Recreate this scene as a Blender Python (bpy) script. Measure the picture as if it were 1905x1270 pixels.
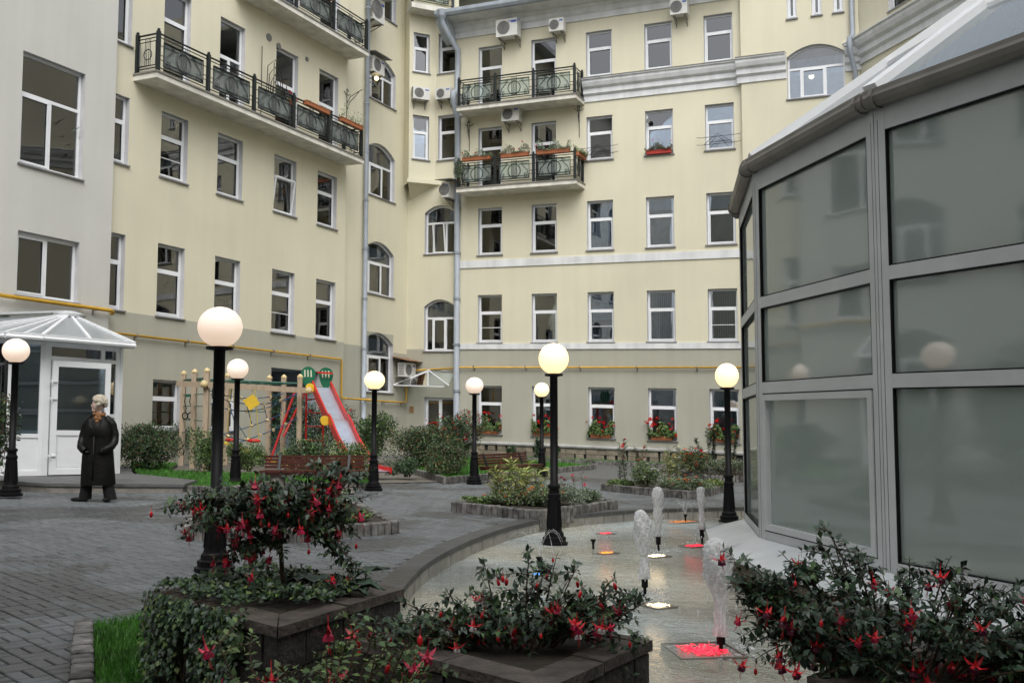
import bpy, math, random
import numpy as np
from mathutils import Vector, Matrix

random.seed(7)
RNG = np.random.default_rng(11)
R = math.radians
for _o in list(bpy.data.objects):
    bpy.data.objects.remove(_o)
SC = bpy.context.scene
COL = SC.collection

# ------------------------------------------------------------------ camera, light, exposure
cd = bpy.data.cameras.new('camera')
cd.sensor_width = 36.0
cd.lens = 1850.0 / 1905.0 * 36.0
cd.clip_start = 0.05
cd.clip_end = 600.0
cam = bpy.data.objects.new('camera', cd)
COL.objects.link(cam)
cam.location = (0, 0, 1.55)
cam.rotation_euler = (R(90) + math.atan(147 / 1850.0), 0, 0)
SC.camera = cam

SUN_EL, SUN_ROT = R(52), R(169)
world = bpy.data.worlds.new('World')
SC.world = world
world.use_nodes = True
wn = world.node_tree.nodes
wl = world.node_tree.links
bg = wn['Background']
sky = wn.new('ShaderNodeTexSky')
sky.sky_type = 'NISHITA'
sky.sun_disc = False
sky.sun_elevation = SUN_EL
sky.sun_rotation = SUN_ROT
sky.air_density = 1.0
sky.dust_density = 4.0
hs = wn.new('ShaderNodeHueSaturation')          # a grey overcast tone
hs.inputs['Saturation'].default_value = 0.28
wl.new(sky.outputs[0], hs.inputs['Color'])
wl.new(hs.outputs[0], bg.inputs['Color'])
bg.inputs['Strength'].default_value = 0.15

sd = bpy.data.lights.new('sun', 'SUN')
sd.energy = 0.62
sd.angle = R(60)
sd.color = (1.0, 0.99, 0.96)
sun = bpy.data.objects.new('sun', sd)
COL.objects.link(sun)
sun.rotation_euler = Vector((math.sin(SUN_ROT) * math.cos(SUN_EL), math.cos(SUN_ROT) * math.cos(SUN_EL), math.sin(SUN_EL))).to_track_quat('Z', 'Y').to_euler()
SC.view_settings.view_transform = 'Standard'
SC.view_settings.look = 'None'
SC.view_settings.gamma = 1.0
SC.view_settings.use_curve_mapping = False
SC.view_settings.exposure = 0.74
SC.cycles.max_bounces = 8
SC.cycles.diffuse_bounces = 4
SC.cycles.transparent_max_bounces = 12
SC.cycles.use_denoising = True
SC.cycles.sample_clamp_indirect = 4.0
GLOW = 1.0                                       # lamp brightness

# ------------------------------------------------------------------ helpers
K = 0.03          # the courtyard falls gently towards the right


def W(x, y, z=0.0):
    return (x, y, z - K * x)


class Flat:
    flip = False

    def __call__(s, x, y, z):
        return (x, y, z - K * x)


T0 = Flat()


class Wall:
    """A vertical plane: u along it, o out of it (towards the courtyard), z up."""
    flip = True

    def __init__(s, P, d):
        l = math.hypot(*d)
        s.P = P
        s.d = (d[0] / l, d[1] / l)
        s.n = (s.d[1], -s.d[0])
        s.holes = []

    def __call__(s, u, o, z):
        x = s.P[0] + s.d[0] * u + s.n[0] * o
        y = s.P[1] + s.d[1] * u + s.n[1] * o
        return (x, y, z - K * x)

    def ang(s):
        return math.atan2(s.d[1], s.d[0])


WL = {}


def wl_of(o):
    return WL.get(o.name, Vector((0, 0, 0))) if o else Vector((0, 0, 0))


def tag(o, label=None, cat=None, group=None, kind=None):
    if label: o['label'] = label
    if cat: o['category'] = cat
    if group: o['group'] = group
    if kind: o['kind'] = kind
    return o


def thing(name, label, cat, loc, group=None, rz=0.0):
    o = bpy.data.objects.new(name, None)
    COL.objects.link(o)
    o.location = loc
    o.rotation_euler = (0, 0, rz)
    o.empty_display_size = 0.2
    WL[o.name] = Vector(loc)
    return tag(o, label, cat, group)


def place(mesh, name, loc, rz=0.0, parent=None, sc=None, rx=0.0, ry=0.0, mw=None):
    """One object from a mesh at a world location (child location made relative)."""
    o = bpy.data.objects.new(name, mesh)
    COL.objects.link(o)
    if parent:
        o.parent = parent
        loc = Vector(loc) - wl_of(parent)
    o.location = loc
    o.rotation_euler = (rx, ry, rz)
    if sc: o.scale = sc if hasattr(sc, '__len__') else (sc, sc, sc)
    WL[o.name] = Vector(loc) + wl_of(parent)
    return o


def copy_tree(o, loc=None, parent=None):
    c = o.copy()
    COL.objects.link(c)
    if parent: c.parent = parent
    if loc is not None: c.location = loc
    for ch in list(o.children):
        copy_tree(ch, None, c)
    return c


class MB:
    def __init__(s, T=None):
        s.v, s.f, s.m, s.T = [], [], [], T

    def add(s, vs, fs, mi=0):
        b = len(s.v)
        if s.T:
            T = s.T
            vs = [T(*p) for p in vs]
        s.v.extend([tuple(p) for p in vs])
        if s.T is not None and s.T.flip:
            s.f.extend([tuple(b + i for i in reversed(f)) for f in fs])
        else:
            s.f.extend([tuple(b + i for i in f) for f in fs])
        s.m.extend([mi] * len(fs))

    def box(s, x0, x1, y0, y1, z0, z1, mi=0):
        s.add([(x0, y0, z0), (x1, y0, z0), (x1, y1, z0), (x0, y1, z0), (x0, y0, z1), (x1, y0, z1), (x1, y1, z1), (x0, y1, z1)],
              [(0, 3, 2, 1), (4, 5, 6, 7), (0, 1, 5, 4), (1, 2, 6, 5), (2, 3, 7, 6), (3, 0, 4, 7)], mi)

    def obox(s, p, q, w, h, mi=0, up=(0, 0, 1)):
        """a bar of section w x h from p to q"""
        p, q = Vector(p), Vector(q)
        t = (q - p).normalized()
        a = t.cross(Vector(up))
        if a.length < 1e-4: a = t.cross(Vector((1, 0, 0)))
        a.normalize()
        b = a.cross(t)
        vs = []
        for c in (p, q):
            for i, j in ((-1, -1), (1, -1), (1, 1), (-1, 1)):
                vs.append(c + a * (i * w / 2) + b * (j * h / 2))
        s.add(vs, [(3, 2, 1, 0), (4, 5, 6, 7), (0, 1, 5, 4), (1, 2, 6, 5), (2, 3, 7, 6), (3, 0, 4, 7)], mi)

    def tube(s, pts, r, n=6, mi=0, caps=True, closed=False):
        pts = [Vector(p) for p in pts]
        N = len(pts)
        rr = r if hasattr(r, '__len__') else [r] * N
        vs, fs = [], []
        prev = None
        for i, p in enumerate(pts):
            if closed:
                t = pts[(i + 1) % N] - pts[i - 1]
            else:
                t = pts[min(i + 1, N - 1)] - pts[max(i - 1, 0)]
            t.normalize()
            if prev is None:
                a = t.cross(Vector((0, 0, 1)))
                if a.length < 1e-3: a = t.cross(Vector((1, 0, 0)))
            else:
                a = prev - t * prev.dot(t)
                if a.length < 1e-4: a = t.cross(Vector((0, 1, 0)))
            a.normalize()
            prev = a
            b = t.cross(a)
            for k in range(n):
                th = 2 * math.pi * k / n
                vs.append(p + (a * math.cos(th) + b * math.sin(th)) * rr[i])
        M = N if closed else N - 1
        for i in range(M):
            j = (i + 1) % N
            for k in range(n):
                l = (k + 1) % n
                fs.append((i * n + k, j * n + k, j * n + l, i * n + l)[::-1])
        if caps and not closed:
            fs.append(tuple(range(n)))
            fs.append(tuple((N - 1) * n + k for k in reversed(range(n))))
        s.add(vs, fs, mi)

    def lathe(s, c, prof, n=16, mi=0, sx=1.0, sy=1.0, ph=0.0):
        """profile of (r, z)"""
        vs, fs = [], []
        for r_, z_ in prof:
            for k in range(n):
                th = 2 * math.pi * k / n + ph
                vs.append((c[0] + r_ * math.cos(th) * sx, c[1] + r_ * math.sin(th) * sy, c[2] + z_))
        for i in range(len(prof) - 1):
            for k in range(n):
                l = (k + 1) % n
                fs.append((i * n + k, i * n + l, (i + 1) * n + l, (i + 1) * n + k))
        fs.append(tuple(reversed(range(n))))
        fs.append(tuple((len(prof) - 1) * n + k for k in range(n)))
        s.add(vs, fs, mi)

    def prism(s, poly, z0, z1, mi=0):
        """poly: counter-clockwise (x, y)"""
        n = len(poly)
        ar = sum(poly[i][0] * poly[(i + 1) % n][1] - poly[(i + 1) % n][0] * poly[i][1] for i in range(n))
        if ar < 0: poly = poly[::-1]
        s.add([(x, y, z0) for x, y in poly] + [(x, y, z1) for x, y in poly],
              [tuple(reversed(range(n))), tuple(range(n, 2 * n))] + [(i, (i + 1) % n, n + (i + 1) % n, n + i) for i in range(n)], mi)

    def extr(s, prof, u0, u1, mi=0):
        """profile (o, z) dragged along u"""
        n = len(prof)
        s.add([(u0, o, z) for o, z in prof] + [(u1, o, z) for o, z in prof],
              [tuple(range(n)), tuple(reversed(range(n, 2 * n)))] + [(i, n + i, n + (i + 1) % n, (i + 1) % n) for i in range(n)], mi)

    def ball(s, c, rx, ry=None, rz=None, n=10, m=6, mi=0, jit=0.0):
        ry = ry or rx; rz = rz or rx
        prof = []
        for i in range(1, m):
            a = math.pi * i / m
            prof.append((math.sin(a), -math.cos(a)))
        vs = [(c[0], c[1], c[2] - rz)]
        for r_, z_ in prof:
            for k in range(n):
                th = 2 * math.pi * k / n
                j = 1 + random.uniform(-jit, jit)
                vs.append((c[0] + r_ * math.cos(th) * rx * j, c[1] + r_ * math.sin(th) * ry * j, c[2] + z_ * rz * j))
        vs.append((c[0], c[1], c[2] + rz))
        fs = [(0, 1 + (k + 1) % n, 1 + k) for k in range(n)]
        for i in range(m - 2):
            for k in range(n):
                l = (k + 1) % n
                fs.append((1 + i * n + k, 1 + i * n + l, 1 + (i + 1) * n + l, 1 + (i + 1) * n + k))
        t = len(vs) - 1
        b = 1 + (m - 2) * n
        fs += [(t, b + k, b + (k + 1) % n) for k in range(n)]
        s.add(vs, fs, mi)

    def leaf(s, p, d, up, L, w, mi=0, fold=0.12):
        d = d.normalized()
        a = d.cross(up)
        if a.length < 1e-4: a = d.cross(Vector((1, 0, 0.1)))
        a.normalize()
        nn = a.cross(d)
        mid = p + d * (L * .5)
        tip = p + d * L - nn * (L * .12)
        s.add([p, mid + a * (w / 2) + nn * (w * fold), mid, mid - a * (w / 2) + nn * (w * fold), tip],
              [(0, 2, 1), (0, 3, 2), (1, 2, 4), (2, 3, 4)], mi)

    def mesh(s, name, mats, smooth=False, origin=(0, 0, 0)):
        me = bpy.data.meshes.new(name)
        ox, oy, oz = origin
        me.from_pydata([(x - ox, y - oy, z - oz) for x, y, z in s.v], [], s.f)
        if not isinstance(mats, (list, tuple)): mats = [mats]
        for m_ in mats: me.materials.append(m_)
        if len(mats) > 1: me.polygons.foreach_set('material_index', s.m)
        if smooth: me.polygons.foreach_set('use_smooth', [True] * len(s.f))
        me.update()
        return me

    def build(s, name, mats, parent=None, smooth=False, kind=None, origin=None):
        if parent is not None:
            og = wl_of(parent)
        elif origin is not None:
            og = Vector(origin)
        else:
            a = np.array(s.v)
            og = Vector(((a[:, 0].min() + a[:, 0].max()) / 2, (a[:, 1].min() + a[:, 1].max()) / 2, a[:, 2].min()))
        me = s.mesh(name, mats, smooth, og)
        o = bpy.data.objects.new(name, me)
        COL.objects.link(o)
        if parent is not None: o.parent = parent
        else: o.location = og
        WL[o.name] = Vector(og)
        if kind: o['kind'] = kind
        return o


def fast_mesh(name, verts, faces, mats, mi=None):
    """numpy verts (n,3), faces (m,k)"""
    me = bpy.data.meshes.new(name)
    me.vertices.add(len(verts))
    me.vertices.foreach_set('co', np.asarray(verts, dtype=np.float32).ravel())
    m, k = faces.shape
    me.loops.add(m * k)
    me.loops.foreach_set('vertex_index', faces.astype(np.int32).ravel())
    me.polygons.add(m)
    me.polygons.foreach_set('loop_start', np.arange(0, m * k, k, dtype=np.int32))
    me.polygons.foreach_set('loop_total', np.full(m, k, dtype=np.int32))
    for mt in mats: me.materials.append(mt)
    if mi is not None: me.polygons.foreach_set('material_index', np.asarray(mi, dtype=np.int32))
    me.update()
    me.validate()
    return me


def inpoly(x, y, poly):
    x = np.asarray(x); y = np.asarray(y)
    c = np.zeros(x.shape, bool)
    n = len(poly)
    for i in range(n):
        x0, y0 = poly[i]; x1, y1 = poly[(i + 1) % n]
        if y0 == y1: continue
        cond = ((y0 > y) != (y1 > y)) & (x < (x1 - x0) * (y - y0) / (y1 - y0) + x0)
        c ^= cond
    return c


def smooth_line(pts, n=6):
    out = []
    P_ = [Vector((p[0], p[1], p[2] if len(p) > 2 else 0)) for p in pts]
    for i in range(len(P_) - 1):
        a = P_[max(i - 1, 0)]; b = P_[i]; c = P_[i + 1]; d = P_[min(i + 2, len(P_) - 1)]
        for k in range(n):
            t = k / n
            out.append(0.5 * ((2 * b) + (c - a) * t + (2 * a - 5 * b + 4 * c - d) * t * t + (3 * b - a - 3 * c + d) * t ** 3))
    out.append(P_[-1])
    return out


# ------------------------------------------------------------------ materials
def mat(name, col, rough=0.6, var=0.12, scale=3.0, bump=0.0, bscale=60.0, metal=0.0, spec=0.5, rnd=0.0, streak=0.0, emit=None, es=0.0,
        trans=0.0, detail=4.0, stretch=(1, 1, 1), alpha=None, sss=0.0):
    m = bpy.data.materials.new(name)
    m.use_nodes = True
    nt = m.node_tree
    N, L = nt.nodes, nt.links
    b = N['Principled BSDF']
    b.inputs['Roughness'].default_value = rough
    b.inputs['Metallic'].default_value = metal
    b.inputs['Specular IOR Level'].default_value = spec
    if trans: b.inputs['Transmission Weight'].default_value = trans
    if alpha is not None: b.inputs['Alpha'].default_value = alpha
    if emit:
        b.inputs['Emission Color'].default_value = (*emit, 1)
        b.inputs['Emission Strength'].default_value = es
    geo = N.new('ShaderNodeNewGeometry')
    mp = N.new('ShaderNodeMapping')
    mp.inputs['Scale'].default_value = stretch
    L.new(geo.outputs['Position'], mp.inputs['Vector'])
    no = N.new('ShaderNodeTexNoise')
    no.inputs['Scale'].default_value = scale
    no.inputs['Detail'].default_value = detail
    L.new(mp.outputs[0], no.inputs['Vector'])
    mr = N.new('ShaderNodeMapRange')
    mr.inputs['From Min'].default_value = 0.28
    mr.inputs['From Max'].default_value = 0.72
    mr.inputs['To Min'].default_value = 1 - var
    mr.inputs['To Max'].default_value = 1 + var
    L.new(no.outputs['Fac'], mr.inputs['Value'])
    val = mr.outputs[0]
    if rnd:
        oi = N.new('ShaderNodeObjectInfo')
        ad = N.new('ShaderNodeMath'); ad.operation = 'ADD'
        L.new(geo.outputs['Random Per Island'], ad.inputs[0]); L.new(oi.outputs['Random'], ad.inputs[1])
        fr = N.new('ShaderNodeMath'); fr.operation = 'FRACT'
        L.new(ad.outputs[0], fr.inputs[0])
        m2 = N.new('ShaderNodeMapRange')
        m2.inputs['To Min'].default_value = 1 - rnd
        m2.inputs['To Max'].default_value = 1 + rnd
        L.new(fr.outputs[0], m2.inputs['Value'])
        mu = N.new('ShaderNodeMath'); mu.operation = 'MULTIPLY'
        L.new(val, mu.inputs[0]); L.new(m2.outputs[0], mu.inputs[1])
        val = mu.outputs[0]
    if streak:
        mp2 = N.new('ShaderNodeMapping')
        mp2.inputs['Scale'].default_value = (2.2, 2.2, 0.16)
        L.new(geo.outputs['Position'], mp2.inputs['Vector'])
        n2 = N.new('ShaderNodeTexNoise')
        n2.inputs['Scale'].default_value = 1.3
        n2.inputs['Detail'].default_value = 6
        L.new(mp2.outputs[0], n2.inputs['Vector'])
        m3 = N.new('ShaderNodeMapRange')
        m3.inputs['From Min'].default_value = 0.35
        m3.inputs['From Max'].default_value = 0.6
        m3.inputs['To Min'].default_value = 1 - streak
        m3.inputs['To Max'].default_value = 1.0
        L.new(n2.outputs['Fac'], m3.inputs['Value'])
        mu = N.new('ShaderNodeMath'); mu.operation = 'MULTIPLY'
        L.new(val, mu.inputs[0]); L.new(m3.outputs[0], mu.inputs[1])
        val = mu.outputs[0]
    vm = N.new('ShaderNodeVectorMath'); vm.operation = 'SCALE'
    vm.inputs[0].default_value = col
    L.new(val, vm.inputs['Scale'])
    L.new(vm.outputs[0], b.inputs['Base Color'])
    if bump:
        n3 = N.new('ShaderNodeTexNoise')
        n3.inputs['Scale'].default_value = bscale
        n3.inputs['Detail'].default_value = 5
        L.new(geo.outputs['Position'], n3.inputs['Vector'])
        bp = N.new('ShaderNodeBump')
        bp.inputs['Strength'].default_value = bump
        bp.inputs['Distance'].default_value = 0.02
        L.new(n3.outputs['Fac'], bp.inputs['Height'])
        L.new(bp.outputs[0], b.inputs['Normal'])
    return m


def pane_mat(name, tint, ior=1.9, base=None, basefac=0.0, rough=0.0, wav=0.07):
    m = bpy.data.materials.new(name)
    m.use_nodes = True
    N, L = m.node_tree.nodes, m.node_tree.links
    N.remove(N['Principled BSDF'])
    out = N['Material Output']
    tr = N.new('ShaderNodeBsdfTransparent'); tr.inputs[0].default_value = (*tint, 1)
    gl = N.new('ShaderNodeBsdfGlossy'); gl.inputs['Roughness'].default_value = rough
    fr = N.new('ShaderNodeFresnel'); fr.inputs['IOR'].default_value = ior
    geo = N.new('ShaderNodeNewGeometry')
    no = N.new('ShaderNodeTexNoise'); no.inputs['Scale'].default_value = 1.1; no.inputs['Detail'].default_value = 1
    L.new(geo.outputs['Position'], no.inputs['Vector'])
    bp = N.new('ShaderNodeBump'); bp.inputs['Strength'].default_value = wav; bp.inputs['Distance'].default_value = 0.02
    L.new(no.outputs['Fac'], bp.inputs['Height'])
    L.new(bp.outputs[0], gl.inputs['Normal'])
    first = tr.outputs[0]
    if base:
        df = N.new('ShaderNodeBsdfDiffuse'); df.inputs[0].default_value = (*base, 1)
        mx0 = N.new('ShaderNodeMixShader'); mx0.inputs[0].default_value = basefac
        L.new(tr.outputs[0], mx0.inputs[1]); L.new(df.outputs[0], mx0.inputs[2])
        if name.startswith('frosted'):
            tl_ = N.new('ShaderNodeBsdfTranslucent'); tl_.inputs[0].default_value = (*base, 1)
            m9 = N.new('ShaderNodeMixShader'); m9.inputs[0].default_value = .5
            L.new(df.outputs[0], m9.inputs[1]); L.new(tl_.outputs[0], m9.inputs[2]); L.new(m9.outputs[0], mx0.inputs[2])
        first = mx0.outputs[0]
    mx = N.new('ShaderNodeMixShader')
    L.new(fr.outputs[0], mx.inputs[0]); L.new(first, mx.inputs[1]); L.new(gl.outputs[0], mx.inputs[2])
    L.new(mx.outputs[0], out.inputs['Surface'])
    return m


def paver_mat(name, col, wet=True, rnd=0.12):
    m = mat(name, col, rough=0.62, var=0.14, scale=2.0, bump=0.25, bscale=90, rnd=rnd)
    N, L = m.node_tree.nodes, m.node_tree.links
    b = N['Principled BSDF']
    if wet:
        geo = N.new('ShaderNodeNewGeometry')
        no = N.new('ShaderNodeTexNoise'); no.inputs['Scale'].default_value = 0.42; no.inputs['Detail'].default_value = 5; no.inputs['Distortion'].default_value = .6
        L.new(geo.outputs['Position'], no.inputs['Vector'])
        mr = N.new('ShaderNodeMapRange')
        mr.inputs['From Min'].default_value = 0.585; mr.inputs['From Max'].default_value = 0.62
        w1 = N.new('ShaderNodeMath'); w1.operation = 'MULTIPLY_ADD'; w1.inputs[1].default_value = .10
        oi_ = N.new('ShaderNodeObjectInfo'); w0 = N.new('ShaderNodeMath'); w0.operation = 'ADD'
        L.new(geo.outputs['Random Per Island'], w0.inputs[0]); L.new(oi_.outputs['Random'], w0.inputs[1])
        w2 = N.new('ShaderNodeMath'); w2.operation = 'FRACT'; L.new(w0.outputs[0], w2.inputs[0])
        L.new(w2.outputs[0], w1.inputs[0]); L.new(no.outputs['Fac'], w1.inputs[2])
        L.new(w1.outputs[0], mr.inputs['Value'])
        src = b.inputs['Base Color'].links[0].from_socket
        dk = N.new('ShaderNodeMix'); dk.data_type = 'RGBA'; dk.blend_type = 'MULTIPLY'
        dk.inputs['B'].default_value = (0.55, 0.53, 0.52, 1)
        L.new(mr.outputs[0], dk.inputs['Factor']); L.new(src, dk.inputs['A'])
        L.new(dk.outputs['Result'], b.inputs['Base Color'])
        rr = N.new('ShaderNodeMapRange'); rr.inputs['To Min'].default_value = 0.6; rr.inputs['To Max'].default_value = 0.42
        L.new(mr.outputs[0], rr.inputs['Value']); L.new(rr.outputs[0], b.inputs['Roughness'])
    return m


M = {}
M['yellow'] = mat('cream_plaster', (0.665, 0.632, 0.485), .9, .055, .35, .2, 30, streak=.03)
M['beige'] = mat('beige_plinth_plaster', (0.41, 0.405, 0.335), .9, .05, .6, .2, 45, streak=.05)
M['greyplaster'] = mat('grey_cream_plaster', (0.565, 0.565, 0.53), .9, .04, .5, .2, 40, streak=.04)
M['reveal'] = mat('grey_window_reveal', (0.50, 0.50, 0.51), .85, .08, 3, .1)
M['trim'] = mat('white_stucco_trim', (0.72, 0.735, 0.745), .85, .08, 2, .1, streak=.14)
M['white'] = mat('white_window_plastic', (0.76, 0.78, 0.80), .35, .03, 5)
M['sillm'] = mat('grey_sill_metal', (0.20, 0.20, 0.20), .5, .15, 4)
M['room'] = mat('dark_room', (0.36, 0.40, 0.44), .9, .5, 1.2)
M['curtain'] = mat('pale_curtain', (0.76, 0.82, 0.88), .9, .12, 6)
M['curtainy'] = mat('yellow_curtain', (0.50, 0.40, 0.18), .9, .15, 6)
M['blind'] = mat('grey_blind', (0.55, 0.56, 0.55), .8, .1, 5)
M['glass'] = pane_mat('window_glass', (.80, .90, 1.0), 2.6)
M['blueglass'] = pane_mat('roof_glass', (.55, .62, .66), 2.6, (.30, .38, .42), .45, .02)
M['frost'] = pane_mat('frosted_roof_glass', (.6, .65, .68), 1.7, (.66, .72, .76), .85, .2)
M['consglass'] = pane_mat('tinted_conservatory_glass', (.5, .56, .54), 2.35, (.32, .375, .355), .92, .045, .16)
M['dirtytrim'] = mat('weathered_stucco', (0.42, 0.42, 0.41), .9, .15, 3, .15, streak=.2)
M['sheet'] = pane_mat('translucent_sheet', (.8, .86, .84), 1.5, (.62, .70, .67), .26, .1)
M['iron'] = mat('dark_green_iron', (0.007, 0.012, 0.012), .5, .2, 10)
M['black'] = mat('black_lamp_paint', (0.006, 0.006, 0.007), .5, .25, 12, .1, 80, spec=.15)
M['pipe'] = mat('blue_grey_pipe', (0.33, 0.37, 0.42), .55, .1, 2, streak=.2)
M['slab'] = mat('balcony_concrete', (0.70, 0.68, 0.61), .85, .1, 2, .1, streak=.2)
M['gas'] = mat('yellow_gas_pipe_paint', (0.62, 0.36, 0.035), .5, .12, 5)
M['ac'] = mat('white_ac_casing', (0.62, 0.62, 0.59), .45, .08, 4)
M['acdark'] = mat('dark_fan_grille', (0.17, 0.17, 0.165), .5, .2, 30)
M['blue'] = mat('blue_print', (0.03, 0.07, 0.35), .5)
M['rust'] = mat('rusty_sheet', (0.22, 0.12, 0.07), .8, .4, 6)
M['stone'] = mat('dark_rough_stone', (0.040, 0.035, 0.030), .8, .55, 9, .9, 35, rnd=.25)
M['capstone'] = mat('dark_cap_slab', (0.080, 0.066, 0.055), .7, .55, 7, .9, 30, rnd=.12)
M['plinth'] = mat('rubble_plinth', (0.24, 0.21, 0.16), .9, .3, 6, .5, 20, rnd=.2)
M['paver'] = paver_mat('wet_grey_paver', (0.122, 0.133, 0.139))
M['asphalt'] = paver_mat('grey_far_paving', (0.105, 0.109, 0.109), rnd=.0)
M['joint'] = mat('dark_paver_joint', (0.014, 0.014, 0.013), .9, .3, 6)
M['kerb'] = mat('grey_kerb_stone', (0.135, 0.13, 0.122), .85, .65, 10, .6, 50, rnd=.4)
M['soil'] = mat('dark_soil', (0.035, 0.028, 0.02), .95, .4, 6, .6, 30)
M['sand'] = mat('playground_sand', (0.13, 0.12, 0.10), .95, .2, 3)
M['grass'] = mat('grass_blade', (0.048, 0.17, 0.014), .6, .35, 3, rnd=.35)
M['turf'] = mat('turf_base', (0.028, 0.060, 0.015), .9, .3, 5)
M['leafd'] = mat('dark_glossy_leaf', (0.035, 0.068, 0.038), .38, .3, 4, rnd=.45, spec=.6)
M['leafm'] = mat('mid_green_leaf', (0.060, 0.115, 0.035), .5, .3, 2, rnd=.45)
M['leafl'] = mat('light_green_leaf', (0.15, 0.22, 0.06), .5, .3, 3, rnd=.4)
M['leafy'] = mat('yellow_green_leaf', (0.34, 0.36, 0.11), .5, .25, 3, rnd=.35)
M['leafc'] = mat('conifer_leaf', (0.025, 0.050, 0.025), .6, .3, 3, rnd=.4)
M['leafr'] = mat('autumn_leaf', (0.14, 0.075, 0.035), .55, .3, 2, rnd=.5)
M['leafg'] = mat('silver_leaf', (0.21, 0.25, 0.19), .6, .2, 3, rnd=.3)
M['twig'] = mat('twig', (0.075, 0.050, 0.030), .85, .3, 10, .3)
M['red'] = mat('fuchsia_red', (0.60, 0.012, 0.022), .4, .15, 8, rnd=.3)
M['magenta'] = mat('fuchsia_magenta', (0.42, 0.010, 0.055), .45, .15, 8, rnd=.3)
M['pink'] = mat('fuchsia_pink', (0.60, 0.035, 0.085), .45, .15, 8, rnd=.3)
M['purple'] = mat('fuchsia_dark_corolla', (0.10, 0.006, 0.03), .45, .15, 8, rnd=.3)
M['petalw'] = mat('white_petal', (0.68, 0.62, 0.62), .5, .1, 8)
M['scarlet'] = mat('pelargonium_red', (0.72, 0.018, 0.012), .5, .15, 8, rnd=.25)
M['orange'] = mat('marigold_orange', (0.75, 0.16, 0.01), .5, .15, 8, rnd=.3)
M['terra'] = mat('terracotta_plastic', (0.34, 0.115, 0.045), .6, .12, 8)
M['redbox'] = mat('red_plastic_box', (0.42, 0.035, 0.02), .5, .12, 8)
M['benchwood'] = mat('reddish_brown_wood', (0.070, 0.020, 0.014), .38, .3, 8, rnd=.15)
M['concrete'] = mat('bench_concrete', (0.23, 0.215, 0.19), .9, .25, 8, .3, 40)
M['timber'] = mat('tan_timber', (0.40, 0.315, 0.225), .7, .16, 4, stretch=(4, 4, .6))
M['yplastic'] = mat('yellow_plastic', (0.70, 0.47, 0.04), .4, .1, 8)
M['cap'] = mat('cream_post_cap', (0.62, 0.50, 0.26), .5, .1, 8)
M['gsteel'] = mat('green_steel', (0.015, 0.11, 0.075), .4, .1, 8)
M['gplastic'] = mat('green_plastic', (0.010, 0.13, 0.065), .4, .12, 6)
M['rplastic'] = mat('red_plastic', (0.52, 0.018, 0.015), .32, .1, 8)
M['steel'] = mat('slide_steel', (0.52, 0.58, 0.68), .28, .08, 6, metal=.6)
M['rope'] = mat('blue_rope', (0.02, 0.07, 0.16), .8, .2, 20)
M['ropey'] = mat('yellow_rope', (0.50, 0.42, 0.06), .8, .2, 20)
M['coat'] = mat('black_leather', (0.0045, 0.0043, 0.004), .5, .4, 6, .5, 14, spec=.25)
M['trouser'] = mat('black_cloth', (0.004, 0.004, 0.0045), .9, .3, 8)
M['skin'] = mat('skin', (0.62, 0.45, 0.38), .55, .06, 10)
M['hair'] = mat('blond_hair', (0.50, 0.45, 0.36), .8, .3, 40, .8, 60)
M['scarf'] = mat('ochre_scarf', (0.22, 0.10, 0.035), .8, .6, 30)
M['consframe'] = mat('grey_white_frame', (0.50, 0.52, 0.53), .45, .07, 3)
M['gutter'] = mat('grey_gutter_metal', (0.20, 0.19, 0.17), .45, .15, 2, .05, streak=.15)
M['ledge'] = mat('pale_ledge_sheet', (0.55, 0.58, 0.60), .4, .1, 3)
M['brownwall'] = mat('brown_tile', (0.115, 0.085, 0.065), .6, .3, 5, .3, rnd=.15)
M['pooltile'] = mat('grey_pool_tile', (0.30, 0.29, 0.26), .6, .2, 5, .2, rnd=.1, streak=.2)
M['poolfloor'] = mat('yellowish_pool_floor', (0.52, 0.48, 0.36), .8, .3, 4, .3)
M['roofm'] = mat('grey_roof_metal', (0.42, 0.46, 0.50), .45, .1, 2)
M['poster'] = mat('brown_notice', (0.30, 0.17, 0.08), .6)


def glow(name, col, es, body=(0.7, 0.68, 0.65)):
    return mat(name, body, .35, .02, 5, emit=col, es=es * GLOW)


M['globe_pink'] = glow('lit_opal_globe', (1.0, 0.74, 0.54), 0.40, (.75, .73, .72))
M['globe_warm'] = glow('lit_yellow_globe', (1.0, 0.72, 0.36), 0.78, (.75, .72, .62))
M['l_red'] = glow('red_pool_light', (1.0, 0.02, 0.05), 1.1, (.3, .02, .03))
M['l_white'] = glow('white_pool_light', (1.0, 0.72, 0.42), 2.2)
M['l_orange'] = glow('orange_pool_light', (1.0, 0.30, 0.03), 1.0, (.4, .15, .05))
M['l_dull'] = glow('dull_orange_pool_light', (1.0, 0.30, 0.05), .28, (.35, .16, .07))
M['l_blue'] = glow('blue_pool_light', (0.05, 0.35, 0.9), 0.8, (.05, .1, .2))
M['l_warm'] = glow('warm_lamp', (1.0, 0.78, 0.4), 2.0)


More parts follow.
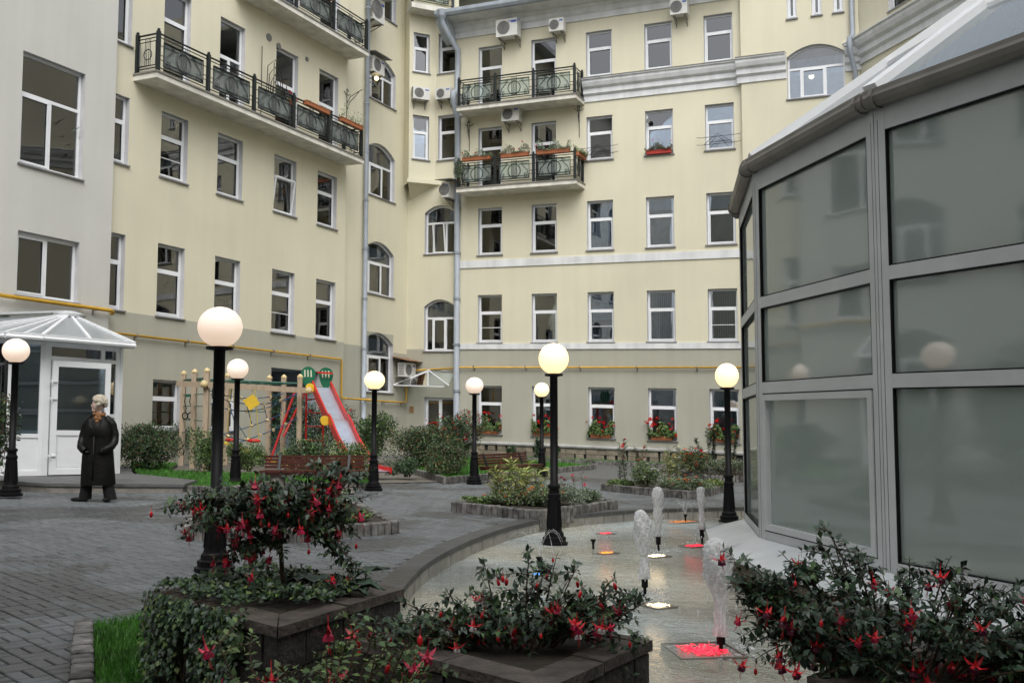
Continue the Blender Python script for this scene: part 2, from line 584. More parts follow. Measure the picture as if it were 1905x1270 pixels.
def water_mat():
    m = bpy.data.materials.new('rippled_water')
    m.use_nodes = True
    N, L = m.node_tree.nodes, m.node_tree.links
    N.remove(N['Principled BSDF'])
    out = N['Material Output']
    geo = N.new('ShaderNodeNewGeometry')
    no = N.new('ShaderNodeTexNoise'); no.inputs['Scale'].default_value = 5.0; no.inputs['Detail'].default_value = 6; no.inputs['Distortion'].default_value = 1.0
    L.new(geo.outputs['Position'], no.inputs['Vector'])
    n2 = N.new('ShaderNodeTexNoise'); n2.inputs['Scale'].default_value = 38.0; n2.inputs['Detail'].default_value = 3
    L.new(geo.outputs['Position'], n2.inputs['Vector'])
    ad = N.new('ShaderNodeMath'); ad.operation = 'MULTIPLY_ADD'; ad.inputs[1].default_value = 0.22
    L.new(n2.outputs['Fac'], ad.inputs[0]); L.new(no.outputs['Fac'], ad.inputs[2])
    bp = N.new('ShaderNodeBump'); bp.inputs['Strength'].default_value = .8; bp.inputs['Distance'].default_value = 0.07
    L.new(ad.outputs[0], bp.inputs['Height'])
    tr = N.new('ShaderNodeBsdfTransparent'); tr.inputs[0].default_value = (.72, .76, .70, 1)
    df = N.new('ShaderNodeBsdfDiffuse'); df.inputs[0].default_value = (.60, .62, .56, 1)
    L.new(bp.outputs[0], df.inputs['Normal'])
    n6 = N.new('ShaderNodeTexNoise'); n6.inputs['Scale'].default_value = .32; n6.inputs['Detail'].default_value = 4
    L.new(geo.outputs['Position'], n6.inputs['Vector'])
    r6 = N.new('ShaderNodeMapRange'); r6.inputs['From Min'].default_value = .42; r6.inputs['From Max'].default_value = .58
    L.new(n6.outputs['Fac'], r6.inputs['Value'])
    c6 = N.new('ShaderNodeMix'); c6.data_type = 'RGBA'
    c6.inputs['A'].default_value = (.58, .57, .47, 1); c6.inputs['B'].default_value = (.55, .62, .61, 1)
    L.new(r6.outputs[0], c6.inputs['Factor']); L.new(c6.outputs['Result'], df.inputs['Color'])
    n4 = N.new('ShaderNodeTexNoise'); n4.inputs['Scale'].default_value = 55; n4.inputs['Detail'].default_value = 4
    L.new(geo.outputs['Position'], n4.inputs['Vector'])
    fo = N.new('ShaderNodeMapRange'); fo.inputs['From Min'].default_value = .62; fo.inputs['From Max'].default_value = .70
    L.new(n4.outputs['Fac'], fo.inputs['Value'])
    wf = N.new('ShaderNodeBsdfDiffuse'); wf.inputs[0].default_value = (.62, .64, .62, 1)
    gl = N.new('ShaderNodeBsdfGlossy'); gl.inputs['Roughness'].default_value = .05
    L.new(bp.outputs[0], gl.inputs['Normal'])
    fr = N.new('ShaderNodeFresnel'); fr.inputs['IOR'].default_value = 1.36
    L.new(bp.outputs[0], fr.inputs['Normal'])
    m1 = N.new('ShaderNodeMixShader'); m1.inputs[0].default_value = .7
    n5 = N.new('ShaderNodeTexNoise'); n5.inputs['Scale'].default_value = .5; n5.inputs['Detail'].default_value = 3
    L.new(geo.outputs['Position'], n5.inputs['Vector'])
    r5 = N.new('ShaderNodeMapRange'); r5.inputs['From Min'].default_value = .35; r5.inputs['From Max'].default_value = .65
    r5.inputs['To Min'].default_value = .35; r5.inputs['To Max'].default_value = .95
    L.new(n5.outputs['Fac'], r5.inputs['Value']); L.new(r5.outputs[0], m1.inputs[0])
    L.new(tr.outputs[0], m1.inputs[1]); L.new(df.outputs[0], m1.inputs[2])
    m2 = N.new('ShaderNodeMixShader')
    L.new(fr.outputs[0], m2.inputs[0]); L.new(m1.outputs[0], m2.inputs[1]); L.new(gl.outputs[0], m2.inputs[2])
    m3 = N.new('ShaderNodeMixShader')
    L.new(fo.outputs[0], m3.inputs[0]); L.new(m2.outputs[0], m3.inputs[1]); L.new(wf.outputs[0], m3.inputs[2])
    L.new(m3.outputs[0], out.inputs['Surface'])
    return m


M['water'] = water_mat()


def foam_mat(name='foamy_water', dens=.72):
    m = bpy.data.materials.new(name)
    m.use_nodes = True
    N, L = m.node_tree.nodes, m.node_tree.links
    N.remove(N['Principled BSDF'])
    out = N['Material Output']
    geo = N.new('ShaderNodeNewGeometry')
    mp = N.new('ShaderNodeMapping'); mp.inputs['Scale'].default_value = (1, 1, .35)
    L.new(geo.outputs['Position'], mp.inputs['Vector'])
    no = N.new('ShaderNodeTexNoise'); no.inputs['Scale'].default_value = 60; no.inputs['Detail'].default_value = 5
    L.new(mp.outputs[0], no.inputs['Vector'])
    mr = N.new('ShaderNodeMapRange'); mr.inputs['From Min'].default_value = .3; mr.inputs['From Max'].default_value = .62
    mr.inputs['To Min'].default_value = dens - .35; mr.inputs['To Max'].default_value = min(1, dens + .22)
    L.new(no.outputs['Fac'], mr.inputs['Value'])
    tr = N.new('ShaderNodeBsdfTransparent')
    df = N.new('ShaderNodeBsdfDiffuse'); df.inputs['Color'].default_value = (.90, .91, .93, 1)
    t2 = N.new('ShaderNodeBsdfTranslucent'); t2.inputs[0].default_value = (.90, .91, .93, 1)
    m8 = N.new('ShaderNodeMixShader'); m8.inputs[0].default_value = .45
    L.new(df.outputs[0], m8.inputs[1]); L.new(t2.outputs[0], m8.inputs[2])
    bp = N.new('ShaderNodeBump'); bp.inputs['Strength'].default_value = .7; bp.inputs['Distance'].default_value = .02
    L.new(no.outputs['Fac'], bp.inputs['Height']); L.new(bp.outputs[0], df.inputs['Normal'])
    mx = N.new('ShaderNodeMixShader')
    L.new(mr.outputs[0], mx.inputs[0]); L.new(tr.outputs[0], mx.inputs[1]); L.new(m8.outputs[0], mx.inputs[2])
    L.new(mx.outputs[0], out.inputs['Surface'])
    return m


M['foam'] = foam_mat('foamy_water', .97)
M['spray'] = foam_mat('thin_spray', .5)

# ------------------------------------------------------------------ buildings
def wall_part(parent, w, u0, u1, z0, z1, mats, zones, name='wall', depth=0.2, ends=()):
    """sheet with real openings, reveals and arch heads; zones = [(z limit, material index)]; last material = reveal"""
    mb = MB(w)
    rv = len(mats) - 1
    H = [h for h in w.holes if h[0] > u0 - .01 and h[1] < u1 + .01]
    us = sorted({u0, u1} | {h[0] for h in H} | {h[1] for h in H})
    zs = sorted({z0, z1} | {h[2] for h in H} | {h[3] for h in H} | {z for z, _ in zones if z0 < z < z1})
    for i in range(len(us) - 1):
        uc = (us[i] + us[i + 1]) / 2
        for j in range(len(zs) - 1):
            zc = (zs[j] + zs[j + 1]) / 2
            if any(h[0] < uc < h[1] and h[2] < zc < h[3] for h in H): continue
            mi = next((m_ for z, m_ in zones if zc < z), zones[-1][1])
            mb.add([(us[i], 0, zs[j]), (us[i + 1], 0, zs[j]), (us[i + 1], 0, zs[j + 1]), (us[i], 0, zs[j + 1])], [(0, 1, 2, 3)], mi)
    for (a, b, c, d_, arch, dp) in H:
        mi = next((m_ for z, m_ in zones if (c + d_) / 2 < z), zones[-1][1])
        sp = d_ - arch
        mb.add([(a, 0, c), (a, 0, sp), (a, -dp, sp), (a, -dp, c)], [(0, 1, 2, 3)], rv)
        mb.add([(b, 0, c), (b, 0, sp), (b, -dp, sp), (b, -dp, c)], [(3, 2, 1, 0)], rv)
        mb.add([(a, 0, c), (b, 0, c), (b, -dp, c), (a, -dp, c)], [(3, 2, 1, 0)], rv)
        if arch:
            n = 12
            cu = [a + (b - a) * k / n for k in range(n + 1)]
            cz = [arch_z(u, a, b, sp, arch) for u in cu]
            for k in range(n):
                mb.add([(cu[k], 0, cz[k]), (cu[k + 1], 0, cz[k + 1]), (cu[k + 1], 0, d_), (cu[k], 0, d_)], [(0, 1, 2, 3)], mi)
                mb.add([(cu[k], 0, cz[k]), (cu[k + 1], 0, cz[k + 1]), (cu[k + 1], -dp, cz[k + 1]), (cu[k], -dp, cz[k])], [(0, 1, 2, 3)], rv)
        else:
            mb.add([(a, 0, d_), (b, 0, d_), (b, -dp, d_), (a, -dp, d_)], [(0, 1, 2, 3)], rv)
    for (u, oo) in ends:      # a return at u running from o=0 to o=oo
        zz = [z0] + [z for z, _ in zones if z0 < z < z1] + [z1]
        for j in range(len(zz) - 1):
            mi = next((m_ for z, m_ in zones if (zz[j] + zz[j + 1]) / 2 < z), zones[-1][1])
            mb.add([(u, 0, zz[j]), (u, 0, zz[j + 1]), (u, oo, zz[j + 1]), (u, oo, zz[j])], [(0, 1, 2, 3)], mi)
    return mb.build(name, mats, parent)


def arch_z(u, a, b, sp, arch):
    t = (u - (a + b) / 2) / ((b - a) / 2)
    return sp + arch * (1 - t * t)


def curtain_mb(w, a, b, c, d_, o, fold=.07, amp=.02):
    mb = MB(w)
    n = max(3, int((b - a) / fold))
    vs = []
    for k in range(n + 1):
        u = a + (b - a) * k / n
        oo = o + (amp if k % 2 else -amp)
        vs += [(u, oo, c), (u, oo, d_)]
    mb.add(vs, [(2 * k, 2 * k + 2, 2 * k + 3, 2 * k + 1) for k in range(n)])
    return mb


CURT = ['full', 'sides', 'full', 'full', 'shade', None, 'shade']


def window(b, w, u0, u1, z0, z1, style='T', tr=.36, dp=.2, arch=0, cur='rnd', sill=True, lamp=False, tilt=False, curm=None, room=True, grid=False, lastmull=None):
    """opening in the wall with frame, panes, sill, curtain and the room behind"""
    w.holes.append((u0, u1, z0, z1, arch, dp))
    f = .07
    o0, o1 = -dp - .02, -dp + .05
    a, c, d_ = u0 + .004, z0 + .004, z1 - .004
    bb = u1 - .004
    sp = z1 - arch
    mb = MB(w)
    mb.box(a, a + f, o0, o1, c, sp)
    mb.box(bb - f, bb, o0, o1, c, sp)
    mb.box(a + f, bb - f, o0, o1, c, c + f)
    if arch:
        n = 12
        for k in range(n):
            ua, ub = a + (bb - a) * k / n, a + (bb - a) * (k + 1) / n
            za, zb = arch_z(ua, u0, u1, sp, arch) - .004, arch_z(ub, u0, u1, sp, arch) - .004
            mb.add([(ua, o0, za - f), (ub, o0, zb - f), (ub, o1, zb - f), (ua, o1, za - f), (ua, o0, za), (ub, o0, zb), (ub, o1, zb), (ua, o1, za)],
                   [(0, 3, 2, 1), (4, 5, 6, 7), (0, 1, 5, 4), (2, 3, 7, 6)])
    else:
        mb.box(a + f, bb - f, o0, o1, d_ - f, d_)
    zt = z1 - tr * (z1 - z0)
    mb.box(a + f, bb - f, o0, o1 + .008, zt - f * .6, zt + f * .6)
    lo = [(a + f, bb - f)]
    if style == 'M':
        mid = (a + bb) / 2
        mb.box(mid - f * .6, mid + f * .6, o0, o1 + .006, c + f, zt - f * .6)
        lo = [(a + f, mid - f * .6), (mid + f * .6, bb - f)]
    if style == 'A':
        m1, m2 = a + (bb - a) * .24, a + (bb - a) * .66
        for m_ in (m1, m2): mb.box(m_ - f * .55, m_ + f * .55, o0, o1 + .006, c + f, zt - f * .6)
        lo = [(a + f, m1 - f * .55), (m1 + f * .55, m2 - f * .55), (m2 + f * .55, bb - f)]
    s_ = .045
    k0 = 1 if style == 'A' else 0
    for (la, lb) in lo[k0:k0 + 1] if style != 'A' else lo[1:2]:
        if tilt:
            continue
        zc0, zc1 = c + f, zt - f * .6
        o2 = o1 + .022
        mb.box(la, la + s_, o1, o2, zc0, zc1)
        mb.box(lb - s_, lb, o1, o2, zc0, zc1)
        mb.box(la + s_, lb - s_, o1, o2, zc0, zc0 + s_)
        mb.box(la + s_, lb - s_, o1, o2, zc1 - s_, zc1)
    if grid:
        zg = (c + zt) / 2
        mb.box(lo[0][0], lo[-1][1], o0, o1 - .02, zg - .012, zg + .012)
    win = mb.build('window', M['white'], b)
    om = (o0 + o1) / 2
    for (la, lb) in lo:
        p = MB(w)
        p.box(la, lb, om - .006, om + .006, c + f, zt - f * .6)
        p.build('pane', M['glass'], win)
    p = MB(w)
    if arch:
        n = 8
        vs = []
        for k in range(n + 1):
            u = a + f + (bb - a - 2 * f) * k / n
            vs.append((u, om, arch_z(u, u0, u1, sp, arch) - f))
        p.add([(a + f, om, zt + f * .6)] + vs + [(bb - f, om, zt + f * .6)], [tuple(range(n + 3))])
    else:
        p.box(a + f, bb - f, om - .006, om + .006, zt + f * .6, d_ - f)
    p.build('pane', M['glass'], win)
    if tilt:      # a sash tipped open
        p = MB(w)
        la, lb = lo[0] if style != 'A' else lo[1]
        zc0, zc1 = c + f, zt - f * .6
        la += .01; lb -= .01
        q = .16
        for (pa, pb) in (((la, o1, zc0), (la, o1 + q, zc1)), ((lb, o1, zc0), (lb, o1 + q, zc1)), ((la, o1, zc0), (lb, o1, zc0)), ((la, o1 + q, zc1), (lb, o1 + q, zc1))):
            p.obox(pa, pb, .06, .05, up=(0, 1, .1))
        p.build('tilted_sash', M['white'], win)
    if sill:
        p = MB(w)
        p.box(u0 - .05, u1 + .05, -dp + .055, .06, z0 - .045, z0 - .004)
        p.build('sill', M['sillm'], win)
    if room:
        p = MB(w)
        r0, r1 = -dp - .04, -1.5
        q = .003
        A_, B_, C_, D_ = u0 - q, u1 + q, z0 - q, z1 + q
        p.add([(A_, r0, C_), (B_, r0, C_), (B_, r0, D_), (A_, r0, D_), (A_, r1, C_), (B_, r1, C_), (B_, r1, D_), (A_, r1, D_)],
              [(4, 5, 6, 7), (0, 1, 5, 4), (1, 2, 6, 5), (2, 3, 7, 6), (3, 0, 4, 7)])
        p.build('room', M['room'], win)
    if cur == 'rnd': cur = random.choice(CURT)
    cm = curm or M['curtain']
    oc = -dp - .075
    if cur == 'full':
        curtain_mb(w, u0 + .02, u1 - .02, z0 + .02, z1 - arch * .5 - .02, oc).build('curtain', cm, win)
    elif cur == 'sides':
        g = (u1 - u0)
        mb2 = curtain_mb(w, u0 + .02, u0 + g * .3, z0 + .02, z1 - arch * .6, oc)
        m3 = curtain_mb(w, u1 - g * .28, u1 - .02, z0 + .02, z1 - arch * .6, oc)
        mb2.build('curtain', cm, win); m3.build('curtain', cm, win)
    elif cur == 'vblind':
        mb2 = MB(w)
        n = int((u1 - u0) / .085)
        for k in range(n):
            u = u0 + .03 + k * .085
            mb2.add([(u, oc, z0 + .02), (u + .05, oc - .025, z0 + .02), (u + .05, oc - .025, z1 - .03), (u, oc, z1 - .03)], [(0, 1, 2, 3)])
        mb2.build('curtain', M['blind'], win)
    elif cur == 'shade':
        mb2 = MB(w)
        mb2.box(u0 + .02, u1 - .02, oc - .004, oc, zt - (zt - z0) * random.uniform(-.2, .5), z1 - arch - .02)
        mb2.build('curtain', M['curtain'], win)
    if lamp:
        mb2 = MB(w)
        mb2.ball(((u0 * .62 + u1 * .38), -dp - .5, zt - .12), .10)
        mb2.build('room_lamp', M['l_warm'], win, smooth=True)
    return win


def railing(parent, w, P0, P1, zb, h=1.08, posts=(True, True)):
    """one bay of the wrought-iron railing from P0=(u,o) to P1"""
    (ua, oa), (ub, ob) = P0, P1
    L_ = math.hypot(ub - ua, ob - oa)

    def Q(s, z, off=0.0):
        t = s / L_
        return (ua + (ub - ua) * t, oa + (ob - oa) * t, zb + z)
    wv = MB(w)
    r = .017

    def T_(pts, rr=r): wv.tube([Q(*p) for p in pts], rr, 4, caps=False)
    T_([(0, h), (L_, h)], .030)
    T_([(0, h - .10), (L_, h - .10)]); T_([(0, .12), (L_, .12)])
    m0, m1, b0, b1 = L_ * .11, L_ * .89, .2, h - .2
    T_([(m0, b0), (m1, b0), (m1, b1), (m0, b1), (m0, b0)], .022)
    mid, zc = L_ / 2, (b0 + b1) / 2 - .02
    rad = min(.27, L_ * .19)
    T_([(mid + rad * math.cos(2 * math.pi * k / 14), zc + rad * math.sin(2 * math.pi * k / 14)) for k in range(15)])
    for q in (-.10, -.04, .04, .10): T_([(mid + q, b0), (mid + q, b1 + .08)], .013)
    if L_ > 1.0:
        for sg in (-1, 1):
            T_([(mid + sg * (L_ * .38), b0 + .02), (mid + sg * L_ * .33, zc), (mid + sg * L_ * .22, zc + .2), (mid + sg * L_ * .17, b1 - .02), (mid + sg * L_ * .24, b1 - .06)], .013)
            T_([(mid + sg * L_ * .31, b0), (mid + sg * L_ * .31, b0 + .22)], .013)
            T_([(mid + sg * L_ * .27, b0), (mid + sg * L_ * .27, b0 + .22)], .013)
        T_([(m0, b0 + .1), (m1, b0 + .1)], .013)
        T_([(m0, b1 - .12), (mid - rad * .8, b1 - .12)], .013); T_([(mid + rad * .8, b1 - .12), (m1, b1 - .12)], .013)
    for zz in (h - .33, h - .6, .35):
        T_([(0, zz), (m0, zz)], .013); T_([(m1, zz), (L_, zz)], .013)
    wv.build('railing_panel', M['iron'], parent)
    if L_ > 1.0:
        sh = MB(w)
        p0, p1 = Q(m0, b0), Q(m1, b1)
        if abs(ua - ub) > abs(oa - ob):
            sh.box(p0[0], p1[0], p0[1] - .035, p0[1] - .028, p0[2], p1[2])
        else:
            sh.box(p0[0] - .004, p0[0] + .004, p0[1], p1[1], p0[2], p1[2])
        sh.build('translucent_panel', M['sheet'], parent)
    for f_, (u, o) in zip(posts, (P0, P1)):
        if f_:
            pm = MB(w)
            pm.box(u - .048, u + .048, o - .048, o + .048, zb, zb + h + .06)
            pm.ball((u, o, zb + h + .1), .05, n=6, m=4)
            pm.build('post', M['iron'], parent)


def balcony(b, w, u0, u1, zb, prot, ps, th=.2, ends=(True, True)):
    mb = MB(w)
    mb.box(u0, u1, -.02, prot, zb - th, zb - .05, 0)
    mb.box(u0 - .03, u1 + .03, -.02, prot + .03, zb - .05, zb, 1)
    s = mb.build('balcony', [M['slab'], M['gutter']], b)
    ro = prot - .06
    for i in range(len(ps) - 1):
        railing(s, w, (ps[i], ro), (ps[i + 1], ro), zb, posts=(i == 0, True))
    if ends[0]: railing(s, w, (ps[0], .04), (ps[0], ro), zb, posts=(True, False))
    if ends[1]: railing(s, w, (ps[-1], ro), (ps[-1], .04), zb, posts=(False, True))
    return s


def building(name, label, P, z=0):
    return thing(name, label, 'building', W(P[0], P[1], z))


PL, DL = (-9.843, 28.7), (927, 1850.)
PB, DB = (-0.882, 40.3), (4102, -1850.)
WM = Wall(PL, DL)
nL = WM.n
WBAY = Wall((PL[0] + nL[0] * .15, PL[1] + nL[1] * .15), DL)
WI = Wall((PL[0] - nL[0] * .35, PL[1] - nL[1] * .35), DL)
WR = Wall((PL[0] - nL[0] * 1.1, PL[1] - nL[1] * 1.1), DL)
WB = Wall(PB, DB)
nB = WB.n
WBR = Wall((PB[0] + nB[0] * .2, PB[1] + nB[1] * .2), DB)
WF = Wall((-4.33, 40.95), (1.08, .42))
PR0 = (12.199, 34.4)
WRW = Wall(PR0, (517, -1850.))
WN = Wall((26, -7.5), (-1, 0))

# --- left building
LB = building('courtyard_building', 'long cream courtyard building on the left with iron balconies, grey bay and arched stair windows', PL)
cols = [(-.63, .41), (1.66, 2.78), (4.3, 5.45), (6.63, 7.75)]
for i, (a, b_) in enumerate(cols):
    window(LB, WM, a, b_, 4.23, 6.31, cur=['full', 'full', 'shade', 'sides'][i], grid=(i == 2))
    window(LB, WM, a, b_, 8.25, 10.17, cur=['shade', 'shade', 'sides', 'full'][i], grid=(i == 0), tilt=(i == 2), lamp=(i == 0))
    window(LB, WM, a, b_, 10.95, 13.87, tr=.40 if i else .3, cur=['full', 'sides', 'shade', 'shade'][i], sill=False, style='M' if i == 1 else 'T')
    window(LB, WM, a, b_, 15.05, 17.7, cur='full')
window(LB, WM, -.67, .40, .98, 2.41, cur='full')
window(LB, WM, 1.66, 2.78, .98, 2.41, cur=None)
for z0, z1 in ((4.23, 6.32), (8.27, 10.17), (11.65, 14.1)):
    window(LB, WM, -2.36, -1.8, z0, z1, cur='full')
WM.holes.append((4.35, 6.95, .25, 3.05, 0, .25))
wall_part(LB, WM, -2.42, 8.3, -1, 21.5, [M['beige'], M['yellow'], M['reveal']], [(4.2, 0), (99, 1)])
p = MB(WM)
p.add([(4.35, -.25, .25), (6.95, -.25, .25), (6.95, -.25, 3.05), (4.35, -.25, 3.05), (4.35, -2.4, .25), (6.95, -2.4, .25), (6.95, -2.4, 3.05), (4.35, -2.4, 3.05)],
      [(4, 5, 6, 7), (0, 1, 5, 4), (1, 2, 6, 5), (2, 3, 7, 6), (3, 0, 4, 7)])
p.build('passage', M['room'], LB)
window(LB, WBAY, -5.27, -3.42, 7.48, 10.3, style='M', tr=.36, cur='sides')
window(LB, WBAY, -5.22, -3.42, 4.24, 5.82, style='M', tr=.04, cur='shade')
window(LB, WBAY, -5.27, -3.42, 12.9, 15.3, style='M', cur='full')
for u in (-9.6, -13.4, -17.2, -21.0):
    window(LB, WBAY, u, u + 1.9, 1.3, 3.6, style='A', arch=.4, cur='shade')
    window(LB, WBAY, u, u + 1.9, 5.0, 7.4, style='A', arch=.4, cur='full')
    window(LB, WBAY, u, u + 1.9, 9.0, 11.4, style='A', arch=.4, cur='sides')
    window(LB, WBAY, u, u + 1.9, 13.0, 15.4, style='A', arch=.4, cur='full')
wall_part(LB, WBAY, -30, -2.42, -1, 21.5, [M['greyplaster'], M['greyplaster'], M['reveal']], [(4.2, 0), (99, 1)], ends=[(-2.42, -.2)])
for a, b_ in ((14.42, 16.3), (10.45, 12.67), (6.46, 8.62), (2.53, 4.92), (18.1, 20.2)):
    window(LB, WR, 11.02, 13.2, a, b_, style='A', arch=.42, tr=.40, cur='full' if a < 9 else 'sides', lamp=(a in (10.45, 2.53)))
wall_part(LB, WI, 8.3, 10.0, -1, 21.5, [M['beige'], M['yellow'], M['reveal']], [(4.2, 0), (99, 1)], ends=[(8.3, .35)])
wall_part(LB, WR, 10.0, 14.25, -1, 21.5, [M['beige'], M['yellow'], M['reveal']], [(4.2, 0), (99, 1)], ends=[(10.0, .75)])
p = MB(WM)
p.box(-30, 14.0, -9, -2.6, -1, 21.4)
p.box(-30, 14.0, -9, -.02 - 1.1, 21.4, 21.6)
p.build('rear_wing', M['beige'], LB)
p = MB(WM)
p.extr([(-1.2, 21.5), (.7, 21.5), (.7, 21.8), (-8, 24.5), (-8, 21.5)], -30, 14.0)
p.build('roof', M['roofm'], LB)
balcony(LB, WM, -1.7, 8.15, 10.9, .9, [-1.62, .31, 2.3, 4.22, 6.1, 8.05])
balcony(LB, WM, 2.2, 8.38, 14.98, .9, [2.3, 4.25, 6.3, 8.3])
for u, z, r_ in ((3.55, 13.9, .13), (4.05, 13.78, .11), (5.55, 13.85, .08)):
    p = MB(WM)
    p.tube([(u + .35, -.05, z + .1), (u + .35, .03, z + .1)], r_, 12)
    p.build('vent', M['acdark'], LB)


def downpipe(b, w, pts, r_=.075):
    p = MB(w)
    p.tube(pts, r_, 8)
    a = Vector(pts[-2]); c = Vector(pts[-1])
    L_ = (c - a).length
    for k in range(1, int(L_ / 1.9) + 1):
        q = a + (c - a) * (k * 1.9 / L_)
        p.tube([q - Vector((0, 0, .03)), q + Vector((0, 0, .03))], r_ * 1.3, 8)
    p.build('downpipe', M['pipe'], b, smooth=True)


downpipe(LB, WI, [(9.85, .16, 21.2), (9.85, .16, .6)], .09)

# --- back building
BB = building('courtyard_building', 'cream building across the far courtyard end with white string courses and two stacked balconies', (3.0, 38.5))
c5 = [(-.57, .52), (1.83, 2.92), (4.2, 5.28), (6.6, 7.70), (8.93, 10.02)]
cu3 = ['shade', 'full', 'shade', 'vblind', 'vblind']
for i, (a, b_) in enumerate(c5):
    window(BB, WB, a, b_, .98, 2.93, cur=['vblind', 'vblind', 'vblind', 'shade', 'full'][i])
    window(BB, WB, a, b_, 4.68, 6.63, cur=cu3[i], curm=M['curtainy'] if i == 1 else None, grid=(i in (0, 2, 4)))
    window(BB, WB, a, b_, 8.28, 10.23, cur=['full', 'full', 'full', 'shade', 'shade'][i])
    if i < 2:
        window(BB, WB, a, b_, 10.98, 13.6, tr=.32, cur=None, sill=False, lamp=(i == 1))
        window(BB, WB, a, b_, 14.36, 17.05, tr=.32, cur='sides', sill=False)
    else:
        window(BB, WB, a, b_, 11.85, 13.6, cur=['sides', 'full', 'shade'][i - 2])
        window(BB, WB, a, b_, 15.22, 17.05, cur=['full', 'full', None][i - 2])
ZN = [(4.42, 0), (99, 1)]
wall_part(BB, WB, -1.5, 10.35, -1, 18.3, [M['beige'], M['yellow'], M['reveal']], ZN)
# stair corner: flat below, a canted bay above
for a, b_ in ((8.43, 10.48), (4.34, 6.5)):
    window(BB, WB, -3.08, -1.62, a, b_, style='A', arch=.3, tr=.36, cur='full' if a < 5 else 'sides', tilt=(a > 8))
window(BB, WB, -3.05, -1.62, .3, 2.42, style='M', tr=.02, cur=None, sill=False)
for a, b_ in ((16.15, 17.9), (12.4, 14.33)):
    window(BB, WB, -2.47, -1.62, a, b_, cur='full')
    window(BB, WF, .17, .88, a - .02, b_ - .06, cur='shade')
wall_part(BB, WB, -3.95, -1.5, -1, 22, [M['beige'], M['yellow'], M['reveal']], ZN)
wall_part(BB, WF, 0, 1.16, 11.35, 22, [M['beige'], M['yellow'], M['reveal']], ZN, ends=[(0, -1.1)])
p = MB(T0)     # corbel carrying the canted bay
pa, pb_, pc = (-4.33, 40.95), (-3.25, 41.37), (-4.42, 41.95)
p.add([(*pa, 11.35), (*pb_, 11.35), (*pc, 11.35), (-4.36, 41.9, 10.75)], [(0, 2, 1), (0, 1, 3), (1, 2, 3), (2, 0, 3)])
p.add([(pa[0] - .05, pa[1] - .08, 11.35), (pb_[0] + .3, pb_[1] - .1, 11.35), (pb_[0] + .3, pb_[1] - .1, 11.5), (pa[0] - .05, pa[1] - .08, 11.5), (*pc, 11.5), (*pc, 11.35)],
      [(0, 1, 2, 3), (3, 2, 4), (0, 5, 1), (0, 3, 4, 5)])
p.build('corbel', M['yellow'], BB)
# right-hand block, slightly proud
window(BB, WBR, 12.0, 14.0, 13.42, 15.35, style='A', arch=.38, tr=.42, cur='shade', lamp=True)
for a in (12.05, 12.92, 13.66):
    window(BB, WBR, a, a + .33, 16.4, 17.25, tr=.02, cur='full', dp=.12)
window(BB, WBR, 12.0, 14.0, 9.6, 11.4, style='A', arch=.38, tr=.42, cur='full')
window(BB, WBR, 12.0, 14.0, 5.6, 7.6, style='A', arch=.38, tr=.42, cur='full')
wall_part(BB, WBR, 10.35, 14.5, -1, 22, [M['beige'], M['yellow'], M['reveal']], ZN, ends=[(10.35, -.2)])
p = MB(WB)
p.box(-3.9, 14.6, -9, -2.6, -1, 21)
p.box(-3.9, 14.6, -2.6, -.3, 21, 21.2)
p.build('rear_wing', M['beige'], BB)
MID = [(0, 14.2), (.05, 14.2), (.05, 14.42), (.14, 14.5), (.14, 14.68), (.24, 14.76), (.30, 14.90), (.30, 14.99), (.36, 15.02), (.36, 15.06), (0, 15.12)]
CAPM = [(0, 15.12), (.36, 15.06), (.38, 15.06), (.38, 15.09), (0, 15.15)]


def cornice(b, w, u0, u1, prof=MID, name='cornice'):
    p = MB(w)
    p.extr(prof, u0, u1)
    p.build(name, M['trim'], b)


cornice(BB, WB, 4.12, 10.34); cornice(BB, WB, -1.5, -1.15)
cornice(BB, WBR, 10.2, 11.98); cornice(BB, WBR, 14.02, 14.55)
for w_, a, b_ in ((WB, 4.12, 10.34), (WBR, 10.2, 11.98)):
    p = MB(w_); p.extr(CAPM, a, b_); p.build('cornice_flashing', M['gutter'], BB)
for z0, z1 in ((7.76, 8.06), (4.41, 4.64)):
    p = MB(WB); p.box(-1.42, 10.33, -.01, .045, z0, z1); p.build('string_course', M['trim'], BB)
    p = MB(WBR); p.box(10.36, 14.2, -.01, .045, z0, z1); p.build('string_course', M['trim'], BB)
EAVE = [(0, 17.55), (.06, 17.55), (.06, 17.78), (.16, 17.86), (.16, 18.0), (.3, 18.06), (.3, 18.14), (.95, 18.18), (.95, 18.34), (0, 18.34)]
p = MB(WB); p.extr(EAVE, -2.05, 10.5); p.build('eaves', M['trim'], BB)
p = MB(WB); p.extr([(.95, 18.16), (1.10, 18.16), (1.17, 18.26), (1.17, 18.40), (.95, 18.40)], -2.05, 10.5)
p.build('gutter', M['pipe'], BB)
p = MB(WB); p.extr([(.02, 17.35), (.35, 17.45), (.9, 17.95), (.94, 18.17), (.02, 18.17)], -2.08, -1.62)
p.build('eaves_end', M['roofm'], BB)
p = MB(WB)
p.add([(-2.05, 1.0, 18.36), (10.6, 1.0, 18.36), (10.6, -6, 21.5), (-2.05, -6, 21.5), (-2.05, -6, 18.36)], [(0, 1, 2, 3), (0, 3, 4)])
for k in range(26):
    u = -2.0 + k * .5
    p.box(u, u + .03, .9, .95, 18.36, 18.44)
p.build('roof', M['roofm'], BB)
downpipe(BB, WB, [(-1.74, 1.05, 18.4), (-1.74, 1.05, 17.9), (-1.47, .14, 17.0), (-1.47, .14, 16.3), (-1.5, .14, 15.3), (-1.5, .48, 15.05), (-1.5, .48, 14.75), (-1.47, .14, 14.1), (-1.47, .14, .35)], .125)
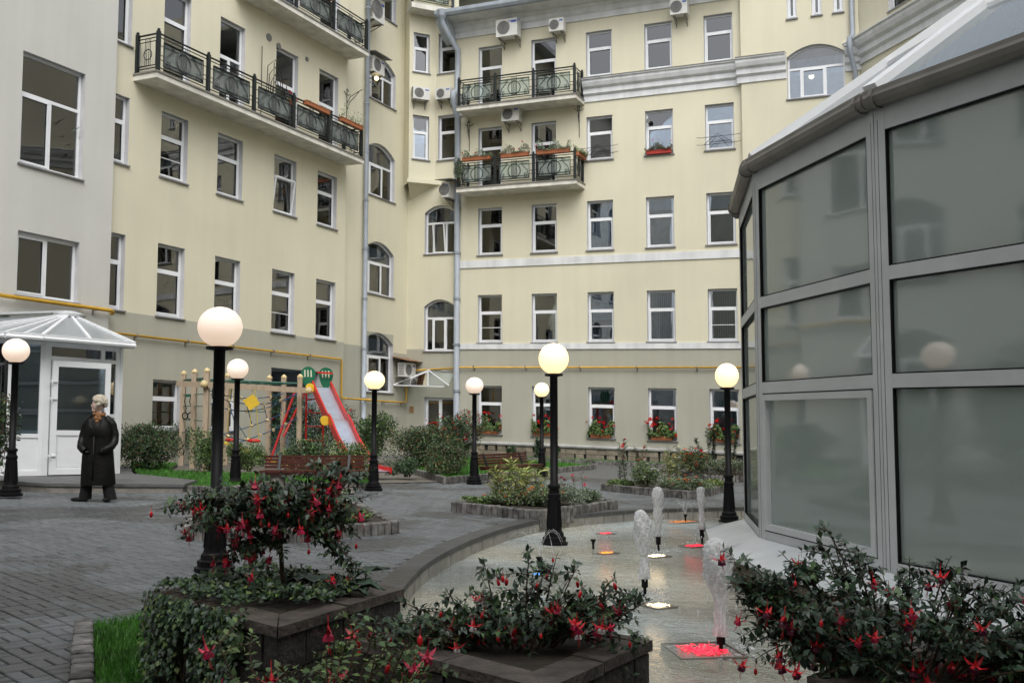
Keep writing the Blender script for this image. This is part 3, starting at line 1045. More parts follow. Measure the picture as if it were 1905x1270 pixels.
p = MB(WB); p.lathe((-1.74, 1.05, 17.95), [(.08, 0), (.2, .2), (.24, .45), (.2, .47)], 8); p.build('rain_hopper', M['pipe'], BB)
downpipe(BB, WBR, [(14.3, .14, 20), (14.3, .14, 15.45), (14.22, .5, 15.2), (14.22, .5, 14.8), (14.36, .14, 14.1), (14.36, .14, 1.2)], .09)
balcony(BB, WB, -1.1, 4.12, 10.93, .95, [-1.02, .62, 2.3, 4.04])
balcony(BB, WB, -1.1, 4.12, 14.31, .95, [-1.02, .62, 2.3, 4.04])
s_ = MB(WF); s_.box(-.12, 1.75, -.02, .7, 18.62, 18.85, 0); s_ = s_.build('balcony', [M['slab']], BB)
railing(s_, WF, (-.08, .64), (1.7, .64), 18.85)
p = MB(WB); p.tube([(6.73, -.02, 13.2), (6.73, .04, 13.2)], .09, 12); p.build('vent', M['acdark'], BB)
# plinth
p = MB(WB); p.extr([(0, .56), (.12, .56), (.14, .60), (.14, .64), (0, .69)], -1.4, 10.33); p.build('base_moulding', M['dirtytrim'], BB)
p = MB(WB); p.box(-1.4, 10.33, -.02, .03, -.6, .555); p.build('plinth', M['joint'], BB)
u = -.9
while u < 9.9:
    for zr in (.13, .345):
        L_ = random.uniform(.28, .5)
        p = MB(WB)
        j = random.uniform(-.012, .012)
        p.box(u + j, u + L_ - .02 + j, .03, .065 + random.uniform(0, .02), zr, zr + .20)
        p.build('plinth_stone', M['plinth'], BB)
    u += .42
# canopy over the stair door
p = MB(WB)
for a_, b_ in (((-4.0, .95, 2.86), (-1.62, .95, 2.83)), ((-2.35, .95, 2.85), (-2.35, .95, 3.5)), ((-4.0, .95, 2.86), (-2.75, .05, 3.55)), ((-2.75, .05, 3.55), (-2.35, .95, 3.5)),
               ((-2.35, .95, 3.5), (-1.62, .5, 2.9)), ((-4.0, .95, 2.86), (-3.9, .03, 2.86)), ((-2.75, .05, 3.55), (-1.9, .05, 3.5))):
    p.obox(a_, b_, .05, .05)
can = p.build('door_canopy', M['white'], BB)
p = MB(WB)
p.add([(-3.97, .94, 2.88), (-2.37, .94, 2.87), (-2.37, .94, 3.48), (-2.75, .07, 3.53)], [(0, 1, 2, 3)])
p.add([(-2.33, .94, 2.87), (-1.64, .52, 2.9), (-1.64, .06, 3.4), (-2.33, .93, 3.47)], [(0, 1, 2, 3)])
p.build('canopy_glazing', M['sheet'], can)
p = MB(WB); p.box(-3.75, -3.55, .0, .02, 1.75, 2.02); p.build('notice_board', M['poster'], BB)

# --- right wing, behind the conservatory, and an unseen wing added behind the viewer for shade
RB = building('courtyard_wing', 'cream wing on the right rising behind the conservatory roof with a deep white cornice', (14, 28))
for u in (1.9, 6.4, 10.9, 15.4, 19.9, 24.4, 28.9):
    for z in (.95, 4.7, 8.3, 11.8, 15.66):
        window(RB, WRW, u, u + 1.25, z, z + 1.95, cur='rnd')
wall_part(RB, WRW, 0, 44, -2, 21.5, [M['beige'], M['yellow'], M['reveal']], ZN)
PRW = [(o * 1.25, z + .18) for o, z in MID]
p = MB(WRW); p.extr(PRW, -.2, 43); p.build('cornice', M['trim'], RB)
p = MB(WRW); p.box(0, 44, -9, -2.6, -2, 21.5); p.box(0, 44, -2.6, 0, 21.5, 21.7); p.build('rear_wing', M['beige'], RB)
NB = building('added_shade_wing', 'unseen cream wing added behind the viewer to shade the near courtyard', (0, -7.5))
for i in range(12):
    for z in (.95, 4.7, 8.3, 11.8, 15.2):
        window(NB, WN, 2 + i * 4.0, 3.3 + i * 4.0, z, z + 1.95, cur='rnd')
wall_part(NB, WN, -2, 52, -2, 21.5, [M['beige'], M['yellow'], M['reveal']], ZN)
p = MB(WN); p.box(-2, 52, -9, -2.6, -2, 21.5); p.box(-2, 52, -2.6, 0, 21.5, 21.7); p.build('rear_wing', M['beige'], NB)

# ------------------------------------------------------------------ ground, paving, pool
RIM = [(2.9, 4.75), (1.6, 4.85), (.6, 5.25), (-.1, 5.8), (-.55, 6.5), (-.85, 7.3), (-.94, 8.0), (-.99, 8.86), (-.97, 9.79), (-.87, 11.04), (-.52, 12.9), (.08, 14.95), (.92, 16.6),
       (2.41, 18.22), (4.43, 19.42), (6.2, 20.1), (8.2, 20.3), (10.5, 19.6)]
RIMS = [(v.x, v.y) for v in smooth_line(RIM, 8)]
POOL = RIMS + [(13, 17), (13.5, 9), (11, 4.6), (6.5, 3.2)]
BEDC = [(-.98, 16.97), (.4, 15.76), (1.89, 18.37), (.5, 19.6)]
BEDL = [(-1.56, 13.45), (-2.9, 12.06), (-3.95, 12.23), (-4.5, 14.2), (-3.8, 16.5), (-2.65, 16.6)]
BEDR = [(2.1, 23.23), (2.95, 22.23), (3.87, 21.52), (5.15, 24.17), (3.4, 25.4)]
BEDR2 = [(5.0, 30.6), (5.62, 28.9), (7.5, 28.3), (9.0, 30), (6.5, 32)]
BEDM = [(-3.5, 30.2), (-1.57, 23.83), (2.8, 33.93), (.24, 36.2), (-3.2, 37.6)]
STEP = [(-10.9, 19.4), (-9.9, 18.85), (-8.48, 18.24), (-6.25, 19.04), (-6.4, 20.3), (-8.2, 21.7), (-9.6, 24.8), (-11.8, 23.5)]
LAWN = [(-6.2, 19.2), (-5.45, 19.05), (-5.1, 21.0), (-2.95, 21.35), (-3.2, 23.2), (-8.3, 24.0), (-9.2, 27.5), (-10.3, 27), (-9.3, 24.5), (-8.1, 21.75), (-6.3, 20.35)]
SAND = [(-9.2, 27.5), (-8.3, 24.0), (-3.2, 23.2), (-1.75, 24.4), (-3.6, 30.4), (-3.4, 37), (-5.5, 36.4)]
GTRI = [(-2.90, 7.02), (-2.62, 7.5), (-1.7, 6.85), (-1.4, 6.4), (-1.9, 5.5), (-1.5, 4.9), (-1.9, 4.3), (-2.29, 5.6)]
PLA1 = [(-1.94, 5.48), (-1.1, 4.76), (-.65, 5.85), (-1.45, 6.55)]
PLA2 = [(-.71, 4.78), (.12, 4.05), (.66, 4.96), (-.1, 5.6)]
PLA3 = [(1.35, 4.55), (2.0, 3.9), (3.1, 5.1), (2.4, 5.7)]
PLA4 = [(-1.15, 3.0), (-.45, 2.5), (.0, 3.2), (-.72, 3.75)]


def ground_sheet(name, outer, z, m, holes=(), parent=None, kind='structure'):
    import bmesh
    bm = bmesh.new()
    edges = []
    for loop in [outer] + list(holes):
        vs = [bm.verts.new(W(x, y, z)) for x, y in loop]
        for i in range(len(vs)): edges.append(bm.edges.new((vs[i], vs[(i + 1) % len(vs)])))
    bmesh.ops.triangle_fill(bm, use_beauty=True, edges=edges, normal=(0, 0, 1))
    for f in bm.faces:
        if f.normal.z < 0: f.normal_flip()
    me = bpy.data.meshes.new(name)
    bm.to_mesh(me); bm.free()
    me.materials.append(m)
    o = bpy.data.objects.new(name, me)
    COL.objects.link(o)
    if parent: o.parent = parent; 
    WL[o.name] = Vector((0, 0, 0))
    if kind: o['kind'] = kind
    return o


def offset_line(pts, d):
    out = []
    for i, p in enumerate(pts):
        a = Vector(pts[max(i - 1, 0)]); c = Vector(pts[min(i + 1, len(pts) - 1)])
        t = (c - a).normalized()
        out.append((p[0] + t.y * d, p[1] - t.x * d))
    return out


OUT = offset_line(RIMS, -.26)
POOLO = OUT + [(13, 17), (13.5, 9), (11, 4.6), (6.5, 3.2)]
ground = ground_sheet('ground', [(-110, -80), (110, -80), (110, 160), (-110, 160)], -.045, M['joint'], [POOL])
far = ground_sheet('far_paving', [(-16, 27.3), (14, 27.3), (14, 46), (-16, 46)], -.004, M['asphalt'])
near_ = ground_sheet('side_paving', [(-30, -7.5), (-13.2, -7.5), (-13.2, 27), (-16, 27.3), (-20, 27.3)], -.006, M['asphalt'])

# pavers: 20 x 10 cm pairs, alternately turned, laid at 45 degrees
paving = ground_sheet('paving', [(-13.2, 1.0), (9.0, 1.0), (9.0, 3.3), (6.5, 3.0), (-1.0, 3.0), (-2.2, 4.5), (-13.2, 4.5)], -.02, M['joint'])
brick = MB()
hx, hy = .0936, .0434
brick.add([(-hx, -hy, -.03), (hx, -hy, -.03), (hx, hy, -.03), (-hx, hy, -.03), (-hx, -hy, -.006), (hx, -hy, -.006), (hx, hy, -.006), (-hx, hy, -.006),
           (-hx + .006, -hy + .006, 0), (hx - .006, -hy + .006, 0), (hx - .006, hy - .006, 0), (-hx + .006, hy - .006, 0)],
          [(0, 1, 5, 4), (1, 2, 6, 5), (2, 3, 7, 6), (3, 0, 4, 7), (4, 5, 9, 8), (5, 6, 10, 9), (6, 7, 11, 10), (7, 4, 8, 11), (8, 9, 10, 11)])
bme = brick.mesh('paver', M['paver'])
e1 = np.array([.7071, -.7071]); e2 = np.array([.7071, .7071])
ii, jj = np.meshgrid(np.arange(-190, 110), np.arange(-60, 200), indexing='ij')
ii = ii.ravel(); jj = jj.ravel()
ctr = (ii[:, None] * .2) * e1 + (jj[:, None] * .2) * e2
ori = (ii + jj) % 2
cs, ang = [], []
for s_ in (-1, 1):
    off = np.where(ori[:, None] == 0, e2 * .05 * s_, e1 * .05 * s_)
    cs.append(ctr + off); ang.append(np.where(ori == 0, -math.pi / 4, math.pi / 4))
cs = np.concatenate(cs); ang = np.concatenate(ang)
keep = (cs[:, 0] > -13.1) & (cs[:, 0] < 8) & (cs[:, 1] > 1.5) & (cs[:, 1] < 27.3)
keep &= np.abs(cs[:, 0]) < cs[:, 1] * .62 + 1.4
cs, ang = cs[keep], ang[keep]
for poly in (POOLO, BEDC, BEDL, BEDR, BEDM, STEP, LAWN, SAND, GTRI, PLA1, PLA2, PLA4):
    kk = ~inpoly(cs[:, 0], cs[:, 1], poly)
    cs, ang = cs[kk], ang[kk]
zj = RNG.uniform(-.0025, .0025, len(cs)) + .006 * np.sin(cs[:, 0] * 1.3) * np.sin(cs[:, 1] * .9) - .004
# the ones nearest the viewer that can be seen are parts of their own
zw = -1.55 - K * cs[:, 0]
th = math.atan(147 / 1850.)
dep = cs[:, 1] * math.cos(th) + zw * math.sin(th)
px = 952.5 + 1850 * cs[:, 0] / dep
py = 635 - 1850 * (-cs[:, 1] * math.sin(th) + zw * math.cos(th)) / dep
vis = (px > -5) & (px < 1910) & (py < 1280) & ~((px > 290) & (py > 1090))
order = np.argsort(np.where(vis, cs[:, 1], 1e6))
single = order[:300]
rest = np.ones(len(cs), bool); rest[single] = False
tilt = math.atan(K)
for i in single:
    o = bpy.data.objects.new('paver', bme)
    COL.objects.link(o); o.parent = paving
    o.matrix_local = Matrix.Translation(W(cs[i, 0], cs[i, 1], zj[i])) @ Matrix.Rotation(tilt, 4, 'Y') @ Matrix.Rotation(ang[i], 4, 'Z')
bv = np.array(brick.v); bf = np.array(brick.f)
cr, ar, zr = cs[rest], ang[rest], zj[rest]
n = len(cr)
ca, sa = np.cos(ar)[:, None], np.sin(ar)[:, None]
vx = bv[None, :, 0] * ca - bv[None, :, 1] * sa + cr[:, 0:1]
vy = bv[None, :, 0] * sa + bv[None, :, 1] * ca + cr[:, 1:2]
vz = bv[None, :, 2] + zr[:, None] - K * vx
V_ = np.stack([vx, vy, vz], -1).reshape(-1, 3)
F_ = (bf[None] + (np.arange(n) * len(bv))[:, None, None]).reshape(-1, 4)
o = bpy.data.objects.new('pavers', fast_mesh('pavers', V_, F_, [M['paver']]))
COL.objects.link(o); o.parent = paving; o['kind'] = 'stuff'

# pool
pool = ground_sheet('pool', POOL, -.5, M['poolfloor'])
# rim: radial coping bricks and wall panels
cop = MB(); cop.box(-.044, .044, -.125, .125, -.05, .012)
copm = cop.mesh('coping_brick', M['kerb'])
copw = paver_mat('dark_coping', (0.075, 0.076, 0.074)); copm.materials.clear(); copm.materials.append(copw)
acc = 0.0
cnt = 0
panel_pts = [0]
accp = 0
for i in range(len(RIMS) - 1):
    a, b_ = Vector(RIMS[i]), Vector(RIMS[i + 1])
    L_ = (b_ - a).length
    t = (b_ - a).normalized()
    s_ = acc
    while s_ < L_:
        c = a + t * s_
        nn = Vector((-t.y, t.x))
        q = c + nn * .115
        if not (q.y < 7.6 and q.x > -.9):
            o = bpy.data.objects.new('coping_brick', copm)
            COL.objects.link(o); o.parent = pool
            o.matrix_local = Matrix.Translation(W(q.x, q.y, .004)) @ Matrix.Rotation(tilt, 4, 'Y') @ Matrix.Rotation(math.atan2(t.y, t.x), 4, 'Z')
        s_ += .092
    acc = s_ - L_
    accp += L_
    if accp > .42 or i == len(RIMS) - 2:
        panel_pts.append(i + 1); accp = 0
for k in range(len(panel_pts) - 1):
    ia, ib = panel_pts[k], panel_pts[k + 1]
    a, b_ = Vector(RIMS[ia]), Vector(RIMS[ib])
    t = (b_ - a).normalized(); nn = Vector((-t.y, t.x))
    a2, b2 = a + t * .009, b_ - t * .009
    p = MB(T0)
    p.add([(*a2, -.5), (*b2, -.5), (*(b2 + nn * .02), -.5), (*(a2 + nn * .02), -.5), (*a2, -.012), (*b2, -.012), (*(b2 + nn * .02), -.012), (*(a2 + nn * .02), -.012)],
          [(0, 3, 2, 1), (4, 5, 6, 7), (0, 1, 5, 4), (1, 2, 6, 5), (2, 3, 7, 6), (3, 0, 4, 7)])
    p.build('wall_panel', M['pooltile'], pool)
bk = MB(T0)
O2 = offset_line(RIMS, -.022)
for i in range(len(O2) - 1):
    bk.add([(*O2[i], -.5), (*O2[i + 1], -.5), (*O2[i + 1], -.02), (*O2[i], -.02)], [(0, 1, 2, 3)])
bk.build('pool_backing', M['joint'], pool)
water = ground_sheet('water', POOL, -.18, M['water'])

# ------------------------------------------------------------------ kerbed beds
ks = MB()
ks.add([(-.047, -.06, -.1), (.047, -.06, -.1), (.047, .06, -.1), (-.047, .06, -.1), (-.047, -.06, .15), (.047, -.06, .15), (.047, .06, .15), (-.047, .06, .15),
        (-.036, -.048, .165), (.036, -.048, .165), (.036, .048, .165), (-.036, .048, .165)],
       [(0, 1, 5, 4), (1, 2, 6, 5), (2, 3, 7, 6), (3, 0, 4, 7), (4, 5, 9, 8), (5, 6, 10, 9), (6, 7, 11, 10), (7, 4, 8, 11), (8, 9, 10, 11)])
ksm = ks.mesh('kerb_stone', M['kerb'])


def kerb(parent, pts, closed=True, h=1.0, joined=False, w=1.0):
    N_ = len(pts)
    mb = MB()
    for i in range(N_ if closed else N_ - 1):
        a, b_ = Vector(pts[i]), Vector(pts[(i + 1) % N_])
        L_ = (b_ - a).length
        t = (b_ - a).normalized()
        m_ = max(1, int(L_ / .113))
        for k in range(m_):
            c = a + t * (L_ * (k + .5) / m_)
            rz = math.atan2(t.y, t.x) + random.uniform(-.03, .03)
            zz = random.uniform(-.008, .006)
            c = c + Vector((-t.y, t.x)) * random.uniform(-.006, .006)
            if joined:
                cs_, sn = math.cos(rz), math.sin(rz)
                mb.add([(c.x + x * cs_ - y * w * sn, c.y + x * sn + y * w * cs_, z * h + zz - K * c.x) for x, y, z in ks.v], ks.f)
            else:
                place(ksm, 'kerb_stone', W(c.x, c.y, zz), rz, parent, (L_ / m_ / .113, w, h))
    if joined: mb.build('kerb_stones', M['kerb'], parent, kind='stuff')


def bed(name, label, cat, poly, zt=.12, soil='soil', joined=False, closed=True, kpts=None, group=None, h=1.0):
    cx = sum(p[0] for p in poly) / len(poly); cy = sum(p[1] for p in poly) / len(poly)
    t = thing(name, label, cat, W(cx, cy, 0), group)
    kerb(t, kpts or poly, closed if kpts is None else False, joined=joined, h=h)
    p = MB(T0)
    ar = sum(poly[i][0] * poly[(i + 1) % len(poly)][1] - poly[(i + 1) % len(poly)][0] * poly[i][1] for i in range(len(poly)))
    pl = poly if ar > 0 else poly[::-1]
    sx = [(cx + (x - cx) * .985, cy + (y - cy) * .985) for x, y in pl]
    n = len(sx)
    p.add([(x, y, -.1) for x, y in sx] + [(x, y, zt) for x, y in sx], [tuple(range(n, 2 * n))] + [(i, (i + 1) % n, n + (i + 1) % n, n + i) for i in range(n)])
    p.build('soil', M[soil], t)
    return t


bed('flower_bed', 'four-sided flower bed edged with grey setts, beside the near lamp post in the pool', 'flower bed', BEDC)
bed('flower_bed', 'sett-edged flower bed behind the standard fuchsia, nearest the viewer', 'flower bed', BEDL)
bed('flower_bed', 'angular sett-edged flower bed beyond the curved far rim of the pool', 'flower bed', BEDR)
bed('flower_bed', 'far right sett-edged bed with young conifers beside the conservatory', 'flower bed', BEDR2, joined=True)
bed('planting_bed', 'long sett-edged bed of shrubs and grass behind the right bench', 'planting bed', BEDM, soil='turf', joined=True)
# strip along the foot of the back wall
F0 = [WB(-.6, .95, 0), WB(9.7, .95, 0)]
strip = [tuple(WB(-.6, 1.1, 0)[:2]), tuple(WB(9.9, 1.1, 0)[:2]), tuple(WB(9.9, .08, 0)[:2]), tuple(WB(-.6, .08, 0)[:2])]
bed('grass_border', 'narrow grass border with a sett edge along the foot of the far wall', 'grass border', strip, soil='turf', joined=True)
# lawns
lw = bed('lawn', 'lawn between the porch step and the climbing frame', 'lawn', LAWN, zt=.09, soil='turf', joined=True, kpts=LAWN[:4] + [LAWN[4]], h=.8)
ground_sheet('sand', SAND, .012, M['sand'])
gt = bed('lawn', 'small wedge of bright grass between sett kerb and ivy-clad planter', 'lawn', GTRI, zt=.04, soil='turf', kpts=[(-2.97, 7.02), (-2.37, 5.6), (-1.95, 4.5)], h=.62)


def grass(parent, poly, n, h0, h1, z, wd=.004, name='grass', m='grass', ymax=None):
    xs = [p[0] for p in poly]; ys = [p[1] for p in poly]
    P = np.stack([RNG.uniform(min(xs), max(xs), n), RNG.uniform(min(ys), max(ys), n)], 1)
    P = P[inpoly(P[:, 0], P[:, 1], poly)]
    n = len(P)
    a = RNG.uniform(0, 2 * np.pi, n); h = RNG.uniform(h0, h1, n) * (0.75 + .35 * np.sin(P[:, 0] * 9) * np.sin(P[:, 1] * 7))
    lx, ly = RNG.normal(0, .35, n) * h, RNG.normal(0, .35, n) * h
    dx, dy = np.cos(a) * wd, np.sin(a) * wd
    zb = z - K * P[:, 0]
    v0 = np.stack([P[:, 0] - dx, P[:, 1] - dy, zb], 1)
    v1 = np.stack([P[:, 0] + dx, P[:, 1] + dy, zb], 1)
    v2 = np.stack([P[:, 0] + lx * .4 + dx * .6, P[:, 1] + ly * .4 + dy * .6, zb + h * .6], 1)
    v3 = np.stack([P[:, 0] + lx, P[:, 1] + ly, zb + h], 1)
    v4 = np.stack([P[:, 0] + lx * .4 - dx * .6, P[:, 1] + ly * .4 - dy * .6, zb + h * .6], 1)
    V = np.stack([v0, v1, v2, v3, v4], 1).reshape(-1, 3)
    og = wl_of(parent)
    V = V - np.array(og)[None]
    b = np.arange(n)[:, None] * 5
    F = np.concatenate([b + np.array([[0, 1, 2]]), b + np.array([[0, 2, 4]]), b + np.array([[4, 2, 3]])])
    o = bpy.data.objects.new(name, fast_mesh(name, V, F, [M[m]]))
    COL.objects.link(o); o.parent = parent; o['kind'] = 'stuff'


grass(gt, GTRI, 26000, .05, .10, .04, .0028)
grass(lw, LAWN, 42000, .06, .13, .09, .006)
bm_o = [o for o in bpy.data.objects if o.name.startswith('planting_bed')][0]
grass(bm_o, BEDM, 26000, .06, .14, .12, .008)
gb_o = [o for o in bpy.data.objects if o.name.startswith('grass_border')][0]
grass(gb_o, strip, 12000, .06, .13, .12, .009)

# entrance platform: granite slabs
st = thing('entrance_step', 'low wet granite platform step in front of the white porch', 'step', W(-8.5, 20, 0))
p = MB(T0); p.prism([(x, y) for x, y in STEP], -.1, .105); p.build('step_base', M['concrete'], st)
cx, cy = -8.8, 20.8
sl = [(cx + (x - cx) * 1.012, cy + (y - cy) * 1.012) for x, y in STEP]
p = MB(T0); p.prism(sl, .107, .16); p.build('step_slab', M['asphalt'], st)


# ------------------------------------------------------------------ stone planters
def planter(label, poly, top, rows=3, z0=-.02, cap=.2):
    cx = sum(p[0] for p in poly) / 4; cy = sum(p[1] for p in poly) / 4
    t = thing('stone_planter', label, 'planter', W(cx, cy, 0))
    p = MB(T0)
    q = [(cx + (x - cx) * .97, cy + (y - cy) * .97) for x, y in poly]
    p.prism(q, z0, top - .06)
    p.build('core', M['joint'], t)
    p = MB(T0)
    q = [(cx + (x - cx) * .72, cy + (y - cy) * .72) for x, y in poly]
    p.prism(q, top - .1, top - .02)
    p.build('soil', M['soil'], t)
    hh = (top - .055 - z0) / rows
    for i in range(4):
        a, b_ = Vector(poly[i]), Vector(poly[(i + 1) % 4])
        L_ = (b_ - a).length; tt = (b_ - a).normalized(); nn = Vector((tt.y, -tt.x))
        for r_ in range(rows):
            x = -(.12 if r_ % 2 else 0)
            while x < L_:
                w_ = random.uniform(.2, .36)
                xa, xb = max(0, x) + .004, min(L_, x + w_) - .004
                x += w_
                if xb - xa < .03: continue
                o_ = random.uniform(.0, .012)
                mb = MB(T0)
                za, zb = z0 + r_ * hh + .004, z0 + (r_ + 1) * hh - .004
                vs = []
                for zz, ins in ((za, 0), (zb, 0)):
                    for s_, d in ((xa, -.02), (xb, -.02), (xb, o_), (xa, o_)):
                        c = a + tt * s_ + nn * d; vs.append((c.x, c.y, zz))
                ca_ = a + tt * ((xa + xb) / 2) + nn * (o_ + random.uniform(.006, .016))
                vs.append((ca_.x, ca_.y, (za + zb) / 2))
                mb.add(vs, [(0, 1, 5, 4), (1, 2, 6, 5), (3, 0, 4, 7), (0, 3, 2, 1), (4, 5, 6, 7), (2, 3, 8), (3, 7, 8), (7, 6, 8), (6, 2, 8)])
                mb.build('stone_block', M['stone'], t)
        # cap slabs, mitred ring
    ins = [(cx + (x - cx) * (1 - cap * 1.5), cy + (y - cy) * (1 - cap * 1.5)) for x, y in poly]
    outp = [(cx + (x - cx) * 1.045, cy + (y - cy) * 1.045) for x, y in poly]
    for i in range(4):
        j = (i + 1) % 4
        for k in range(2):
            f0, f1 = k / 2 + .004, (k + 1) / 2 - .004
            L = lambda A, B, f: (A[0] + (B[0] - A[0]) * f, A[1] + (B[1] - A[1]) * f)
            pl = [L(outp[i], outp[j], f0), L(outp[i], outp[j], f1), L(ins[i], ins[j], f1), L(ins[i], ins[j], f0)]
            mb = MB(T0); dz = random.uniform(-.003, .003)
            mb.prism(pl, top - .05 + dz, top + dz)
            mb.build('cap_slab', M['capstone'], t)
    return t


planter('dark stone planter holding the standard fuchsia, ivy spilling over its front corner', PLA1, .56)
planter('dark stone planter with broad cap slabs at the bottom centre, in front of the pool', PLA2, .50, z0=-.45, rows=5)
planter('dark stone planter under the big fuchsia at the foot of the conservatory', PLA3, .45, z0=-.45, rows=5)
planter('dark stone planter nearest the viewer at the bottom edge', PLA4, .50)

# ------------------------------------------------------------------ conservatory
CP = [(3.06, 13.25), (2.72, 11.05), (3.22, 8.68), (4.68, 5.70), (6.6, 4.0), (9.6, 3.6), (11.6, 6.5), (11.9, 10.5), (10.2, 14.5), (7.0, 16.2), (4.5, 15.3)]
APEX = (7.2, 10.6, 7.8)
EZ = 4.42
CONS = thing('conservatory', 'many-sided grey-framed glass conservatory with half-round gutter on the right', 'conservatory', W(3.2, 9, 0))
NPT = len(CP)
for i in range(NPT):
    a, b_ = CP[i], CP[(i + 1) % NPT]
    w = Wall(a, (b_[0] - a[0], b_[1] - a[1]))
    L_ = math.hypot(b_[0] - a[0], b_[1] - a[1])
    near = i < 3
    fr = MB(w)
    pw = .125
    o0, o1 = -.09, 0
    for (u0, u1) in ((0.006, pw), (L_ - pw, L_ - .006)):
        fr.box(u0, u1, o0, o1, .35, 4.46)
    for z0, z1 in ((.35, .44), (1.93, 2.05), (2.87, 2.99), (4.2, 4.46)):
        fr.box(pw, L_ - pw, o0, o1 - .002, z0, z1)
    # thin glazing beads
    cells = [(.44, 1.93), (2.05, 2.87), (2.99, 4.2)]
    f = fr.build('frame', M['consframe'], CONS)
    jm = MB(w)
    for u_ in (.045, L_ - .045): jm.box(u_ - .002, u_ + .002, 0, .0015, .36, 4.3)
    for (z0, z1) in cells:
        jm.box(pw, pw + .012, -.035, -.002, z0, z1); jm.box(L_ - pw - .012, L_ - pw, -.035, -.002, z0, z1)
        jm.box(pw, L_ - pw, -.035, -.002, z1 - .012, z1); jm.box(pw, L_ - pw, -.035, -.002, z0, z0 + .012)
    jm.build('seal', M['black'], f)
    if i == 1:
        s_ = MB(w)
        q0, q1 = pw + .014, L_ - pw - .014
        s_.box(q0, q0 + .07, -.06, .014, .455, 1.915); s_.box(q1 - .07, q1, -.06, .014, .455, 1.915)
        s_.box(q0 + .07, q1 - .07, -.06, .012, .455, .52); s_.box(q0 + .07, q1 - .07, -.06, .012, 1.85, 1.915)
        s_.build('opening_sash', M['consframe'], f)
    for (z0, z1) in cells:
        g = MB(w); g.box(pw, L_ - pw, -.05, -.042, z0, z1)
        g.build('pane', M['consglass'], f)
    # sloping ledge and plinth
    lg = MB(w)
    e0 = -.02 if i else -.18
    A_ = .50
    tn = .18
    lg.add([(0, .004, .35), (L_, .004, .35), (L_ + tn * .9, A_, .19), (-tn * .9, A_, .19), (L_ + tn * .9, A_, .15), (-tn * .9, A_, .15), (0, .004, .31), (L_, .004, .31)],
           [(0, 3, 2, 1), (3, 5, 4, 2), (5, 6, 7, 4)][0:3])
    lg.build('ledge', M['ledge'], CONS)
    nt_ = max(2, int((L_ + .24) / .33))
    for k in range(nt_):
        ta, tb = -.12 + (L_ + .24) * k / nt_, -.12 + (L_ + .24) * (k + 1) / nt_
        for z0, z1 in ((-.5, -.03), (-.024, .17)):
            pt = MB(w); pt.box(ta + .003, tb - .003, .28, .33, z0, z1); pt.build('plinth_tile', M['brownwall'], CONS)
    bk = MB(w); bk.box(-.1, L_ + .1, .1, .30, -.5, .16); bk.build('plinth', M['joint'], CONS)
    # gutter and collars
    gt_ = MB(w)
    gt_.tube([(.0, .055, EZ + .055), (L_, .055, EZ + .055)], .08, 10)
    gt_.box(0, L_, -.02, .125, EZ + .075, EZ + .125)
    gt_.build('gutter', M['gutter'], CONS, smooth=False)
    for u_ in (.10, L_ - .10):
        cl = MB(w); cl.tube([(u_ - .02, .055, EZ + .055), (u_ + .02, .055, EZ + .055)], .097, 10); cl.build('gutter_collar', M['gutter'], CONS)
    # roof facet
    rp = MB(T0)
    ea, eb = w(0, .02, EZ + .14), w(L_, .02, EZ + .14)
    ea = (ea[0], ea[1], EZ + .14); eb = (eb[0], eb[1], EZ + .14)
    ap = (APEX[0], APEX[1], APEX[2])
    tl = [Vector(ea), Vector(eb), Vector(ap)]
    NB_ = 3
    for k in range(NB_):
        f0, f1 = k / NB_, (k + 1) / NB_
        A1 = tl[0].lerp(tl[2], f0); B1 = tl[1].lerp(tl[2], f0); A2 = tl[0].lerp(tl[2], f1); B2 = tl[1].lerp(tl[2], f1)
        g = MB(T0)
        g.add([A1, B1, B2, A2] if k < NB_ - 1 else [A1, B1, tl[2]], [(0, 1, 2, 3)] if k < NB_ - 1 else [(0, 1, 2)])
        g.build('roof_pane', M['blueglass'], CONS)
        if k:
            g = MB(T0); g.obox(A1, B1, .05, .05); g.build('purlin', M['white'], CONS)
    g = MB(T0)
    g.obox((ea[0], ea[1], EZ + .17), (ap[0], ap[1], ap[2] + .04), .15, .09)
    g.build('hip_beam', M['white'], CONS)
ground_sheet('conservatory_floor', [(cx_, cy_) for cx_, cy_ in CP], .30, M['concrete'], parent=None)

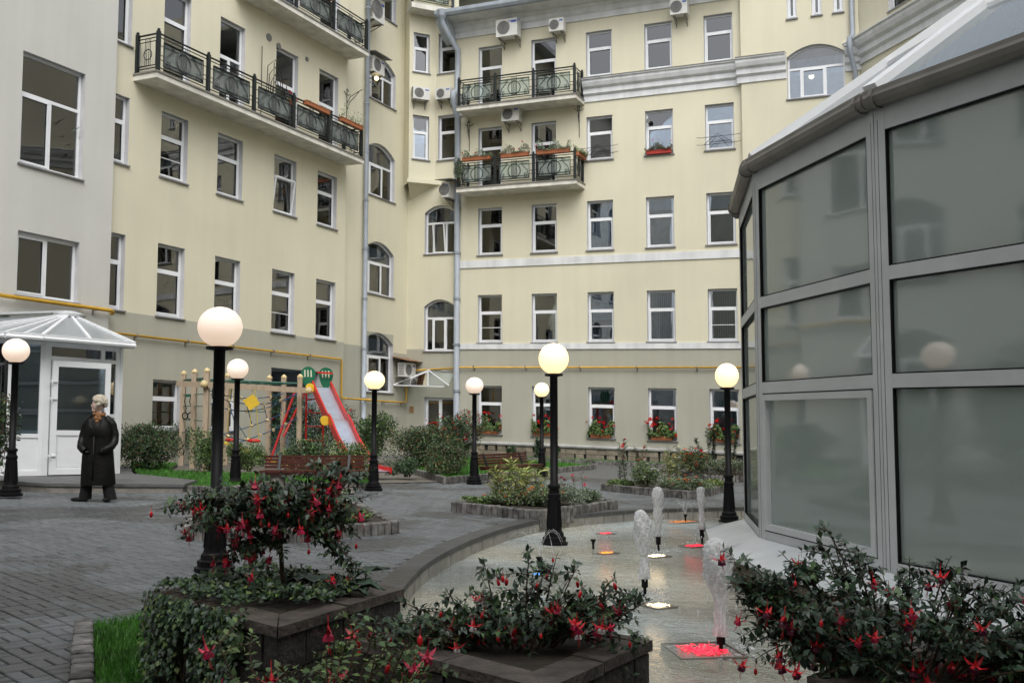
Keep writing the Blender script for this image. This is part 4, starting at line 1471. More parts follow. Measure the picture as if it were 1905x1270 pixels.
# ------------------------------------------------------------------ porch
PO = thing('entrance_porch', 'white glazed entrance porch with a faceted translucent roof and its door ajar', 'porch', W(-9, 20.8, .16))
PP = [(-11.9, 21.6), (-10.75, 19.95), (-9.80, 19.75), (-9.45, 20.10), (-8.42, 21.51), (-12.2, 23.5)]
PP = [(-12.9, 21.9), (-11.2, 19.9), (-9.92, 19.72), (-9.45, 20.10), (-8.42, 21.51)]
back1 = (PP[4][0] - nL[0] * 4.3, PP[4][1] - nL[1] * 4.3)
PP.append(back1)
ZB, ZE = .165, 2.86
for i in range(5):
    a, b_ = PP[i], PP[i + 1]
    w = Wall(a, (b_[0] - a[0], b_[1] - a[1]))
    # outward normal must face the yard
    L_ = math.hypot(b_[0] - a[0], b_[1] - a[1])
    w.n = (w.d[1], -w.d[0])
    fr = MB(w)
    pw = .085
    door = (i == 3)
    if door:
        pr = .30
        fr.box(.0, .13, -.07, 0, ZB, ZE); fr.box(L_ - .17, L_, -.07, 0, ZB, ZE)
        fr.box(L_ - .52, L_ - .43, -.07, 0, ZB, ZE)
        fr.box(.13, L_ - .17, -.07, -.002, 2.50, 2.58); fr.box(.13, L_ - .17, -.07, -.002, ZE - .09, ZE)
        fr.box(L_ - .43, L_ - .17, -.07, -.002, 1.35, 1.43)
        fr.box(L_ - .43, L_ - .17, -.05, -.01, ZB, .95)
        f = fr.build('frame', M['white'], PO)
        for (u0, u1, z0, z1) in ((.13, L_ - .17, 2.58, ZE - .09), (L_ - .43, L_ - .17, .95, 1.35), (L_ - .43, L_ - .17, 1.43, 2.5)):
            g = MB(w); g.box(u0, u1, -.04, -.034, z0, z1); g.build('pane', M['glass'], f)
        # the leaf, hinged on the left post and standing ajar
        dw = L_ - .52 - .15 + .10
        rz = math.radians(-10)
        d2 = (w.d[0] * math.cos(rz) - w.d[1] * math.sin(rz), w.d[0] * math.sin(rz) + w.d[1] * math.cos(rz))
        P0 = w(.13, .03, 0)
        wd = Wall((P0[0], P0[1]), d2)
        dm = MB(wd)
        z0, z1, zm = ZB + .02, 2.49, .98
        dm.box(0, .11, 0, .07, z0, z1); dm.box(dw - .11, dw, 0, .07, z0, z1)
        for a0, a1 in ((z0, z0 + .12), (zm, zm + .1), (z1 - .12, z1)): dm.box(.11, dw - .11, 0, .068, a0, a1)
        dm.box(.11, dw - .11, .02, .05, z0 + .12, zm)
        dl_ = dm.build('door', M['white'], PO)
        g = MB(wd)
        for (x0, x1, y0, y1) in ((.135, .143, z0 + .15, zm - .03), (dw - .143, dw - .135, z0 + .15, zm - .03)): g.box(x0, x1, .05, .053, y0, y1)
        g.box(.135, dw - .135, .05, .053, z0 + .145, z0 + .152); g.box(.135, dw - .135, .05, .053, zm - .037, zm - .03)
        g.build('panel_groove', M['consframe'], dl_)
        g = MB(wd); g.box(.11, dw - .11, .03, .04, zm + .1, z1 - .12); g.build('pane', M['glass'], dl_)
        g = MB(wd); g.tube([(dw - .05, .07, 1.12), (dw - .05, .13, 1.14), (dw - .05, .13, 1.42), (dw - .05, .07, 1.44)], .014, 6); g.build('handle', M['white'], dl_)
        for zz in (.55, 1.7, 2.05):
            g = MB(wd); g.box(-.05, .09, .07, .10, zz, zz + .035); g.box(-.02, .0, .07, .11, zz - .05, zz + .1); g.build('hinge', M['white'], dl_)
    else:
        fr.box(.0, pw, -.07, 0, ZB, ZE); fr.box(L_ - pw, L_, -.07, 0, ZB, ZE)
        for z0, z1 in ((ZB, ZB + .1), (.92, 1.0), (2.78, ZE)): fr.box(pw, L_ - pw, -.07, -.002, z0, z1)
        if L_ > 1.4: fr.box(L_ / 2 - .04, L_ / 2 + .04, -.07, -.003, ZB, ZE)
        f = fr.build('frame', M['white'], PO)
        g = MB(w); g.box(pw, L_ - pw, -.05, -.02, ZB + .1, .92); g.build('lower_panel', M['white'], f)
        g = MB(w); g.box(pw, L_ - pw, -.04, -.034, 1.0, 2.78); g.build('pane', M['glass'], f)
PC = (-10.35, 23.0)
EO = []
for (x, y) in PP:
    v = Vector((x - PC[0], y - PC[1])); v2 = v * (1 + .42 / max(v.length, .1))
    EO.append((PC[0] + v2.x, PC[1] + v2.y))
EO[0] = (-13.2, 21.5); EO[-1] = tuple(WBAY(-1.0 - 2.42, .02, 0)[:2])
EO[-1] = (EO[-2][0] - nL[0] * 4.5, EO[-2][1] - nL[1] * 4.5)
RT = (-10.1, 22.6, 3.66); RT2 = (-12.6, 23.9, 3.66)
for i in range(5):
    A, B_ = EO[i], EO[i + 1]
    top = RT2 if i == 0 else RT
    seg = [Vector((*A, 2.93)), Vector((*B_, 2.93)), Vector(RT), Vector(RT2 if i == 0 else RT)]
    g = MB(T0)
    if i == 0: g.add([seg[0], seg[1], Vector(RT), Vector(RT2)], [(0, 1, 2, 3)])
    else: g.add([seg[0], seg[1], Vector(RT)], [(0, 1, 2)])
    g.build('roof_pane', M['frost'], PO)
    g = MB(T0); g.tube([(A[0], A[1], 2.90), (B_[0], B_[1], 2.90)], .055, 8); g.obox((A[0], A[1], 2.97), (B_[0], B_[1], 2.97), .05, .03); g.build('gutter', M['white'], PO)
    g = MB(T0)
    g.obox((B_[0], B_[1], 2.96), RT, .07, .06, up=(0, 0, 1))
    if i in (2, 3, 1):
        m_ = ((A[0] + B_[0]) / 2, (A[1] + B_[1]) / 2, 2.96)
        g.obox(m_, RT, .06, .05)
    g.build('rafter', M['white'], PO)
g = MB(T0); g.lathe((RT[0], RT[1], 3.6), [(.34, 0), (.36, .06), (.1, .14)], 10); g.obox((RT[0], RT[1], 3.72), (RT2[0], RT2[1], 3.72), .3, .05); g.build('ridge_cap', M['consframe'], PO)

# ------------------------------------------------------------------ lamp posts
def make_lamp(gm):
    t = thing('street_lamp', 'x', 'street lamp', (0, 0, 0))
    p = MB(); p.lathe((0, 0, 0), [(.18, 0), (.185, .045), (.155, .06), (.16, .11), (.13, .125), (.125, .17), (.105, .19), (.098, .24), (.078, .60), (.086, .615), (.090, .66), (.072, .675), (.068, .73), (.085, .745), (.085, .775), (.056, .80)], 16)
    for k in range(8):
        a = 2 * math.pi * k / 8
        p.tube([(.102 * math.cos(a), .102 * math.sin(a), .24), (.080 * math.cos(a), .080 * math.sin(a), .59)], .009, 5)
    p.build('base', M['black'], t, smooth=False)
    p = MB(); p.tube([(0, 0, .78), (0, 0, 2.22)], .053, 14); p.build('pole', M['black'], t, smooth=True)
    p = MB(); p.lathe((0, 0, 2.19), [(.07, 0), (.125, .01), (.125, .035), (.07, .04)], 16); p.build('collar', M['black'], t)
    p = MB(); p.ball((0, 0, 2.425), .205, n=32, m=20); p.build('globe', gm, t, smooth=True)
    return t


LAMPS = [
    (-8.45, 16.9, .03, 2.69, 'pink', 'lit globe lamp at far left beside the shrub and the white porch'),
    (-2.90, 9.84, 0, 2.59, 'pink', 'nearest lit globe lamp, its post rising behind the standard fuchsia'),
    (-5.66, 20.5, .0, 2.65, 'pink', 'lit globe lamp in front of the climbing frame, behind the nearest lamp'),
    (-2.91, 21.06, 0, 2.51, 'warm', 'lit globe lamp standing beside the foot of the red slide'),
    (-.91, 24.14, 0, 2.57, 'pink', 'lit globe lamp at the left end of the right bench'),
    (.85, 28.5, 0, 2.66, 'warm', 'smallest lit globe lamp, just left of the tall lamp in the pool'),
    (.60, 14.29, -.2, 2.68, 'warm', 'tall lit globe lamp standing in the water at the pool edge'),
    (3.99, 18.46, -.2, 2.73, 'warm', 'lit globe lamp in the pool next to the conservatory corner'),
]
protos = {}
for x, y, z0, zt, kind, lab in LAMPS:
    s_ = (zt - z0) / 2.63
    if kind in protos:
        t = copy_tree(protos[kind])
    else:
        t = make_lamp(M['globe_pink' if kind == 'pink' else 'globe_warm']); protos[kind] = t
    t.location = W(x, y, z0); t.scale = (1.06, 1.06, s_); t['label'] = lab; t['group'] = 'globe lamps around the courtyard'
    t.rotation_euler = (0, 0, random.uniform(0, 1))


# ------------------------------------------------------------------ benches
def bench(label, x, y, rz, L_, back_d=.40):
    t = thing('park_bench', label, 'bench', W(x, y, 0), 'slatted benches in the courtyard', rz)
    for i in range(4):
        p = MB(); yy = -.22 + i * .125
        p.box(-L_ / 2, L_ / 2, yy, yy + .105, .40, .445); p.build('seat_slat', M['benchwood'], None).parent = t
    for i in range(4):
        p = MB(); zz = .47 + i * .068; oy = .27 + i * .02
        p.box(-L_ / 2, L_ / 2, oy, oy + .03, zz, zz + .054); p.build('back_slat', M['benchwood'], None).parent = t
    for sx in (-1, 1):
        p = MB(); cx_ = sx * (L_ / 2 - .32)
        p.lathe((cx_, .02, 0), [(.19, 0), (.17, .03), (.155, .15), (.155, .39)], 8, sy=1.15, ph=math.pi / 8)
        p.build('leg', M['concrete'], None).parent = t
        p = MB(); p.obox((sx * (L_ / 2 - .3), .2, .38), (sx * (L_ / 2 - .3), .36, .74), .05, .04); p.build('back_support', M['iron'], None).parent = t
    p = MB(); p.box(-L_ / 2 + .02, L_ / 2 - .02, -.2, .25, .355, .395); p.build('seat_frame', M['benchwood'], None).parent = t
    return t


bench('reddish slatted bench seen from the front, between the climbing frame and the standard fuchsia', -4.0, 20.0, 0.02, 2.0)
bench('reddish slatted bench set at an angle, right of a lamp post, one stone leg showing', .02, 25.05, math.atan2(1.8, 1.24), 2.15)

# ------------------------------------------------------------------ climbing frame
PF = thing('climbing_frame', 'wooden climbing frame with tan posts, green bars, rope net and red slide beside it', 'climbing frame', W(-7.5, 28, 0))
PTS = dict(a1=(-9.38, 28.4), a2=(-8.62, 27.0), a3=(-7.98, 26.0), b1=(-8.33, 29.1), c1=(-7.27, 29.8), c2=(-6.65, 29.0), c3=(-6.03, 28.3))
for k, (x, y) in PTS.items():
    p = MB(T0); p.box(x - .065, x + .065, y - .065, y + .065, 0, 2.58); p.build('post', M['timber'], PF)
    p = MB(T0); p.lathe((x, y, 2.58), [(.085, 0), (.09, .04), (.05, .08), (.02, .11)], 8); p.build('post_cap', M['cap'], PF)


def bars(pairs, r_, m_, nm):
    for a, b_ in pairs:
        p = MB(T0); p.tube([a, b_], r_, 6); p.build(nm, M[m_], PF)


def P3(k, z): return (*PTS[k], z)


p = MB(T0); p.obox((-8.85, 26.35, 2.26), (PTS['a3'][0] - .04, PTS['a3'][1] - .1, 2.24), .1, .14); p.build('beam', M['timber'], PF)
p = MB(T0); p.obox((PTS['a3'][0] + .05, PTS['a3'][1] - .1, 2.24), (-5.75, 28.05, 2.22), .1, .15); p.build('beam', M['timber'], PF)
for q in ((PTS['a3'][0] - .02, PTS['a3'][1] - .16, 2.25), (-5.72, 28.0, 2.22)):
    p = MB(T0); p.ball(q, .10, n=10, m=6); p.build('beam_cap', M['cap'], PF)
bars([(P3('a1', 2.42), P3('c1', 2.42)), (P3('a2', 2.42), P3('c3', 2.42)), (P3('a1', 2.42), P3('a3', 2.42)), (P3('c1', 2.42), P3('c3', 2.42))], .025, 'gsteel', 'top_rail')
for k in range(9):
    f_ = (k + .5) / 9
    A = Vector(P3('a1', 2.40)).lerp(Vector(P3('c1', 2.40)), f_); B_ = Vector(P3('a2', 2.40)).lerp(Vector(P3('c3', 2.40)), f_)
    bars([(A, B_)], .016, 'gsteel', 'rung')
for z in (.55, .95, 1.3, 1.68, 2.0):
    bars([(P3('a1', z), P3('a2', z)), (P3('a2', z), P3('a3', z))], .014, 'gsteel', 'rung')
for z in (.5, .85, 1.2, 1.6, 1.95):
    bars([(P3('c1', z), P3('c2', z))], .014, 'gsteel', 'rung')
bars([(P3('b1', 1.6), P3('c1', 1.58)), (P3('b1', .95), P3('b1', 2.3))], .014, 'gsteel', 'rung')
# rope net between the end frames with cream clamps
rope = MB(T0); clamp = []
c = Vector((-7.1, 27.0, 1.95))
for A, B_, sag in (((-7.9, 26.1, 2.0), (-6.1, 28.2, 2.1), .45), ((-7.9, 26.1, 1.75), (-6.1, 28.3, 2.15), .55), ((-7.95, 26.2, 2.1), (-6.6, 28.9, 2.15), .30),
                   ((-7.7, 26.4, .95), (-6.1, 28.2, 1.75), .12), ((-7.4, 26.6, .72), (-6.05, 28.2, 1.45), .10), ((-7.9, 26.1, 1.1), (-7.0, 27.1, .8), .12)):
    A, B_ = Vector(A), Vector(B_)
    pts = []
    for k in range(11):
        f_ = k / 10
        q = A.lerp(B_, f_); q.z -= sag * 4 * f_ * (1 - f_) * .6
        pts.append(q)
    rope.tube(pts, .013, 5)
    for k in (2, 4, 6, 8): clamp.append(pts[k])
for k in range(5):
    rope.tube([clamp[k], clamp[(k + 12) % len(clamp)]], .011, 5)
rope.build('rope_net', M['rope'], PF)
cm_ = MB(); cm_.box(-.03, .03, -.03, .03, -.035, .035); cme = cm_.mesh('rope_clamp', M['cap'])
for q in clamp: place(cme, 'rope_clamp', W(*q), random.uniform(0, 1.5), PF, rx=random.uniform(0, 1))
p = MB(T0)
cx, cz, s_ = -7.0, 1.83, .22
for dy in (0, .02): pass
p.add([(cx - s_, 26.7, cz + .04), (cx - .03, 26.75, cz - s_), (cx + s_, 26.8, cz - .03), (cx + .04, 26.75, cz + s_), (cx - s_, 26.72, cz + .04), (cx - .03, 26.77, cz - s_), (cx + s_, 26.82, cz - .03), (cx + .04, 26.77, cz + s_)],
      [(0, 1, 2, 3), (7, 6, 5, 4), (0, 4, 5, 1), (1, 5, 6, 2), (2, 6, 7, 3), (3, 7, 4, 0)])
p.build('foot_plate', M['yplastic'], PF)
# swing seats on yellow ropes
for sx in (-7.55, -6.95):
    p = MB(T0)
    for dx in (-.13, .13): p.tube([(sx + dx, 26.9, .82), (sx + dx * .25, 26.8, 2.2)], .011, 5)
    p.build('swing_rope', M['ropey'], PF)
    p = MB(T0); p.ball((sx, 26.9, .80), .19, .15, .055, n=12, m=6); p.build('swing_seat', M['rplastic'], PF, smooth=True)
for dx in (0, .14):
    p = MB(T0); x = -8.95 + dx
    p.tube([(x, 27.3, 1.95), (x - .03, 27.3, 1.8), (x + .03, 27.3, 1.62), (x, 27.3, 1.5)], .012, 5)
    p.tube([(x + .075 * math.cos(a * math.pi / 6), 27.3, 1.41 + .09 * math.sin(a * math.pi / 6)) for a in range(12)], .017, 6, closed=True)
    p.build('gym_ring', M['black'], PF)
p = MB(T0); p.obox((-8.95, 27.3, 1.95), (-8.7, 27.3, 1.97), .05, .05); p.build('ring_bracket', M['gsteel'], PF)
p = MB(T0); p.obox((-7.4, 25.6, .78), (-5.6, 25.4, .18), .12, .05); p.build('seesaw_board', M['yplastic'], PF)
p = MB(T0); p.tube([(-5.85, 25.5, .30), (-5.5, 25.5, .42)], .02, 6); p.tube([(-5.85, 25.2, .32), (-5.5, 25.2, .36)], .02, 6); p.build('seesaw_handle', M['rplastic'], PF)

SL = thing('slide', 'red-sided metal playground slide with two rounded green panels at its top', 'slide', W(-4.3, 26, 0))
path = [(-5.45, 28.5, 2.33), (-5.05, 27.65, 1.80), (-4.78, 27.10, 1.46), (-4.62, 26.75, 1.36), (-4.30, 26.1, .90), (-3.95, 25.4, .52), (-3.66, 24.9, .30), (-3.40, 24.6, .25), (-3.15, 24.35, .22)]
path = smooth_line(path, 4)
dirv = []
for i, q in enumerate(path):
    a = path[max(0, i - 1)]; c = path[min(len(path) - 1, i + 1)]
    t = Vector((c.x - a.x, c.y - a.y, 0)).normalized()
    dirv.append(Vector((t.y, -t.x, 0)))
mb = MB(T0)
hw = .24
for i in range(len(path) - 1):
    a, b_ = path[i], path[i + 1]; na, nb = dirv[i], dirv[i + 1]
    dn = Vector((0, 0, -.02))
    mb.add([a - na * hw, a + na * hw, b_ + nb * hw, b_ - nb * hw, a - na * hw + dn, a + na * hw + dn, b_ + nb * hw + dn, b_ - nb * hw + dn], [(0, 1, 2, 3), (7, 6, 5, 4)])
mb.build('chute', M['steel'], SL, smooth=True)
for sg in (-1, 1):
    mb = MB(T0)
    for i in range(len(path) - 1):
        vs = []
        for q, nn in ((path[i], dirv[i]), (path[i + 1], dirv[i + 1])):
            hh_ = .18 if i < len(path) - 9 else .09
            for d, z in ((.24, -.10 if hh_ > .1 else -.05), (.29, -.10 if hh_ > .1 else -.05), (.29, hh_), (.24, hh_)):
                vs.append(q + nn * (d * sg) + Vector((0, 0, z)))
        mb.add(vs, [(0, 1, 5, 4), (1, 2, 6, 5), (2, 3, 7, 6), (3, 0, 4, 7)])
        if i == 0: mb.add(vs[:4], [(0, 1, 2, 3)])
        if i == len(path) - 2: mb.add(vs[4:], [(0, 1, 2, 3)])
    mb.build('side_rail', M['rplastic'], SL)
for q, z in (((-5.72, 28.15), 2.30), ((-5.02, 26.7), 1.40)):
    p = MB(T0); p.tube([(q[0], q[1], z), (q[0] + .03, q[1] - .05, z)], .13, 14); p.build('yellow_disc', M['yplastic'], SL)
for i, (cx, cy) in enumerate(((-5.85, 28.55), (-5.38, 28.75))):
    n = 20
    outl = []
    for k in range(n):
        a = 2 * math.pi * k / n
        x, z = math.cos(a), math.sin(a)
        if z >= 0: outl.append((x * .21, 2.72 + z * .2))
        else: outl.append((x * (.21 - .05 * abs(z) + (.03 if abs(z) > .9 else 0)), 2.72 + max(z, -.96) * .42))
    front = [(cx + x, cy - .02, z) for x, z in outl]; back = [(cx + x, cy + .02, z) for x, z in outl]
    p = MB(T0)
    p.add(front + back, [tuple(range(n)), tuple(reversed(range(n, 2 * n)))] + [(k, n + k, n + (k + 1) % n, (k + 1) % n) for k in range(n)])
    pn = p.build('guard_panel', M['gplastic'], SL)
    for dx in (-.07, 0.02, .11):
        p = MB(T0); p.obox((cx + dx - .02, cy - .024, 2.62), (cx + dx - .03, cy - .024, 2.82), .035, .008, up=(0, 1, 0)); p.build('slot', M['yellow'], pn)
p = MB(T0); p.obox((-5.6, 28.6, 2.76), (-5.15, 28.6, 2.75), .04, .05); p.build('grab_bar', M['rplastic'], SL)
p = MB(T0); p.box(-6.0, -5.2, 28.6, 29.3, 2.28, 2.34); p.build('platform', M['gsteel'], SL)
for x in (-6.05, -5.55):
    p = MB(T0); p.obox((x, 29.35, 0), (x, 29.3, 2.3), .05, .05); p.build('ladder_rail', M['rplastic'], SL)
for z in (.35, .8, 1.2, 1.6, 2.0):
    p = MB(T0); p.tube([(-6.05, 29.33, z), (-5.55, 29.33, z)], .018, 5); p.build('ladder_rung', M['rplastic'], SL)
for a, b_ in (((-6.3, 28.9, 2.2), (-6.9, 28.4, .1)), ((-6.0, 28.9, 2.2), (-6.5, 28.4, .9))):
    p = MB(T0); p.tube([a, b_], .035, 6); p.build('climbing_pole', M['rplastic'], SL)
for q in ((-4.75, 27.0, 1.3), (-3.75, 25.05, .3)):
    p = MB(T0); p.obox((q[0], q[1] + .15, 0), (q[0], q[1] + .15, q[2]), .05, .05); p.build('support_post', M['iron'], SL)

# ------------------------------------------------------------------ person
PE = thing('person', 'person with blond curly hair, long black leather coat and ochre scarf, hands in pockets', 'person', W(-6.93, 16.75, 0))
import bmesh


def skin_body(name, verts, edges, radii, parent, m_, root=0, sub=1):
    me = bpy.data.meshes.new(name + '_cage')
    me.from_pydata(verts, edges, [])
    o = bpy.data.objects.new(name, me)
    COL.objects.link(o)
    sk = o.modifiers.new('s', 'SKIN')
    sk.use_smooth_shade = True
    ss = o.modifiers.new('u', 'SUBSURF'); ss.levels = sub; ss.render_levels = sub
    d = me.skin_vertices[0].data
    for i, r_ in enumerate(radii): d[i].radius = r_ if hasattr(r_, '__len__') else (r_, r_)
    for i in range(len(verts)): d[i].use_root = (i == root)
    dg = bpy.context.evaluated_depsgraph_get()
    m2 = bpy.data.meshes.new_from_object(o.evaluated_get(dg))
    o.modifiers.clear(); o.data = m2
    m2.materials.clear(); m2.materials.append(m_)
    o.parent = parent
    return o


bv_ = [(0, 0, .92), (0, 0, 1.1), (0, 0, 1.28), (.0, .0, 1.42), (-.01, -.01, 1.50),      # 0-4 pelvis..neck top
       (-.02, -.02, 1.575), (-.02, -.01, 1.63),                                        # 5,6 head
       (-.12, 0, .86), (-.17, .0, .48), (-.20, .02, .10), (-.25, -.01, .05),           # 7-10 left leg
       (.12, 0, .86), (.17, -.03, .48), (.20, .06, .09), (.15, -.05, .05),             # 11-14 right
       (-.13, 0, 1.34), (-.25, .02, 1.13), (-.265, -.05, .96), (-.17, -.13, .88),        # 15-18 arm
       (.13, 0, 1.34), (.25, .02, 1.13), (.265, -.05, .96), (.17, -.13, .88)]            # 19-22
be_ = [(0, 1), (1, 2), (2, 3), (3, 4), (4, 5), (5, 6), (0, 7), (7, 8), (8, 9), (9, 10), (0, 11), (11, 12), (12, 13), (13, 14), (2, 15), (15, 16), (16, 17), (17, 18), (2, 19), (19, 20), (20, 21), (21, 22)]
br_ = [.13, .12, .10, .06, .052, .082, .07, .10, .07, .05, .035, .10, .07, .05, .035, .045, .04, .03, .02, .045, .04, .03, .02]
body = skin_body('body', bv_, be_, br_, PE, M['skin'])
hd = MB()       # face features
hc = Vector((-.025, -.015, 1.60))
hd.ball(hc, .088, .098, .118, n=18, m=12)
hd.ball(hc + Vector((-.075, -.045, -.005)), .020, .016, .028, n=8, m=6)       # nose
hd.ball(hc + Vector((-.068, -.045, -.055)), .016, .022, .009, n=8, m=5)       # lips
hd.ball(hc + Vector((-.045, -.04, -.088)), .034, .034, .026, n=8, m=6)        # chin
hd.ball(hc + Vector((.03, -.09, -.005)), .016, .010, .030, n=8, m=5)          # ear
# merge the head features into the body surface
bm = bmesh.new(); bm.from_mesh(body.data)
hm_ = hd.mesh('h', M['skin'], True); bm.from_mesh(hm_)
for f in bm.faces: f.smooth = True
bm.to_mesh(body.data); bm.free()
for nm, q in (('eye', (-.066, -.072, .020)), ('eye', (-.084, -.02, .020))):
    p = MB(); p.ball(hc + Vector(q), .011, .011, .008, n=8, m=5); p.build(nm, M['black'], None).parent = PE
hr = MB()
for k in range(110):
    a = random.uniform(0, 2 * math.pi); e_ = random.uniform(-.25, 1.0)
    d = Vector((math.cos(a) * math.cos(e_ * 1.4), math.sin(a) * math.cos(e_ * 1.4), math.sin(e_ * 1.4)))
    if d.x < -.35 and d.y < .25 and d.z < .55: continue
    if d.z < -.1 and d.x < .1 and d.y < 0: continue
    q = hc + Vector((.018 + d.x * .092, .012 + d.y * .10, .028 + d.z * .105))
    hr.ball(q + d * .012, random.uniform(.030, .042), n=7, m=5, jit=.15)
o = hr.build('hair', M['hair'], None, smooth=True); o.parent = PE


def loft(mb, rings, n=20, mi=0):
    """rings: (cx, cy, z, rx, ry)"""
    vs, fs = [], []
    for j, (cx, cy, z, rx, ry) in enumerate(rings):
        for k in range(n):
            a = 2 * math.pi * k / n
            wob = 1 + .025 * math.sin(3 * a + j * .9) + .015 * math.sin(7 * a + j)
            vs.append((cx + rx * math.cos(a) * wob, cy + ry * math.sin(a) * wob, z))
    for i in range(len(rings) - 1):
        for k in range(n):
            l = (k + 1) % n
            fs.append((i * n + k, i * n + l, (i + 1) * n + l, (i + 1) * n + k))
    mb.add(vs, fs, mi)


ct = MB()
loft(ct, [(0, 0, .27, .275, .19), (.005, 0, .30, .28, .195), (0, 0, .6, .262, .185), (0, 0, .85, .245, .18), (0, 0, 1.0, .235, .175), (0, 0, 1.09, .234, .172), (0, 0, 1.10, .240, .177), (0, 0, 1.22, .228, .162),
          (0, 0, 1.31, .195, .145), (0, 0, 1.37, .145, .115), (0, 0, 1.405, .11, .095), (-.005, 0, 1.44, .085, .085), (-.005, 0, 1.445, .06, .06)], 24)
for sg in (-1, 1):
    pts = smooth_line([(sg * .10, 0, 1.37), (sg * .195, .01, 1.30), (sg * .245, .02, 1.15), (sg * .265, 0, 1.02), (sg * .25, -.08, .92), (sg * .19, -.15, .87), (sg * .14, -.165, .84)], 3)
    n_ = len(pts)
    ct.tube(pts, [.070 - .010 * k / n_ + .004 * math.sin(k * 2.1) for k in range(n_)], 12)
    ct.box(sg * .13 - .06, sg * .13 + .06, -.19, -.165, .80, .84)
ct.box(-.012, .012, -.197, -.175, .30, 1.08)
# lapels
ct.add([(-.02, -.10, 1.42), (-.12, -.12, 1.36), (-.09, -.165, 1.24), (0, -.165, 1.2)], [(0, 1, 2, 3)]); ct.add([(.0, -.10, 1.42), (.1, -.12, 1.36), (.08, -.165, 1.24), (.01, -.167, 1.2)], [(3, 2, 1, 0)])
o = ct.build('coat', M['coat'], None, smooth=True); o.parent = PE
tr_ = MB()
loft(tr_, [(-.20, .01, .03, .095, .10), (-.195, .01, .06, .098, .105), (-.17, 0, .3, .085, .095), (-.14, 0, .5, .09, .10)], 14)
loft(tr_, [(.21, .04, .03, .10, .105), (.205, .04, .06, .10, .105), (.17, 0, .3, .085, .095), (.14, 0, .5, .09, .10)], 14)
o = tr_.build('trousers', M['trouser'], None, smooth=True); o.parent = PE
sh = MB()
sh.ball((-.29, -.03, .035), .13, .05, .04, n=12, m=6); sh.ball((-.21, .0, .04), .07, .05, .045, n=12, m=6)
o = sh.build('shoe', M['coat'], None, smooth=True); o.parent = PE
sh = MB(); sh.ball((.19, -.06, .035), .06, .12, .04, n=12, m=6)
o = sh.build('shoe', M['coat'], None, smooth=True); o.parent = PE
sc = MB()
sc.tube([(.075 * math.cos(a * .524), .075 * math.sin(a * .524) - .01, 1.445 + .012 * math.sin(a)) for a in range(12)], .032, 8, closed=True)
for q in ((.02, -.09, 1.42, .045), (.045, -.11, 1.37, .04), (-.005, -.12, 1.38, .04), (.02, -.135, 1.33, .032)): sc.ball(q[:3], q[3], q[3] * .7, q[3], n=9, m=6, jit=.12)
o = sc.build('scarf', M['scarf'], None, smooth=True); o.parent = PE
PE.scale = (1.02, 1.02, 1.0)


# ------------------------------------------------------------------ air conditioners
def ac(w, u0, z0, label, wd=.85, ht=.6, dp=.32, gap=.22, grille_side=0, canopy=None):
    t = thing('air_conditioner', label, 'air conditioner', w(u0 + wd / 2, gap, z0), 'air conditioner units on the facades')
    p = MB(w); p.box(u0, u0 + wd, gap, gap + dp, z0, z0 + ht); p.build('casing', M['ac'], t)
    cu, cz = (u0 + wd * .36, z0 + ht * .5)
    p = MB(w)
    for r_ in (.23, .17, .11, .05):
        rr = r_ * ht / .6
        p.tube([(cu + rr * math.cos(a * math.pi / 8), gap + dp + .008, cz + rr * math.sin(a * math.pi / 8)) for a in range(16)], .009, 4, closed=True)
    for a in range(6):
        p.tube([(cu, gap + dp + .01, cz), (cu + .23 * ht / .6 * math.cos(a * math.pi / 3), gap + dp + .01, cz + .23 * ht / .6 * math.sin(a * math.pi / 3))], .006, 4)
    p.tube([(cu, gap + dp + .001, cz), (cu, gap + dp + .004, cz)], .235 * ht / .6, 16)
    p.build('fan_grille', M['acdark'], t)
    p = MB(w)
    for k in range(7): p.box(u0 - .004, u0, gap + .05, gap + dp - .04, z0 + .08 + k * .065, z0 + .11 + k * .065)
    p.build('side_vent', M['acdark'], t)
    p = MB(w); p.box(u0 + wd * .72, u0 + wd * .95, gap + dp + .001, gap + dp + .005, z0 + ht * .74, z0 + ht * .84); p.build('badge', M['blue'], t)
    for uu in (u0 + .12, u0 + wd - .12):
        p = MB(w)
        p.obox((uu, .0, z0 - .03), (uu, gap + dp + .02, z0 - .03), .035, .04); p.obox((uu, .01, z0 - .3), (uu, gap + dp * .8, z0 - .05), .025, .025); p.obox((uu, .01, z0 - .34), (uu, .01, z0 - .02), .035, .02)
        p.build('bracket', M['gutter'], t)
    if canopy:
        p = MB(w); p.add([(u0 - .2, .0, z0 + ht + .22), (u0 + wd + .2, .0, z0 + ht + .22), (u0 + wd + .2, gap + dp + .25, z0 + ht + .06), (u0 - .2, gap + dp + .25, z0 + ht + .06),
                          (u0 - .2, .0, z0 + ht + .24), (u0 + wd + .2, .0, z0 + ht + .24), (u0 + wd + .2, gap + dp + .25, z0 + ht + .08), (u0 - .2, gap + dp + .25, z0 + ht + .08)],
                         [(0, 1, 2, 3), (4, 7, 6, 5), (0, 3, 7, 4), (3, 2, 6, 7), (2, 1, 5, 6), (1, 0, 4, 5)])
        p.build('rain_hood', M[canopy], t)


